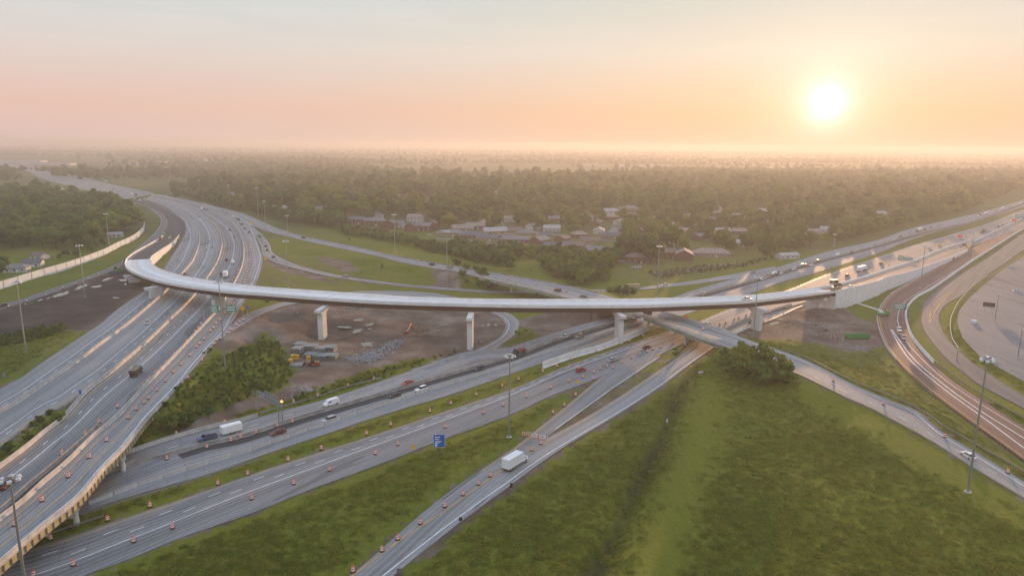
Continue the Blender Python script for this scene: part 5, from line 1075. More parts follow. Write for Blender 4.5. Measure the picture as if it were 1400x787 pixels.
HL += [(800, 301, 20, 11, 4, 0.2, WS, 0, 'grey-roofed hazy house uphill of the far street'), (816, 308, 18, 10, 4, 1.1, BR, 1, 'small brick gable between far street trees'), (849, 307, 18, 10, 4, 0.3, WS, 2, 'pale house with tan roof below the hazy gap'), (859, 298, 20, 11, 4, -0.2, TB, 0, 'tan house at the top of the back street'), (744, 326, 18, 11, 4, 0.15, TB, 4, 'tan house with a slate roof between two brick ones'), (729, 313, 18, 10, 4, 0.9, WS, 0, 'white gable house on the far street, left of the porch'), (792, 325, 18, 11, 4, 0.1, BR, 2, 'brick house under a broad round crown, far street'), (806, 333, 20, 11, 3.6, -0.1, TB, 1, 'brown-roofed tan house behind the long sloping roof'), (931, 320, 20, 11, 4, 0.1, TB, 2, 'tan house up the slope behind the brick gable'), (956, 328, 20, 11, 4, 0.8, BR, 0, 'brick house half hidden above the ranch house'), (986, 320, 20, 11, 4, 0.2, WS, 3, 'pale house in the hazy trees above the lawn'), (996, 307, 22, 11, 4, -0.2, BR, 1, 'hazy brown roof far above the lawn'), (872, 302, 20, 11, 4, 0.4, WS, 1, 'white house with a brown roof, hazy slope'), (893, 304, 20, 11, 4, 1.2, TB, 3, 'hazy tan gable on the middle slope'), (760, 303, 22, 11, 4, 0.1, BR, 0, 'brick house at the edge of the wooded rise'), (700, 303, 22, 11, 4, 0.1, WS, 2, 'tan-roofed white house at the wood edge'), (975, 304, 22, 11, 4, 0.3, TB, 1, 'small hazy house among the slope crowns')]
BIG = [(218, 224, 60, 40, 9, 'bright white block far beyond the freeway'), (190, 226, 90, 30, 8, 'pale store roof far beyond the freeway'), (290, 221, 190, 70, 10, 'long pale warehouse on the far left skyline'), (1334, 250, 130, 60, 10, 'long white warehouse beyond the straight freeway'), (810, 228, 120, 60, 9, 'glowing pale roof in the far haze'), (880, 229, 220, 80, 9, 'broad hazy warehouse roof below the sun side'), (980, 233, 140, 60, 9, 'hazy flat roof in the golden distance'), (1070, 232, 160, 60, 9, 'hazy flat roof nearly lost in the glow'), (585, 215, 160, 60, 10, 'far pale roof under the skyline'), (20, 222, 240, 60, 9, 'pale long roof beside the farthest freeway'), (62, 226, 200, 50, 9, 'second pale roof beyond the farthest freeway'), (1240, 240, 120, 50, 9, 'hazy roof right of the sun')]
for a in HL: house(a[0], a[1], a[2]*.86, a[3], a[4], a[5], a[6], M_ROOFS[a[7]], a[8], gable=(int(a[0]) % 3 != 0) or a[5] > .7, detail=a[1] > 300)
for px, py, w, d, h, lab in BIG:
    p = at(px, py, 0); r = empty('warehouse', p, .1); meta(r, lab, 'warehouse'); HOUSES.append((p[0], p[1], w*.6)); MB().box((0, 0, h/2-.5), (w, d, h+1)).build('wall', M_SIDING, r); m = MB(); m.box((0, 0, h+.2), (w+1, d+1, .5)); m.box((w*.2, 0, h+1), (w*.08, d*.2, 1.5)); m.build('roof', M_ROOFS[3], r)
HA = np.array(HOUSES)
# ------------------------------------------------------------------ trees
def crown_mesh(seed, h, rx, style='round', n=520, leaf=.95, base=.22):
    rr = np.random.default_rng(seed); V = []; F = []
    lobes = []
    if style == 'cone':
        for k in range(7): f = k/6; lobes.append((rr.normal(0, .1, 2)*rx, h*(base + .74*f), rx*(1.02-.86*f)*.8, h*.13))
    else:
        for k in range(int(rr.integers(8, 12))):
            a = rr.uniform(0, 6.28); q = rr.uniform(.1, .74)*rx; z = h*rr.uniform(base+.16, .86); k_ = 1 - .55*abs((z/h-.55)/.45)**1.5
            lobes.append((np.array((math.cos(a), math.sin(a)))*q*k_, z, rx*rr.uniform(.34, .56)*max(k_, .55), h*rr.uniform(.11, .17)))
    w = np.array([l[2]**2 for l in lobes]); w /= w.sum()
    ico = bmesh.new(); bmesh.ops.create_icosphere(ico, subdivisions=2, radius=1); iv = [v.co.copy() for v in ico.verts]; jf = [[v.index for v in f.verts] for f in ico.faces]; ico.free()
    for (xy, z, r, rz) in lobes:
        b = len(V); V += [(xy[0]+v.x*r*.88*rr.uniform(.85, 1.12), xy[1]+v.y*r*.88*rr.uniform(.85, 1.12), z+v.z*rz*.9) for v in iv]; F += [tuple(i+b for i in f) for f in jf]
    for i in range(n):
        xy, z, r, rz = lobes[rr.choice(len(lobes), p=w)]; d = rr.normal(size=3); d /= np.linalg.norm(d); d[2] = d[2]*.9 + .12
        k = rr.uniform(.88, 1.14); p = np.array((xy[0]+d[0]*r*k, xy[1]+d[1]*r*k, z+d[2]*rz*k)); nn = d + rr.normal(0, .55, 3); nn /= np.linalg.norm(nn)
        u = np.cross(nn, rr.normal(size=3)); u /= np.linalg.norm(u); v = np.cross(nn, u); s = leaf*rr.uniform(.5, 1.15)
        b = len(V); V += [tuple(p + u*s*a_ + v*s*b_*.8) for a_, b_ in ((-.5, -.35), (.15, -.6), (.6, .1), (.1, .6), (-.5, .3))]; F.append((b, b+1, b+2, b+3, b+4))
    return V, F
def trunk_mb(h, r=.22):
    m = MB(); m.tube((0, 0, -.4), (.1, 0, h*.30), r*1.25, r*.8, 7); m.tube((.1, 0, h*.30), (-.15, .1, h*.62), r*.8, r*.4, 6)
    for k in range(4): a = k*1.7; m.tube((.05, 0, h*(.28+.06*k)), (math.cos(a)*h*.2, math.sin(a)*h*.2, h*(.5+.05*k)), r*.45, r*.15, 5)
    return m
SPEC = []
LIB = bpy.data.collections.new('plant_kinds')     # not in the scene: sources for the mass of distant woods
def tree_kind(i, style, mat, h=12., rx=4.6, n=520, leaf=1.0, base=.2):
    V, F = crown_mesh(100+i, h, rx, style, n, leaf, base); me = bpy.data.meshes.new('crown'); me.from_pydata(V, [], F); me.materials.append(mat)
    tm = trunk_mb(h); t = bpy.data.meshes.new('trunk'); t.from_pydata(tm.v, [], tm.f); t.materials.append(M_TRUNK)
    SPEC.append((me, t, h))
for i in range(5): tree_kind(i, 'round', M_LEAF if i < 3 else M_LEAFD, 12., 5.2 + .6*(i % 3), 640, 1.15)
tree_kind(5, 'round', M_LEAFD, 13., 4.2); tree_kind(6, 'cone', M_LEAFD, 12., 2.6, 420, .8); tree_kind(7, 'round', M_SHRUB, 7., 3.4, 420, .8, base=-.08); tree_kind(8, 'round', M_LEAF, 9., 4.4, 640, .9, base=-.1)
def lib_obj(name, V, F, mat, coll):
    me = bpy.data.meshes.new(name); me.from_pydata(V, [], F); me.materials.append(mat); o = bpy.data.objects.new(name, me); coll.objects.link(o); return o
COLT = bpy.data.collections.new('tree_kinds'); COLS = bpy.data.collections.new('shrub_kinds'); COLW = bpy.data.collections.new('weed_kinds')
for k, (c, t, h) in enumerate(SPEC[:6]): o = bpy.data.objects.new(f'tree_kind_{k}', c); COLT.objects.link(o)
for k in range(4): V, F = crown_mesh(300+k, 3.0, 1.7, 'round', 260, .55, base=-.1); lib_obj(f'shrub_kind_{k}', V, F, M_SHRUB if k != 2 else M_LEAFD, COLS)
for k in range(4):
    rr = np.random.default_rng(400+k); V = []; F = []
    for j in range(26):
        x, y = rr.normal(0, .42, 2); hh = rr.uniform(.10, .30)*(1.3 if k == 3 else 1); a = rr.uniform(0, 6.28); w = rr.uniform(.06, .16); l = rr.normal(0, .34, 2); b = len(V)
        V += [(x-w*math.cos(a), y-w*math.sin(a), -.1), (x+w*math.cos(a), y+w*math.sin(a), -.1), (x+l[0]+w*.8*math.cos(a), y+l[1]+w*.8*math.sin(a), hh*.7), (x+l[0]*1.6, y+l[1]*1.6, hh)]; F.append((b, b+1, b+2, b+3))
    lib_obj(f'weed_kind_{k}', V, F, M_WEED, COLW)
def scatter(name, P, scale, coll, label, cat):
    P = np.asarray(P, np.float32); me = bpy.data.meshes.new(name); me.vertices.add(len(P)); me.vertices.foreach_set('co', P.ravel())
    a = me.attributes.new('sc', 'FLOAT', 'POINT'); a.data.foreach_set('value', np.asarray(scale, np.float32)); o = bpy.data.objects.new(name, me); link(o)
    ng = bpy.data.node_groups.new(name, 'GeometryNodeTree'); ng.interface.new_socket('Geometry', in_out='INPUT', socket_type='NodeSocketGeometry'); ng.interface.new_socket('Geometry', in_out='OUTPUT', socket_type='NodeSocketGeometry')
    N = ng.nodes.new; L = ng.links.new; gi = N('NodeGroupInput'); go_ = N('NodeGroupOutput'); ip = N('GeometryNodeInstanceOnPoints'); ci = N('GeometryNodeCollectionInfo'); ci.inputs['Collection'].default_value = coll; ci.inputs['Separate Children'].default_value = True; ci.inputs['Reset Children'].default_value = True
    L(gi.outputs[0], ip.inputs['Points']); L(ci.outputs[0], ip.inputs['Instance']); ip.inputs['Pick Instance'].default_value = True
    ri = N('FunctionNodeRandomValue'); ri.data_type = 'INT'; ri.inputs[4].default_value = 0; ri.inputs[5].default_value = len(coll.objects)-1; L(ri.outputs[2], ip.inputs['Instance Index'])
    rv = N('FunctionNodeRandomValue'); rv.data_type = 'FLOAT_VECTOR'; rv.inputs[0].default_value = (-.06, -.06, 0); rv.inputs[1].default_value = (.06, .06, 6.28); rv.inputs['Seed'].default_value = 3; L(rv.outputs[0], ip.inputs['Rotation'])
    na = N('GeometryNodeInputNamedAttribute'); na.data_type = 'FLOAT'; na.inputs[0].default_value = 'sc'; rs = N('FunctionNodeRandomValue'); rs.data_type = 'FLOAT_VECTOR'; rs.inputs[0].default_value = (.8, .8, .75); rs.inputs[1].default_value = (1.2, 1.2, 1.25); rs.inputs['Seed'].default_value = 5
    vm = N('ShaderNodeVectorMath'); vm.operation = 'SCALE'; L(rs.outputs[0], vm.inputs[0]); L(na.outputs[0], vm.inputs['Scale']); L(vm.outputs[0], ip.inputs['Scale']); L(ip.outputs[0], go_.inputs[0])
    md = o.modifiers.new('scatter', 'NODES'); md.node_group = ng
    return meta(o, label, cat, kind='stuff')
def poly_points(s, spacing, z=0, jit=.45):
    P = px_poly(s, z); lo, hi = P.min(0), P.max(0); xs = np.arange(lo[0], hi[0]+spacing, spacing); ys = np.arange(lo[1], hi[1]+spacing, spacing)
    X, Y = np.meshgrid(xs, ys); X = X + (np.arange(len(ys)) % 2)[:, None]*spacing/2 + rng.uniform(-jit, jit, X.shape)*spacing; Y = Y + rng.uniform(-jit, jit, Y.shape)*spacing
    k = inside(X, Y, P); return np.stack([X[k], Y[k]], 1)
def road_dist(q):
    i = np.clip(np.searchsorted(gxs, q[:, 0]), 0, nx-1); j = np.clip(np.searchsorted(gys, q[:, 1]), 0, ny-1); return nearroad[j, i]
def clear_of_houses(q, front=62, lat=6):
    ok = np.ones(len(q), bool); r = np.hypot(q[:, 0], q[:, 1]); 
    for hx, hy, hr in HA:
        hd = math.hypot(hx, hy); ux, uy = hx/hd, hy/hd; al = (q[:, 0]-hx)*ux + (q[:, 1]-hy)*uy; la = np.abs(-(q[:, 0]-hx)*uy + (q[:, 1]-hy)*ux)
        ok &= ~((np.hypot(q[:, 0]-hx, q[:, 1]-hy) < hr*.75 + 3) | ((al < 0) & (al > -front - hr) & (la < np.minimum(lat, hr*.62 + 0*la))))
    return ok
ZONES = [ # polygon, spacing, height, kinds, label, group
 ("0,262 60,268 110,276 150,283 178,300 191,311 180,321 150,334 120,347 95,354 68,352 50,345 0,352 -60,380 -60,262", 13.5, (11, 20), (0, 1, 2, 3, 4), 'leafy tree in the woods behind the pale noise wall', 'trees of the woods behind the noise wall'),
 ("72,358 100,358 145,342 150,346 110,362 75,368", 9, (4, 7), (7, 0), 'low tree right behind the foot of the noise wall', 'low trees at the noise wall'),
 ("-5,378 10,370 12,374 0,388", 7, (8, 10), (2,), 'yellow-green tree at the frame edge by the white house', 'trees by the white houses'),
 ("236,257 300,276 345,290 400,302 470,311 470,318 440,318 400,311 350,298 300,284 240,266", 9.5, (10, 17), (3, 4, 5, 0, 1), 'dark tree in the line along the freeway bend', 'trees lining the freeway bend'),
 ("465,318 530,328 600,341 660,352 700,357 700,362 650,360 590,349 530,338 470,327", 5.2, (4.5, 7), (8, 7, 5), 'slim tree in the hedge row before the brick row houses', 'hedge row trees before the row houses'),
 ("596,348 640,352 700,360 708,378 690,375 660,369 620,359 602,353", 6, (6, 10), (8, 8, 0, 7), 'bushy tree in the thicket above the long ramp', 'thicket above the long ramp'),
 ("742,370 760,382 800,391 832,384 832,371 790,361 748,359", 6, (7, 11.5), (8, 8, 0, 7), 'bushy tree in the thicket on the meadow before the big brick house', 'thicket before the big brick house'),
 ("612,345 690,357 750,359 820,366 848,368 846,357 760,349 690,346 620,338", 8.5, (7, 12), (0, 1, 2, 3), 'round tree in the belt between meadow and houses', 'tree belt between meadow and houses'),
 ("850,353 900,362 892,346 860,343", 9, (15, 21), (3, 4), 'tall dark tree beside the brick houses by the meadow', 'tall dark trees by the brick houses'),
 ("978,504 990,518 1020,530 1060,540 1104,538 1098,524 1060,506 1022,495 1000,492", 4.6, (6.5, 10.5), (7, 8, 8), 'bushy tree in the isolated clump at the foot of the straight ramp', 'isolated clump by the straight ramp'),
 ("624,374 650,383 676,394 700,402 670,402 640,396 622,385", 5, (4, 6.5), (7, 8), 'young tree beside the reddish patch under the ramp bridge', 'young trees under the ramp bridge'),
 ("724,398 760,405 790,407 775,412 735,409", 6, (4, 6), (7, 0), 'young tree peeking over the flyover below the ramp bridge', 'young trees behind the flyover parapet'),
 ("826,407 840,402 864,403 866,408 840,411", 5, (4.5, 6.5), (6, 3, 7), 'dark small tree behind the flyover beside the tan motorhome', 'dark trees beside the motorhome'),
 ("1040,357 1100,343 1200,320 1300,294 1340,284 1340,276 1300,284 1200,306 1100,330 1040,348", 12, (10, 16), (0, 3, 4, 5), 'hazy tree on the verge of the straight freeway', 'hazy verge trees'),
 ("585,328 700,341 860,345 900,350 960,348 1000,352 1050,346 1110,333 1110,312 1000,300 800,298 690,300 585,304", 16, (10, 19), (0, 1, 2, 3, 4, 5), 'leafy tree among the suburb houses', 'suburb trees among the houses'),
 ("350,296 470,306 585,304 690,300 800,298 1000,300 1110,312 1200,312 1300,288 1400,262 1500,246 1500,236 1100,245 700,245 300,252 240,252 330,278", 22.5, (14, 27), (0, 1, 2, 3, 4, 5), 'leafy tree of the wooded rise behind the suburb', 'trees of the wooded rise'),
 ("1373,422 1392,424 1400,418 1420,420 1400,412 1375,415", 6, (4, 6.5), (6, 7), 'small evergreen on the lot island', 'evergreens on the lot island')]
cand = []
for zi, (s_, sp_, hr_, kinds, lab, grp) in enumerate(ZONES):
    q = poly_points(s_, sp_); q = q[road_dist(q) > (6 if sp_ > 7 else 2.6)]; 
    if zi in (0, 3, 13, 14, 15): q = q[clear_of_houses(q)]
    if zi in (14, 15): g_ = np.sin(q[:, 0]*.013 + 2*np.sin(q[:, 1]*.006)) + np.sin(q[:, 1]*.017 + q[:, 0]*.004) + rng.normal(0, .5, len(q)); q = q[g_ > -1.0]
    for x, y in q:
        h = rng.uniform(*hr_)*(rng.uniform(1, 1.25) if rng.random() < .15 else 1); cand.append((h/math.hypot(x, y), x, y, h, int(rng.choice(kinds)), zi))
cand.sort(reverse=True)
SINGLE = cand[:300]; REST = cand[300:]
tproto = {}
for _, x, y, h, k, zi in SINGLE:
    c, t, h0 = SPEC[k]; r = empty('tree', (x, y, terr(x, y)), rng.uniform(0, 6.28)); s = h/h0; r.scale = (s*rng.uniform(.85, 1.2), s*rng.uniform(.85, 1.2), s)
    meta(r, ZONES[zi][4], 'tree', ZONES[zi][5])
    for n_, me_ in (('trunk', t), ('crown', c)): o = bpy.data.objects.new(n_, me_); link(o, r)
# single shrubs on the meadows and by the bridge
for px, py, h, k, lab in ((1010, 511, 13, 8, 'tallest bushy tree of the isolated clump, its peak over the overpass edge'), (522.5, 366, 4, 7, 'lone dark bush in the middle of the meadow'), (629, 359, 4.5, 7, 'wide low bush between the long ramp and the thicket'), (652, 361.5, 5, 3, 'round small tree beside the wide low bush'), (478, 328.5, 3, 7, 'tiny bush near the top of the meadow bank'), (726, 371, 3, 6, 'single small conifer on the bright meadow'),
                          (232, 592, 8.5, 0, 'leafy tree against the pale bridge abutment'), (345, 534, 5, 1, 'yellowish tree at the gravel edge of the shrub bank'), (327, 548, 5, 7, 'tree at the lower edge of the shrub bank'), (285, 572, 5, 3, 'dark tree low on the shrub bank'), (310, 560, 4.5, 0, 'bright tree low on the shrub bank'), (925, 486, 4.5, 7, 'leaning bush under the overpass column'), (252, 585, 6, 4, 'second dark tree by the bridge abutment'),
                          (79, 578, 4, 2, 'yellow-green bush in the gap between carriageways'), (62, 588, 3.6, 7, 'dark bush in the gap, nearest the small blue sign'), (40, 600, 4, 7, 'wide dark bush lower in the gap'), (14, 622, 4.2, 3, 'dark bush at the frame edge of the gap')):
    c, t, h0 = SPEC[k]; p = ground(px, py); r = empty('tree' if h > 4.6 else 'shrub', p, rng.uniform(0, 6)); r.scale = (h/h0,)*3; meta(r, lab, 'tree' if h > 4.6 else 'shrub')
    for n_, me_ in (('trunk', t), ('crown', c)): o = bpy.data.objects.new(n_, me_); link(o, r)
far_pts, far_sc = [], []
for _, x, y, h, k, zi in REST: far_pts.append((x, y, terr(x, y))); far_sc.append(h/12)
def sector(d0, d1, spacing):
    ys = np.arange(d0, d1, spacing); out = []
    for i, y in enumerate(ys):
        w = y*.86 + 120; xs = np.arange(-w, w, spacing) + (i % 2)*spacing/2; out.append(np.stack([xs + rng.uniform(-.45, .45, len(xs))*spacing, y + rng.uniform(-.45, .45, len(xs))*spacing], 1))
    return np.concatenate(out)
SUBP = px_poly("350,296 470,306 600,326 700,341 860,340 900,348 960,346 1000,350 1050,346 1110,333 1200,312 1300,288 1400,262 1500,246 1500,236 1100,245 700,245 300,252 240,252 330,278"); LWP = px_poly("-60,235 -60,262 0,262 60,268 110,276 150,283 150,279 100,259 57,248 34,238 0,232")
A1 = sector(1000, 2700, 25); A1 = A1[~inside(A1[:, 0], A1[:, 1], SUBP) & ~inside(A1[:, 0], A1[:, 1], px_poly(ZONES[0][0])) & ((A1[:, 1] > 1900) | (np.abs(A1[:, 0]) > 450))]
A1 = A1[(A1[:, 0] < 300 + (A1[:, 1]-1000)*.62) | (A1[:, 1] > 1500)]
for q, sc_ in ((A1, 1.4), (poly_points("-60,235 -60,262 0,262 60,268 110,276 150,283 150,279 100,259 57,248 34,238 0,232", 13), 1.1), (sector(2700, 6000, 46), 1.6), (sector(6000, 14000, 105), 2.2)):
    q = q[road_dist(q) > 10]; q = q[clear_of_houses(q, 40, 30)]
    band = np.sin(q[:, 1]*.0052 + 1.1*np.sin(q[:, 0]*.0011 + 1) + q[:, 0]*.0007) + .6*np.sin(q[:, 0]*.0023 + q[:, 1]*.0011); q = q[(band + rng.normal(0, .22, len(q)) > -.55) | (q[:, 1] < 1300)]
    g_ = np.sin(q[:, 0]*.0031 + 1.5*np.sin(q[:, 1]*.0017)) + np.sin(q[:, 1]*.0043 + q[:, 0]*.0012) + rng.normal(0, .45, len(q)); q = q[g_ > -.5]
    for x, y in q: far_pts.append((x, y, 0)); far_sc.append(sc_*rng.uniform(.6, 1.3)*(1.25 if rng.random() < .12 else 1))
scatter('distant_woods', far_pts, far_sc, COLT, 'hazy mass of suburban woods running to the horizon', 'woods')
# shrub masses
sp, ss = [], []
for s_, d_, a_, b_ in (("228,566 250,537 300,507 312,501 345,482 362,465 385,482 402,505 395,525 370,535 345,545 300,562 262,582 225,596", 2.3, .22, .62), ("0,624 40,597 80,577 105,555 110,548 104,562 84,582 36,618 0,642 -30,650 -30,640", 1.9, .5, .95), ("0,475 40,465 88,458 94,462 60,477 0,488", 2.2, .5, .8),
                       ("250,522 290,480 312,455 335,440 348,436 318,462 300,484 270,512", 2.2, .3, .6), ("395,545 470,518 530,501 575,490 640,476 640,480 560,503 480,527 400,554", 2.4, .25, .55), ("140,572 180,551 182,554 150,578", 1.4, .35, .7), ("355,420 372,424 440,406 470,412 440,418 400,425", 3, .3, .6), ("700,440 716,446 712,458 690,474 684,478 700,458", 2.5, .3, .55), ("884,372 1000,360 1040,352 1060,352 1010,366 900,380", 4, .4, .8)):
    q = poly_points(s_, d_, .5); q = q[road_dist(q) > 2.6]
    for x, y in q: sp.append((x, y, terr(x, y) - .2)); ss.append(rng.uniform(a_, b_))
scatter('shrubbery', sp, ss, COLS, 'dense green shrubs and rank weeds on the banks between the roads', 'shrubbery')
# weeds and grass clumps over the near fields
W_ = []
q = np.stack([rng.uniform(-260, 330, 900000), 95 + 260*rng.random(900000)**1.4], 1)
i = np.clip(np.searchsorted(gxs, q[:, 0]), 0, nx-1); j = np.clip(np.searchsorted(gys, q[:, 1]), 0, ny-1)
vis = np.abs(q[:, 0]) < q[:, 1]*.85 + 12
patch = .5 + .5*np.sin(q[:, 0]*.07 + 2*np.sin(q[:, 1]*.045)) * np.sin(q[:, 1]*.06 + q[:, 0]*.02)
keep = (nearroad[j, i] > 4.2) & (dirt[j, i] < .35) & vis & (rng.random(len(q)) < (.10 + .20*patch)*np.clip(1.5 - q[:, 1]/300, .25, 1)) & (ditch_d[j, i] > 1.5) & (mown[j, i] < rng.random(len(q)))
q = q[keep][:120000]; wz = [(x, y, terr(x, y)) for x, y in q]
scatter('grass', wz, rng.uniform(.45, 1.15, len(wz)), COLW, 'rank grass and weed tufts over the fields between the roads', 'grass')
# ------------------------------------------------------------------ morning haze
hz = MB(); top = RADIO_TOP + 2.0
V = [(x, y, z) for z in (zmin-1.0, top) for x, y in ((-33500, -2200), (33500, -2200), (33500, 44000), (-33500, 44000))]
hz.add(V, [(3, 2, 1, 0), (4, 5, 6, 7), (0, 1, 5, 4), (1, 2, 6, 5), (2, 3, 7, 6), (3, 0, 4, 7)])
M_HAZE = bpy.data.materials.new('haze'); M_HAZE.use_nodes = True; nt = M_HAZE.node_tree; nt.nodes.clear(); o_ = nt.nodes.new('ShaderNodeOutputMaterial'); pv = nt.nodes.new('ShaderNodeVolumePrincipled')
pv.inputs['Color'].default_value = (*HAZE_COL, 1); pv.inputs['Density'].default_value = HAZE_DENSITY; pv.inputs['Anisotropy'].default_value = HAZE_G; nt.links.new(pv.outputs[0], o_.inputs['Volume'])
ho = hz.build('haze', M_HAZE); meta(ho, 'thin golden morning haze over the whole land', 'haze', kind='stuff')
# ------------------------------------------------------------------ vehicles
def wprism(mb, prof, w0, zb, zt, k, mi):
    """side profile (x, z) with width tapering from w0 at zb to w0*k at zt"""
    n = len(prof); V = []
    for s in (-1, 1):
        for x, z in prof: f = min(max((z-zb)/(zt-zb), 0), 1); V.append((x, s*w0/2*(1+(k-1)*f), z))
    mb.add(V, [(i, (i+1) % n, n+(i+1) % n, n+i) for i in range(n)] + [tuple(reversed(range(n))), tuple(range(n, 2*n))], mi)
KIND = {
 'sedan': dict(L=4.8, W=1.86, body=[(-2.4, .32), (-2.42, .72), (-2.3, .93), (-1.3, 1.0), (.9, .97), (2.15, .80), (2.4, .62), (2.42, .32)], cab=[(-1.95, .95), (-1.2, 1.36), (-.9, 1.42), (.2, 1.43), (.5, 1.38), (1.25, .94)], roof=(-1.0, .3, 1.435), wh=(-1.45, 1.45, .33)),
 'suv': dict(L=4.9, W=1.95, body=[(-2.42, .38), (-2.45, .9), (-2.4, 1.08), (.8, 1.08), (2.2, .98), (2.42, .78), (2.44, .38)], cab=[(-2.38, 1.05), (-2.1, 1.66), (-1.9, 1.72), (.1, 1.73), (.35, 1.68), (1.1, 1.05)], roof=(-2.0, .2, 1.735), wh=(-1.5, 1.5, .37)),
 'pickup': dict(L=5.8, W=2.0, body=[(-2.9, .45), (-2.92, 1.08), (-.9, 1.1), (-.9, 1.14), (1.1, 1.14), (2.7, 1.05), (2.9, .85), (2.92, .45)], cab=[(-.85, 1.1), (-.75, 1.75), (-.5, 1.82), (.6, 1.82), (.85, 1.76), (1.5, 1.1)], roof=(-.65, .65, 1.83), wh=(-1.85, 1.85, .40), bed=(-2.75, -1.0, 1.11)),
 'van': dict(L=5.6, W=2.05, body=[(-2.8, .4), (-2.82, 2.05), (-2.7, 2.25), (1.0, 2.28), (1.3, 2.15), (1.95, 1.35), (2.65, 1.15), (2.82, .85), (2.82, .4)], cab=[(.35, 1.45), (.45, 2.05), (1.25, 2.06), (1.86, 1.42)], roof=None, wh=(-1.8, 1.8, .37))}
def car_mesh(kind, paint):
    k = KIND[kind]; W_ = k['W']; B = MB(); wprism(B, k['body'], W_, .3, 1.2, .96 if kind != 'van' else .9, 0)
    G = MB(); wprism(G, k['cab'], W_*(.93 if kind != 'van' else .945), k['cab'][0][1], k['cab'][2][1], .80 if kind != 'van' else .93, 0)
    if k['roof']: x0, x1, z = k['roof']; B.box(((x0+x1)/2, 0, z), (x1-x0+.25, W_*.74, .05), 0)
    else: B.box((-.8, 0, 2.27), (3.6, 1.7, .05), 0)
    if 'bed' in k: x0, x1, z = k['bed']; B.box(((x0+x1)/2, 0, z), (x1-x0, W_*.82, .03), 1)
    B.box((0, 0, .33), (k['L']*.9, W_*.9, .2), 1)
    return B, G
PROTO = {}
def wheel_mb(r, w=.24): m = MB(); m.tube((0, -w/2, 0), (0, w/2, 0), r, r, 14, 0); m.tube((0, -w/2-.01, 0), (0, w/2+.01, 0), r*.6, r*.6, 10, 1); return m
def car(kind, paint, near):
    key = (kind, paint, near)
    if key in PROTO: return copy_tree(PROTO[key]) if near else copy_tree(PROTO[key])
    k = KIND[kind]; B, G = car_mesh(kind, paint); P = PAINT[paint]; nm = {'sedan': 'car', 'suv': 'car', 'pickup': 'pickup_truck', 'van': 'van'}[kind]
    hx, hz = k['L']/2, (.68 if kind == 'sedan' else .85)
    if near:
        r = empty(nm, (0, 0, 0)); B.build('body', [P, M_RUB], r); G.build('window', M_GLASS, r); wr = None
        for x in k['wh'][:2]:
            for s in (-1, 1):
                w = wheel_mb(k['wh'][2]).build('wheel', [M_TYRE, M_GALV], r) if wr is None else bpy.data.objects.new('wheel', wr); 
                if wr is not None: link(w, r)
                wr = w.data; w.location = (x, s*(k['W']/2-.1), k['wh'][2])
        for s in (-1, 1):
            MB().box((hx-.02, s*k['W']*.36, hz), (.1, .36, .16)).build('headlight', M_HEADL, r); MB().box((-hx+.02, s*k['W']*.38, hz+.1), (.1, .3, .18)).build('tail_light', M_TAIL, r)
        o = r
    else:
        M = MB(); M.add(B.v, B.f, 0); M.m = list(B.m); M.m = [0 if m == 0 else 4 for m in M.m]; b = len(M.v); M.add(G.v, G.f, 1)
        for x in k['wh'][:2]:
            for s in (-1, 1): M.tube((x, s*(k['W']/2-.2), k['wh'][2]), (x, s*(k['W']/2+.02), k['wh'][2]), k['wh'][2], n=8, mi=4)
        for s in (-1, 1): M.box((hx-.02, s*k['W']*.36, hz), (.1, .36, .16), 2); M.box((-hx+.02, s*k['W']*.38, hz+.1), (.1, .3, .18), 3)
        o = M.build(nm, [P, M_GLASS, M_HEADL, M_TAIL, M_RUB])
    PROTO[key] = o; return o
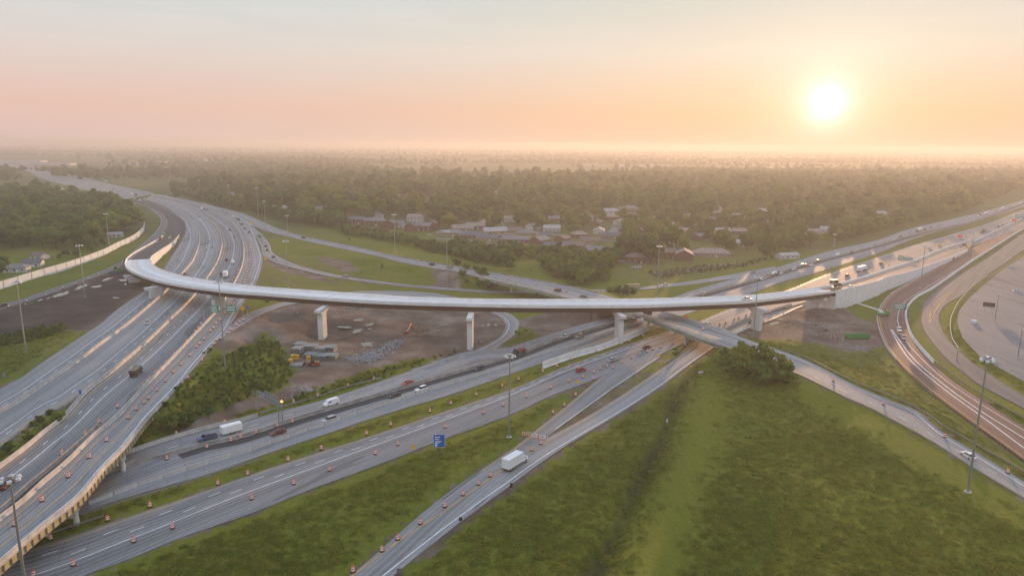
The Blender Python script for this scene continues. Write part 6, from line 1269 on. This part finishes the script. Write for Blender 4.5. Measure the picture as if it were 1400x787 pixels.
def truck(kind, paint, near=True):
    key = (kind, paint)
    if key in PROTO: return copy_tree(PROTO[key])
    P = PAINT[paint]; nm = {'box truck': 'box_truck', 'semi': 'semi_trailer_truck', 'dump truck': 'dump_truck', 'motorhome': 'motorhome', 'tow truck': 'tow_truck'}[kind]; r = empty(nm, (0, 0, 0))
    def wheels(xs, rad=.5, W_=2.4):
        for x in xs:
            for s in (-1, 1): o = wheel_mb(rad, .3).build('wheel', [M_TYRE, M_GALV], r); o.location = (x, s*(W_/2-.18), rad)
    def cab(x0, big=True, m=P):
        c = MB(); h = 2.75 if big else 2.2
        wprism(c, [(x0-.9, .6), (x0-.9, h), (x0-.3, h+.05), (x0+.15, h-.1), (x0+.5, 1.65), (x0+1.3, 1.5), (x0+1.42, 1.2), (x0+1.42, .6)], 2.3, .6, h, .86, 0); c.build('cab', m, r)
        g = MB(); wprism(g, [(x0-.35, 1.7), (x0-.35, h-.35), (x0+.1, h-.35), (x0+.48, 1.7)], 2.22, 1.6, h, .9, 0); g.build('window', M_GLASS, r)
        for s in (-1, 1): MB().box((x0+1.42, s*.85, 1.0), (.1, .35, .25)).build('headlight', M_HEADL, r)
    ch = MB()
    if kind == 'box truck':
        MB().box((-1.3, 0, 2.35), (7.0, 2.5, 2.75)).build('cargo_box', P, r); ch.box((-.2, 0, .8), (8.6, 1.0, .3)); ch.box((-4.82, 0, .6), (.15, 2.3, .18)); ch.build('chassis', M_RUB, r); cab(3.35, False, PAINT['white']); wheels((-3.4, -2.3, 3.6))
        for s in (-1, 1): MB().box((-4.83, s*1.0, .95), (.08, .3, .16)).build('tail_light', M_TAIL, r)
    elif kind == 'semi':
        MB().box((-2.6, 0, 2.6), (13.4, 2.55, 2.8)).build('trailer', PAINT['white'], r); ch.box((-1, 0, .95), (15.8, 1.0, .35)); ch.build('chassis', M_RUB, r); cab(6.3, True, P); wheels((-8.2, -6.9, 3.6, 4.8, 7.0))
    elif kind == 'dump truck':
        b = MB(); b.prism([(-3.9, 1.2), (-4.3, 2.6), (1.0, 2.75), (1.9, 2.9), (1.9, 2.8), (.9, 2.6), (.7, 1.2)], -1.25, 1.25, 0); b.build('dump_bed', P, r); MB().box((-1.7, 0, 2.62), (4.6, 2.2, .1)).build('load', M_WOOD, r); ch.box((-.5, 0, .95), (8.0, 1.0, .4)); ch.build('chassis', M_RUB, r); cab(2.6, True, PAINT['black']); wheels((-3.2, -1.9, 3.0))
        for z in (1.5, 2.1): MB().box((-1.7, -1.28, z), (5.0, .08, .12)).build('rib', M_DARKM, r)
    elif kind == 'motorhome':
        b = MB(); wprism(b, [(-4.4, .7), (-4.4, 3.2), (4.0, 3.3), (4.4, 2.2), (4.4, .7)], 2.5, .7, 3.3, .95, 0); b.build('body', P, r); g = MB(); g.box((4.1, 0, 2.4), (.5, 2.2, .8)); g.box((0, -1.23, 2.2), (4, .06, .7)); g.build('window', M_GLASS, r); ch.box((0, 0, .6), (8.4, 2.2, .3)); ch.build('chassis', M_RUB, r); wheels((-2.6, 2.9))
    else:
        cab(2.2, True, PAINT['black']); ch.box((-.8, 0, 1.0), (7.5, 2.3, .25)); ch.build('flatbed', M_RUB, r); wheels((-2.6, 2.6))
    PROTO[key] = r; return r
RP = {'R1': 'the mud-side carriageway', 'R2': 'the second curving carriageway', 'R3': 'the dump truck\'s carriageway', 'R4': 'the coned-off carriageway', 'F': 'the ramp under the noise wall', 'AP': 'the dark flyover approach', 'R5': 'the straight overpass ramp', 'E1': 'the slim meadow ramp', 'K1': 'the upper straight carriageway', 'K2': 'the lower straight carriageway', 'P2': 'the diagonal ramp by the field', 'Q': 'the curving reddish ramp', 'FLY': 'the flyover', 'far': 'the distant freeway', 'yard': 'the muddy ground by the loop', 'lot': 'the parking lot', 'S': 'the frontage road', 'GATE': 'the brown pavement by the work boards'}
VEH = []
for ln in """
R3 A dump truck brown 190,506|R3 A pickup dark red 6,660|R2 T sedan silver 197,440.5|R2 T sedan black 247,374.6|R1 T sedan silver 256.4,323.6|R2 T sedan silver 285,329.7|R2 T suv white 282.4,338.3|R2 T sedan tan 290.7,337.6
R2 T sedan white 243.6,284.3|R2 T sedan white 252.9,288.6|R2 T suv white 260,289.6|R2 T suv tan 271.4,296.4|R3 A box truck white 275.4,285.4|R3 A sedan silver 305.7,310.7|R3 A suv black 314.6,314|R3 A suv silver 320,323|R4 A sedan black 307.9,287.6|R4 A suv black 307.9,291.2|R3 A sedan dark blue 286.4,284.9|R3 A sedan black 292,285.6|R4 A suv dark blue 274.7,279.3|R4 A van white 315,296
R4 A sedan red 317.9,299.5|R4 A suv dark red 324,299.9|R4 A sedan grey 326.9,306.4|R4 A suv grey 332.6,306.4|R4 A sedan black 334,312|R4 A sedan dark blue 344.5,317|R3 A van white 318.3,358|R3 A box truck white 309.3,374.5|R3 A suv dark red 310,354.6|R3 A sedan dark blue 302.6,373.8
E1 L sedan grey 349.6,321.5|E1 L suv red 353,323.4|E1 L sedan white 355.6,327|E1 L suv white 359.5,330.6|E1 L suv dark red 361,336|E1 L suv dark blue 364.3,341.3|E1 L sedan black 371.4,351|E1 L sedan white 379,354.4|E1 L suv silver 472.9,377|R5 L pickup dark red 408.9,325|R5 L suv black 589.2,361|R5 L suv silver 613.7,365|R5 L suv dark red 761,396.2|R5 L sedan grey 796.9,404.8|R5 L suv black 882,427.4|R5 L sedan white 1323.5,621.5
F T suv dark blue 165,356|F T sedan black 3,417|F T sedan grey 206,326.2|F T sedan dark blue 173.6,350.4|AP T pickup white 232,324.5|AP T box truck dark green 222.4,321.5|AP T dump truck orange 219.4,327|far T van white 191,273.6|far T box truck white 165,266|far A box truck dark red 175,266.8|far A suv white 114,256|far T sedan white 152,268.6|far A sedan dark blue 128,254.2|far A suv black 168,258|far T suv white 184,271.5
K1 L pickup blue 280,594.6|K1 L van white 446.4,547|K1 L sedan dark red 379.6,590|K1 L suv silver 450.7,573.4|K1 L sedan black 540,540|K1 L suv white 578.7,532|K1 L sedan red 550,520.4|K1 L suv dark blue 661.7,505.6|K1 L tow truck black 705,479.5|K1 L sedan dark blue 703.5,486.5|K1 L sedan white 767,458|K1 L suv tan 800,461|K1 L suv grey 870,438.5|K1 L suv tan 955,401
K2 R suv red 789.8,503.6|K2 R sedan silver 839,491.5|K2 R sedan dark red 868.6,470|K2 R sedan white 959.5,440.8|P2 R pickup black 1023,437.6|P2 R box truck white 707,629
E1 L sedan white 847.9,394|E1 L motorhome tan 866,391.5|E1 L suv white 911.7,390|E1 L suv silver 1026.7,371.2|K1 L van white 1038.6,370.8|K1 L suv grey 1037.4,375|K1 L sedan brown 1044.6,373|K1 L suv brown 1053,371|K1 L pickup white 1041.5,380.5|K1 L sedan tan 1058,379.3|K1 L sedan white 1074,373.9|K1 L suv silver 1073.6,364.7|K1 L suv white 1077.9,359.5|K1 L sedan brown 1089.6,360.2|K1 L suv white 1091.4,368.2|K1 L suv tan 1107.4,355.3|K1 L sedan white 1114.3,362.2|K1 L sedan orange 1122.9,365.6|K1 L van white 1133.3,346.6|K1 L suv brown 1150.4,343|K1 L suv white 1169.3,337|K1 L sedan brown 1176,338|K1 L suv tan 1182,334.4
K2 R suv brown 1156.9,375.6|K2 R semi white 1180.7,366.8|K2 R suv brown 1199,359.2|K2 R sedan white 1249.3,337.6|K2 R box truck white 1289.8,322.4|K2 R sedan silver 1274.2,334.6|K2 R box truck brown 1331.6,314|K2 R pickup black 1327,316.4|K2 R sedan red 1346.7,305.5|K2 R suv dark red 1352.9,308.4|K2 R sedan brown 1358.9,306.8|K2 R van white 1365.6,301|K2 R sedan silver 1366,304.6|K2 R box truck black 1373.5,296|K2 R sedan white 1379.4,303|K2 R suv brown 1392.6,294
K1 L suv white 1209,325.6|K1 L sedan brown 1226,324|K1 L suv brown 1231,323|K1 L sedan tan 1238.3,318.9|K1 L suv dark red 1259.6,315.2|K1 L semi brown 1270.6,315.4|K1 L suv dark red 1281.6,315|K1 L sedan brown 1287.4,312.4|K1 L sedan tan 1299.8,310|K1 L box truck brown 1337,293.8|K1 L semi white 1346.6,291.6|K1 L suv brown 1353,293|K1 L semi white 1363.6,284.4|K1 L suv tan 1370,288.6|K1 L sedan white 1376,286.4|K1 L suv tan 1383,282.6|K1 L sedan white 1387,281|K1 L van white 1391,277.6|K1 L suv white 1396,276.4
FLY R pickup white 1021,408.4|FLY R sedan white 1162.4,391.6|Q T pickup white 1237.3,450.6|Q T pickup tan 1241.2,456|Q T pickup silver 1243.8,461.6|GATE R dump truck brown 1318.8,334.6|GATE R pickup brown 1313.4,338|GATE R suv brown 1303,353.2|GATE R pickup silver 1303.4,346.4
yard R pickup blue 154.4,372.4|lot L sedan white 1389,397|lot R sedan white 1382.5,365.3|lot R pickup white 1350,490.4|yard2 L sedan white 868,365.2|yard2 L suv white 872.6,364.4|yard2 L sedan white 587.6,320.8""".strip().replace('\n', '|').split('|'):
    key, dr, rest = ln.strip().split(' ', 2); desc, xy = rest.rsplit(' ', 1); px, py = map(float, xy.split(',')); kind = next(k for k in ('dump truck', 'box truck', 'tow truck', 'motorhome', 'semi', 'sedan', 'suv', 'pickup', 'van') if desc.startswith(k)); VEH.append((key, dr, kind, desc[len(kind)+1:], px, py))
RP['yard2'] = 'the lot by the brick houses'
def deck_point(px, py, dz):
    z = 12.0
    for _ in range(10): p = at(px, py, z + dz); i = int(np.argmin(np.hypot(fC[:, 0]-p[0], fC[:, 1]-p[1]))); z = fC[i][2]
    return np.array((p[0], p[1], z))
COUNT = {}; PL = []
for key, dr, kind, col, px, py in VEH:
    lift = {'sedan': .65, 'suv': .8, 'pickup': .8, 'van': 1.1, 'box truck': 1.8, 'semi': 1.9, 'dump truck': 1.6, 'motorhome': 1.6, 'tow truck': 1.2}[kind]
    if key == 'FLY': p = deck_point(px, py, lift)
    else:
        zf = {'R1': zR, 'R2': zR, 'R3': zR, 'R4': zR, 'F': zR, 'AP': zR, 'far': zR, 'R5': zR5, 'E1': zE}.get(key)
        if zf is None:
            z = 0.0
            for _ in range(6): p = at(px, py, z + lift); z = terr(p[0], p[1]) if key in ('yard', 'lot', 'yard2') else 0.0
            p = np.array((p[0], p[1], z + (.06 if key == 'lot' else 0)))
        else: z = zf(px, py); p = at(px, py, z + lift); p = np.array((p[0], p[1], z))
    rk = {'GATE': 'K2'}.get(key, key)
    if rk in ROADS:
        C = ROADS[rk]['C']; i = min(max(int(np.argmin(np.hypot(C[:, 0]-p[0], C[:, 1]-p[1]))), 1), len(C)-2); t = C[i+1] - C[i-1]; t = t/np.linalg.norm(t)
        if key in ROADS and key not in ('FLY', 'GATE'):
            q = ROADS[rk]; f = np.clip(np.dot((p - q['L'][i])[:2], (q['R'][i]-q['L'][i])[:2])/q['w'][i]**2, .06, .94) if abs(np.dot((p-C[i]), t)) < 8 else None
            if f is not None:
                q_ = q['L'][i]*(1-f) + q['R'][i]*f; along = np.dot(p - q_, t); p = np.array((q_[0] + t[0]*along, q_[1] + t[1]*along, q_[2] + t[2]*along + .005))
        sgn = {'A': np.sign(t[1]), 'T': -np.sign(t[1]), 'R': np.sign(t[0]), 'L': -np.sign(t[0])}[dr]; t = t*(sgn or 1); a = math.atan2(t[1], t[0]); pitch = -math.asin(t[2])
    else: a = {'R': .3, 'L': 2.9}[dr] + random.uniform(-.5, .5); pitch = 0
    PL.append([key, dr, kind, col, p, a, pitch])
for v in PL: COUNT.setdefault((v[0], v[2], v[3]), []).append(math.hypot(v[4][0], v[4][1]))
for v in COUNT.values(): v.sort()
TN = {'sedan': 'sedan', 'suv': 'sport utility car', 'pickup': 'pickup', 'van': 'van', 'box truck': 'box truck', 'semi': 'semi truck', 'dump truck': 'dump truck', 'motorhome': 'motorhome', 'tow truck': 'flatbed tow truck'}
for key, dr, kind, col, p, a, pitch in PL:
    d = math.hypot(p[0], p[1]); near = d < 380
    o = car(kind, col, near) if kind in KIND else truck(kind, col)
    o.location = p; o.rotation_euler = (0, pitch, a)
    c = COUNT[(key, kind, col)]; n = c.index(d); base = f"{col} {TN[kind]} on {RP[key]}"
    if len(c) > 1: base = f"{['nearest', 'second nearest', 'third nearest', 'fourth nearest', 'fifth nearest', 'sixth nearest', 'seventh nearest', 'eighth nearest', 'ninth nearest', 'tenth nearest', 'eleventh nearest', 'twelfth nearest'][n]} {base}"
    meta(o, base, TN[kind] if kind not in ('suv',) else 'car', 'traffic on ' + RP[key])
# the white cargo trailer behind the pickup, the red car on the tow truck
pk = next(v for v in PL if v[2] == 'pickup' and v[3] == 'blue' and v[0] == 'K1'); dv = np.array((math.cos(pk[5]), math.sin(pk[5]), 0))
r = empty('cargo_trailer', pk[4] - dv*7.4, pk[5]); meta(r, 'white cargo trailer towed behind the blue pickup', 'trailer'); MB().box((0, 0, 1.75), (6.2, 2.3, 2.3)).build('cargo_box', PAINT['white'], r); MB().tube((3.1, 0, .55), (4.5, 0, .55), .08).build('drawbar', M_DARKM, r)
for x in (-.5, .5):
    for s in (-1, 1): o = wheel_mb(.36).build('wheel', [M_TYRE, M_GALV], r); o.location = (x, s*1.05, .36)
tw = next(v for v in PL if v[2] == 'tow truck'); dv = np.array((math.cos(tw[5]), math.sin(tw[5]), 0)); o = car('sedan', 'red', True); o.location = tw[4] - dv*1.6 + np.array((0, 0, 1.14)); o.rotation_euler = (0, 0, tw[5]); meta(o, 'red car riding on the flatbed tow truck', 'car')
# ------------------------------------------------------------------ construction yard
beam = MB()
for y in (-.55, .55): beam.box((0, y, .4), (5.0, .16, .8))
beam.box((0, 0, .74), (5.0, 1.26, .13)); beam.box((0, 0, .06), (5.0, 1.26, .12)); bp = None
M_PRE = plain('precast_grey', (.25, .26, .245), .85, var=.2, scale=.8)
k_ = 0
for px, py, nx_, nz, rz, rows in ((410, 473.5, 3, 2, 1.45, 1), (407, 482, 3, 3, 1.45, 1), (425, 479, 4, 3, 1.5, 1), (426, 487.5, 4, 2, 1.5, 1), (437.5, 482, 4, 3, 1.5, 1), (439, 489.5, 4, 2, 1.5, 1), (450.5, 480.5, 4, 3, 1.5, 1), (452.5, 489, 4, 2, 1.5, 1), (405, 500, 3, 1, .1, 1)):
    c = ground(px, py)
    for i in range(nx_):
        for j in range(nz):
            if bp is None: o = bp = beam.build('concrete_beam', M_PRE)
            else: o = bp.copy(); COL.objects.link(o)
            o.location = c + np.array((math.cos(rz-1.57)*(i-(nx_-1)/2)*1.36, math.sin(rz-1.57)*(i-(nx_-1)/2)*1.36, j*.84 + .03)); o.rotation_euler = (0, 0, rz + random.uniform(-.02, .02))
            meta(o, 'grey precast concrete beam in the stacks beside the yellow crates', 'concrete beam', 'stacked precast beams in the yard')
for px, py, lab in ((397.4, 497.5, 'yellow crate, lowest of the three by the shrubs'), (400.6, 490.5, 'yellow crate behind the lowest one'), (406.4, 490.8, 'yellow crate nearest the left beam stacks'), (421.8, 493.5, 'yellow crate in front of the middle beam stack')):
    m = MB(); m.box((0, 0, 1.1), (1.5, 1.5, 2.0)); 
    for x in (-.5, 0, .5): m.box((x, -.78, 1.1), (.12, .08, 1.9), 1)
    m.box((0, 0, .05), (1.6, 1.6, .1), 1); o = m.build('crate', [PAINT['yellow'], M_WOOD], loc=ground(px, py)); o.rotation_euler = (0, 0, .15); meta(o, lab, 'crate', 'yellow crates in the yard')
r = empty('telehandler', ground(428.5, 500), 3.0); meta(r, 'orange and cream telehandler parked before the beam stacks', 'telehandler')
b = MB(); b.box((0, 0, 1.0), (4.6, 1.6, .7), 0); b.box((-1.6, 0, 1.5), (1.4, 1.6, .6), 0); b.build('body', PAINT['orange'], r); MB().box((.1, .45, 1.9), (1.4, .8, 1.4), taper=.85).build('cab', M_GLASS, r); MB().tube((-2.3, -.35, 2.1), (3.6, -.35, 1.5), .28, .24, 8).build('boom', PAINT['tan'], r)
f = MB(); [f.box((4.4, -.35 + s*.45, .5), (1.5, .14, .08)) for s in (-1, 1)]; f.box((3.65, -.35, .9), (.15, 1.4, 1.0)); f.build('fork', M_DARKM, r)
for x in (-1.6, 1.6):
    for s in (-1, 1): o = wheel_mb(.68, .5).build('wheel', [M_TYRE, PAINT['orange']], r); o.location = (x, s*1.05, .68)
r = empty('boom_lift', ground(562.5, 449.5), 2.6); meta(r, 'red-orange boom lift with its pale arm folded down in the yard', 'boom lift')
r.scale = (.8,)*3; MB().box((0, 0, 1.2), (3.0, 2.2, 1.0), taper=.9).build('chassis', PAINT['orange'], r); MB().box((.3, 0, 2.3), (2.2, 2.0, 1.3), taper=.85).build('turret', PAINT['orange'], r)
bas = ground(551, 462) - ground(562.5, 449.5); c, s = math.cos(-2.6), math.sin(-2.6); bl = np.array((bas[0]*c - bas[1]*s, bas[0]*s + bas[1]*c, .5)); MB().tube((0, 0, 3.4), bl*.7 + (0, 0, .9), .16, .11, 8).build('boom', PAINT['silver'], r); m = MB(); bl = bl*.75; m.box(bl, (2.2, 1.4, .2)); m.box(bl + (0, .7, .6), (2.2, .1, 1.1)); m.box(bl + (0, -.7, .6), (2.2, .1, 1.1)); m.build('basket', PAINT['red'], r)
for x in (-1.1, 1.1):
    for s_ in (-1, 1): o = wheel_mb(.55, .4).build('wheel', [M_TYRE, M_GALV], r); o.location = (x, s_*1.1, .55)
# broken concrete heap
rr = random.Random(5); m = MB()
for k in range(620):
    t = rr.random()
    if t < .62: px, py, s = rr.gauss(506, 13), 0, 1; py = 487 + rr.gauss(0, 3.6) - (px-506)*.12
    else: px = rr.gauss(534, 9); py = 473 + rr.gauss(0, 3.0) - (px-534)*.28
    q = ground(px, py); w = rr.uniform(.35, 1.3); m.box(q + (0, 0, rr.uniform(0, .7)), (w, w*rr.uniform(.5, 1), w*rr.uniform(.25, .6)), 0, rr.uniform(0, 6), rr.uniform(.5, .9), rr.uniform(-.5, .5))
meta(m.build('rubble', M_RUBBLE), 'heap of broken pale concrete on the yard floor', 'rubble', kind='stuff')
m = MB()
for k in range(420):
    zone = rr.choice([(1058, 430, 24, 6), (1105, 418, 12, 4), (1090, 440, 30, 7), (1150, 462, 30, 10), (1120, 446, 24, 5), (1176, 476, 16, 4), (420, 532, 18, 4), (655, 465, 18, 6), (480, 425, 30, 6), (390, 430, 30, 10)]); px, py = rr.gauss(zone[0], zone[2]*.5), rr.gauss(zone[1], zone[3]*.5); q = ground(px, py); w = rr.uniform(.2, .9)
    m.box(q + (0, 0, .1), (w*1.4, w, w*.5), 0 if rr.random() < .6 else 1, rr.uniform(0, 6), rr.uniform(.5, .9), rr.uniform(-.3, .3))
meta(m.build('debris', [M_RUBBLE, M_BARD]), 'scattered stones and broken lumps over the bare earth', 'debris', kind='stuff')
tb = None
for k in range(16):
    q = ground(565 + rr.uniform(-3, 16), 458 - rr.uniform(-2, 11)); 
    if tb is None: o = tb = MB().box((0, 0, .18), (5.5, .35, .35)).build('timber_mat', M_WOOD)
    else: o = tb.copy(); COL.objects.link(o)
    o.location = q + np.array((0, 0, rr.uniform(0, .5))); o.rotation_euler = (0, rr.uniform(-.04, .04), rr.uniform(.4, 1.0)); meta(o, 'long timber in the loose pile beside the boom lift', 'timber', 'timbers by the boom lift')
for px, py, c_, lab in ((604, 446, 'green', 'pale green pipe lying beyond the timbers'), (593, 455, 'tan', 'short pale plank stack beside the timbers')):
    o = MB().tube((-4, 0, .3), (4, 0, .3), .28, n=8).build('pipe', PAINT[c_] if c_ == 'tan' else M_GREENG, loc=ground(px, py)); o.rotation_euler = (0, 0, .9); meta(o, lab, 'pipe')
# dumpster, boom truck, loaders, roller
r = empty('dumpster', ground(1172, 462.5), .05); meta(r, 'long green dumpster with a rusty rim on the bare earth', 'dumpster')
m = MB(); V = [(-5.2, -1.2, .2), (5.2, -1.2, .2), (5.2, 1.2, .2), (-5.2, 1.2, .2), (-5.8, -1.3, 2.2), (5.8, -1.3, 2.2), (5.8, 1.3, 2.2), (-5.8, 1.3, 2.2), (-5.6, -1.15, 2.2), (5.6, -1.15, 2.2), (5.6, 1.15, 2.2), (-5.6, 1.15, 2.2), (-5.1, -1.1, .5), (5.1, -1.1, .5), (5.1, 1.1, .5), (-5.1, 1.1, .5)]
m.add(V, [(3, 2, 1, 0), (0, 1, 5, 4), (1, 2, 6, 5), (2, 3, 7, 6), (3, 0, 4, 7), (4, 5, 9, 8), (5, 6, 10, 9), (6, 7, 11, 10), (7, 4, 8, 11), (8, 9, 13, 12), (9, 10, 14, 13), (10, 11, 15, 14), (11, 8, 12, 15), (12, 13, 14, 15)]); m.build('body', PAINT['green'], r)
for k in range(7): MB().box((-4.5 + 1.5*k, -1.3, 1.2), (.14, .12, 1.9)).build('rib', PAINT['dark green'], r)
b0 = at(1207, 431.5, 0); r = empty('boom_truck', b0, 0); meta(r, 'green boom truck stretching its long white arm to the retaining wall', 'boom truck')
MB().box((0, 0, 1.3), (6.5, 2.4, .9)).build('body', PAINT['green'], r); MB().box((2.3, 0, 2.3), (1.8, 2.2, 1.4), taper=.85).build('cab', PAINT['green'], r); MB().box((-1.2, 0, 2.2), (1.6, 1.8, 1.0)).build('turret', PAINT['white'], r)
tip = panel_at(1152, 407.5, math.hypot(*at(1150, 416, 1.5)[:2]) - 3) - b0; MB().tube((-1.2, 0, 2.7), tip, .42, .2, 8).build('boom', PAINT['white'], r); MB().box(tip, (2.2, 1.2, 1.2)).build('basket', PAINT['grey'], r)
for x in (-2.2, 2.2):
    for s_ in (-1, 1): o = wheel_mb(.5, .3).build('wheel', [M_TYRE, M_GALV], r); o.location = (x, s_*1.05, .5)
def loader(p, rz, paint, lab, name='loader'):
    r = empty(name, p, rz); meta(r, lab, name.replace('_', ' ')); MB().box((-.8, 0, 1.4), (3.4, 1.9, 1.3), taper=.9).build('body', PAINT[paint], r); MB().box((-.2, 0, 2.6), (1.3, 1.5, 1.4), taper=.85).build('cab', M_GLASS, r); m = MB(); m.tube((1, -.5, 1.7), (3, -.5, .7), .16); m.tube((1, .5, 1.7), (3, .5, .7), .16); m.build('arm', PAINT[paint], r); MB().prism([(3, .2), (3.0, 1.1), (3.9, .25), (3.8, .1)], -1.2, 1.2).build('bucket', M_DARKM, r)
    for x in (-1.7, 1.2):
        for s_ in (-1, 1): o = wheel_mb(.72, .5).build('wheel', [M_TYRE, PAINT[paint]], r); o.location = (x, s_*1.0, .72)
loader(ground(164, 373), .6, 'green', 'bright green loader on the mud under the flyover\'s loop end'); loader(ground(158.5, 371), 2.2, 'dark green', 'dark green loader behind the blue pickup on the mud')
loader(deck_point(1142, 393.5, 1.2), .5, 'tan', 'tan roller-like loader on the flyover near the wall'); loader(deck_point(1144, 388.4, 1.0), .6, 'brown', 'brown machine beside the tan loader on the flyover')
o = truck('box truck', 'grey'); o.location = deck_point(1141.4, 384.2, 1.7); o.rotation_euler = (0, 0, .55); o.scale = (.75,)*3; meta(o, 'grey truck behind the machines on the flyover', 'box truck')
o = MB().box((0, 0, .75), (2.4, 1.8, 1.5), taper=.95).box((0, 0, 1.55), (2.5, 1.9, .12)).build('utility_box', PAINT['white'], loc=ground(1331, 441.5)); meta(o, 'white utility box on the parking lot', 'utility box')
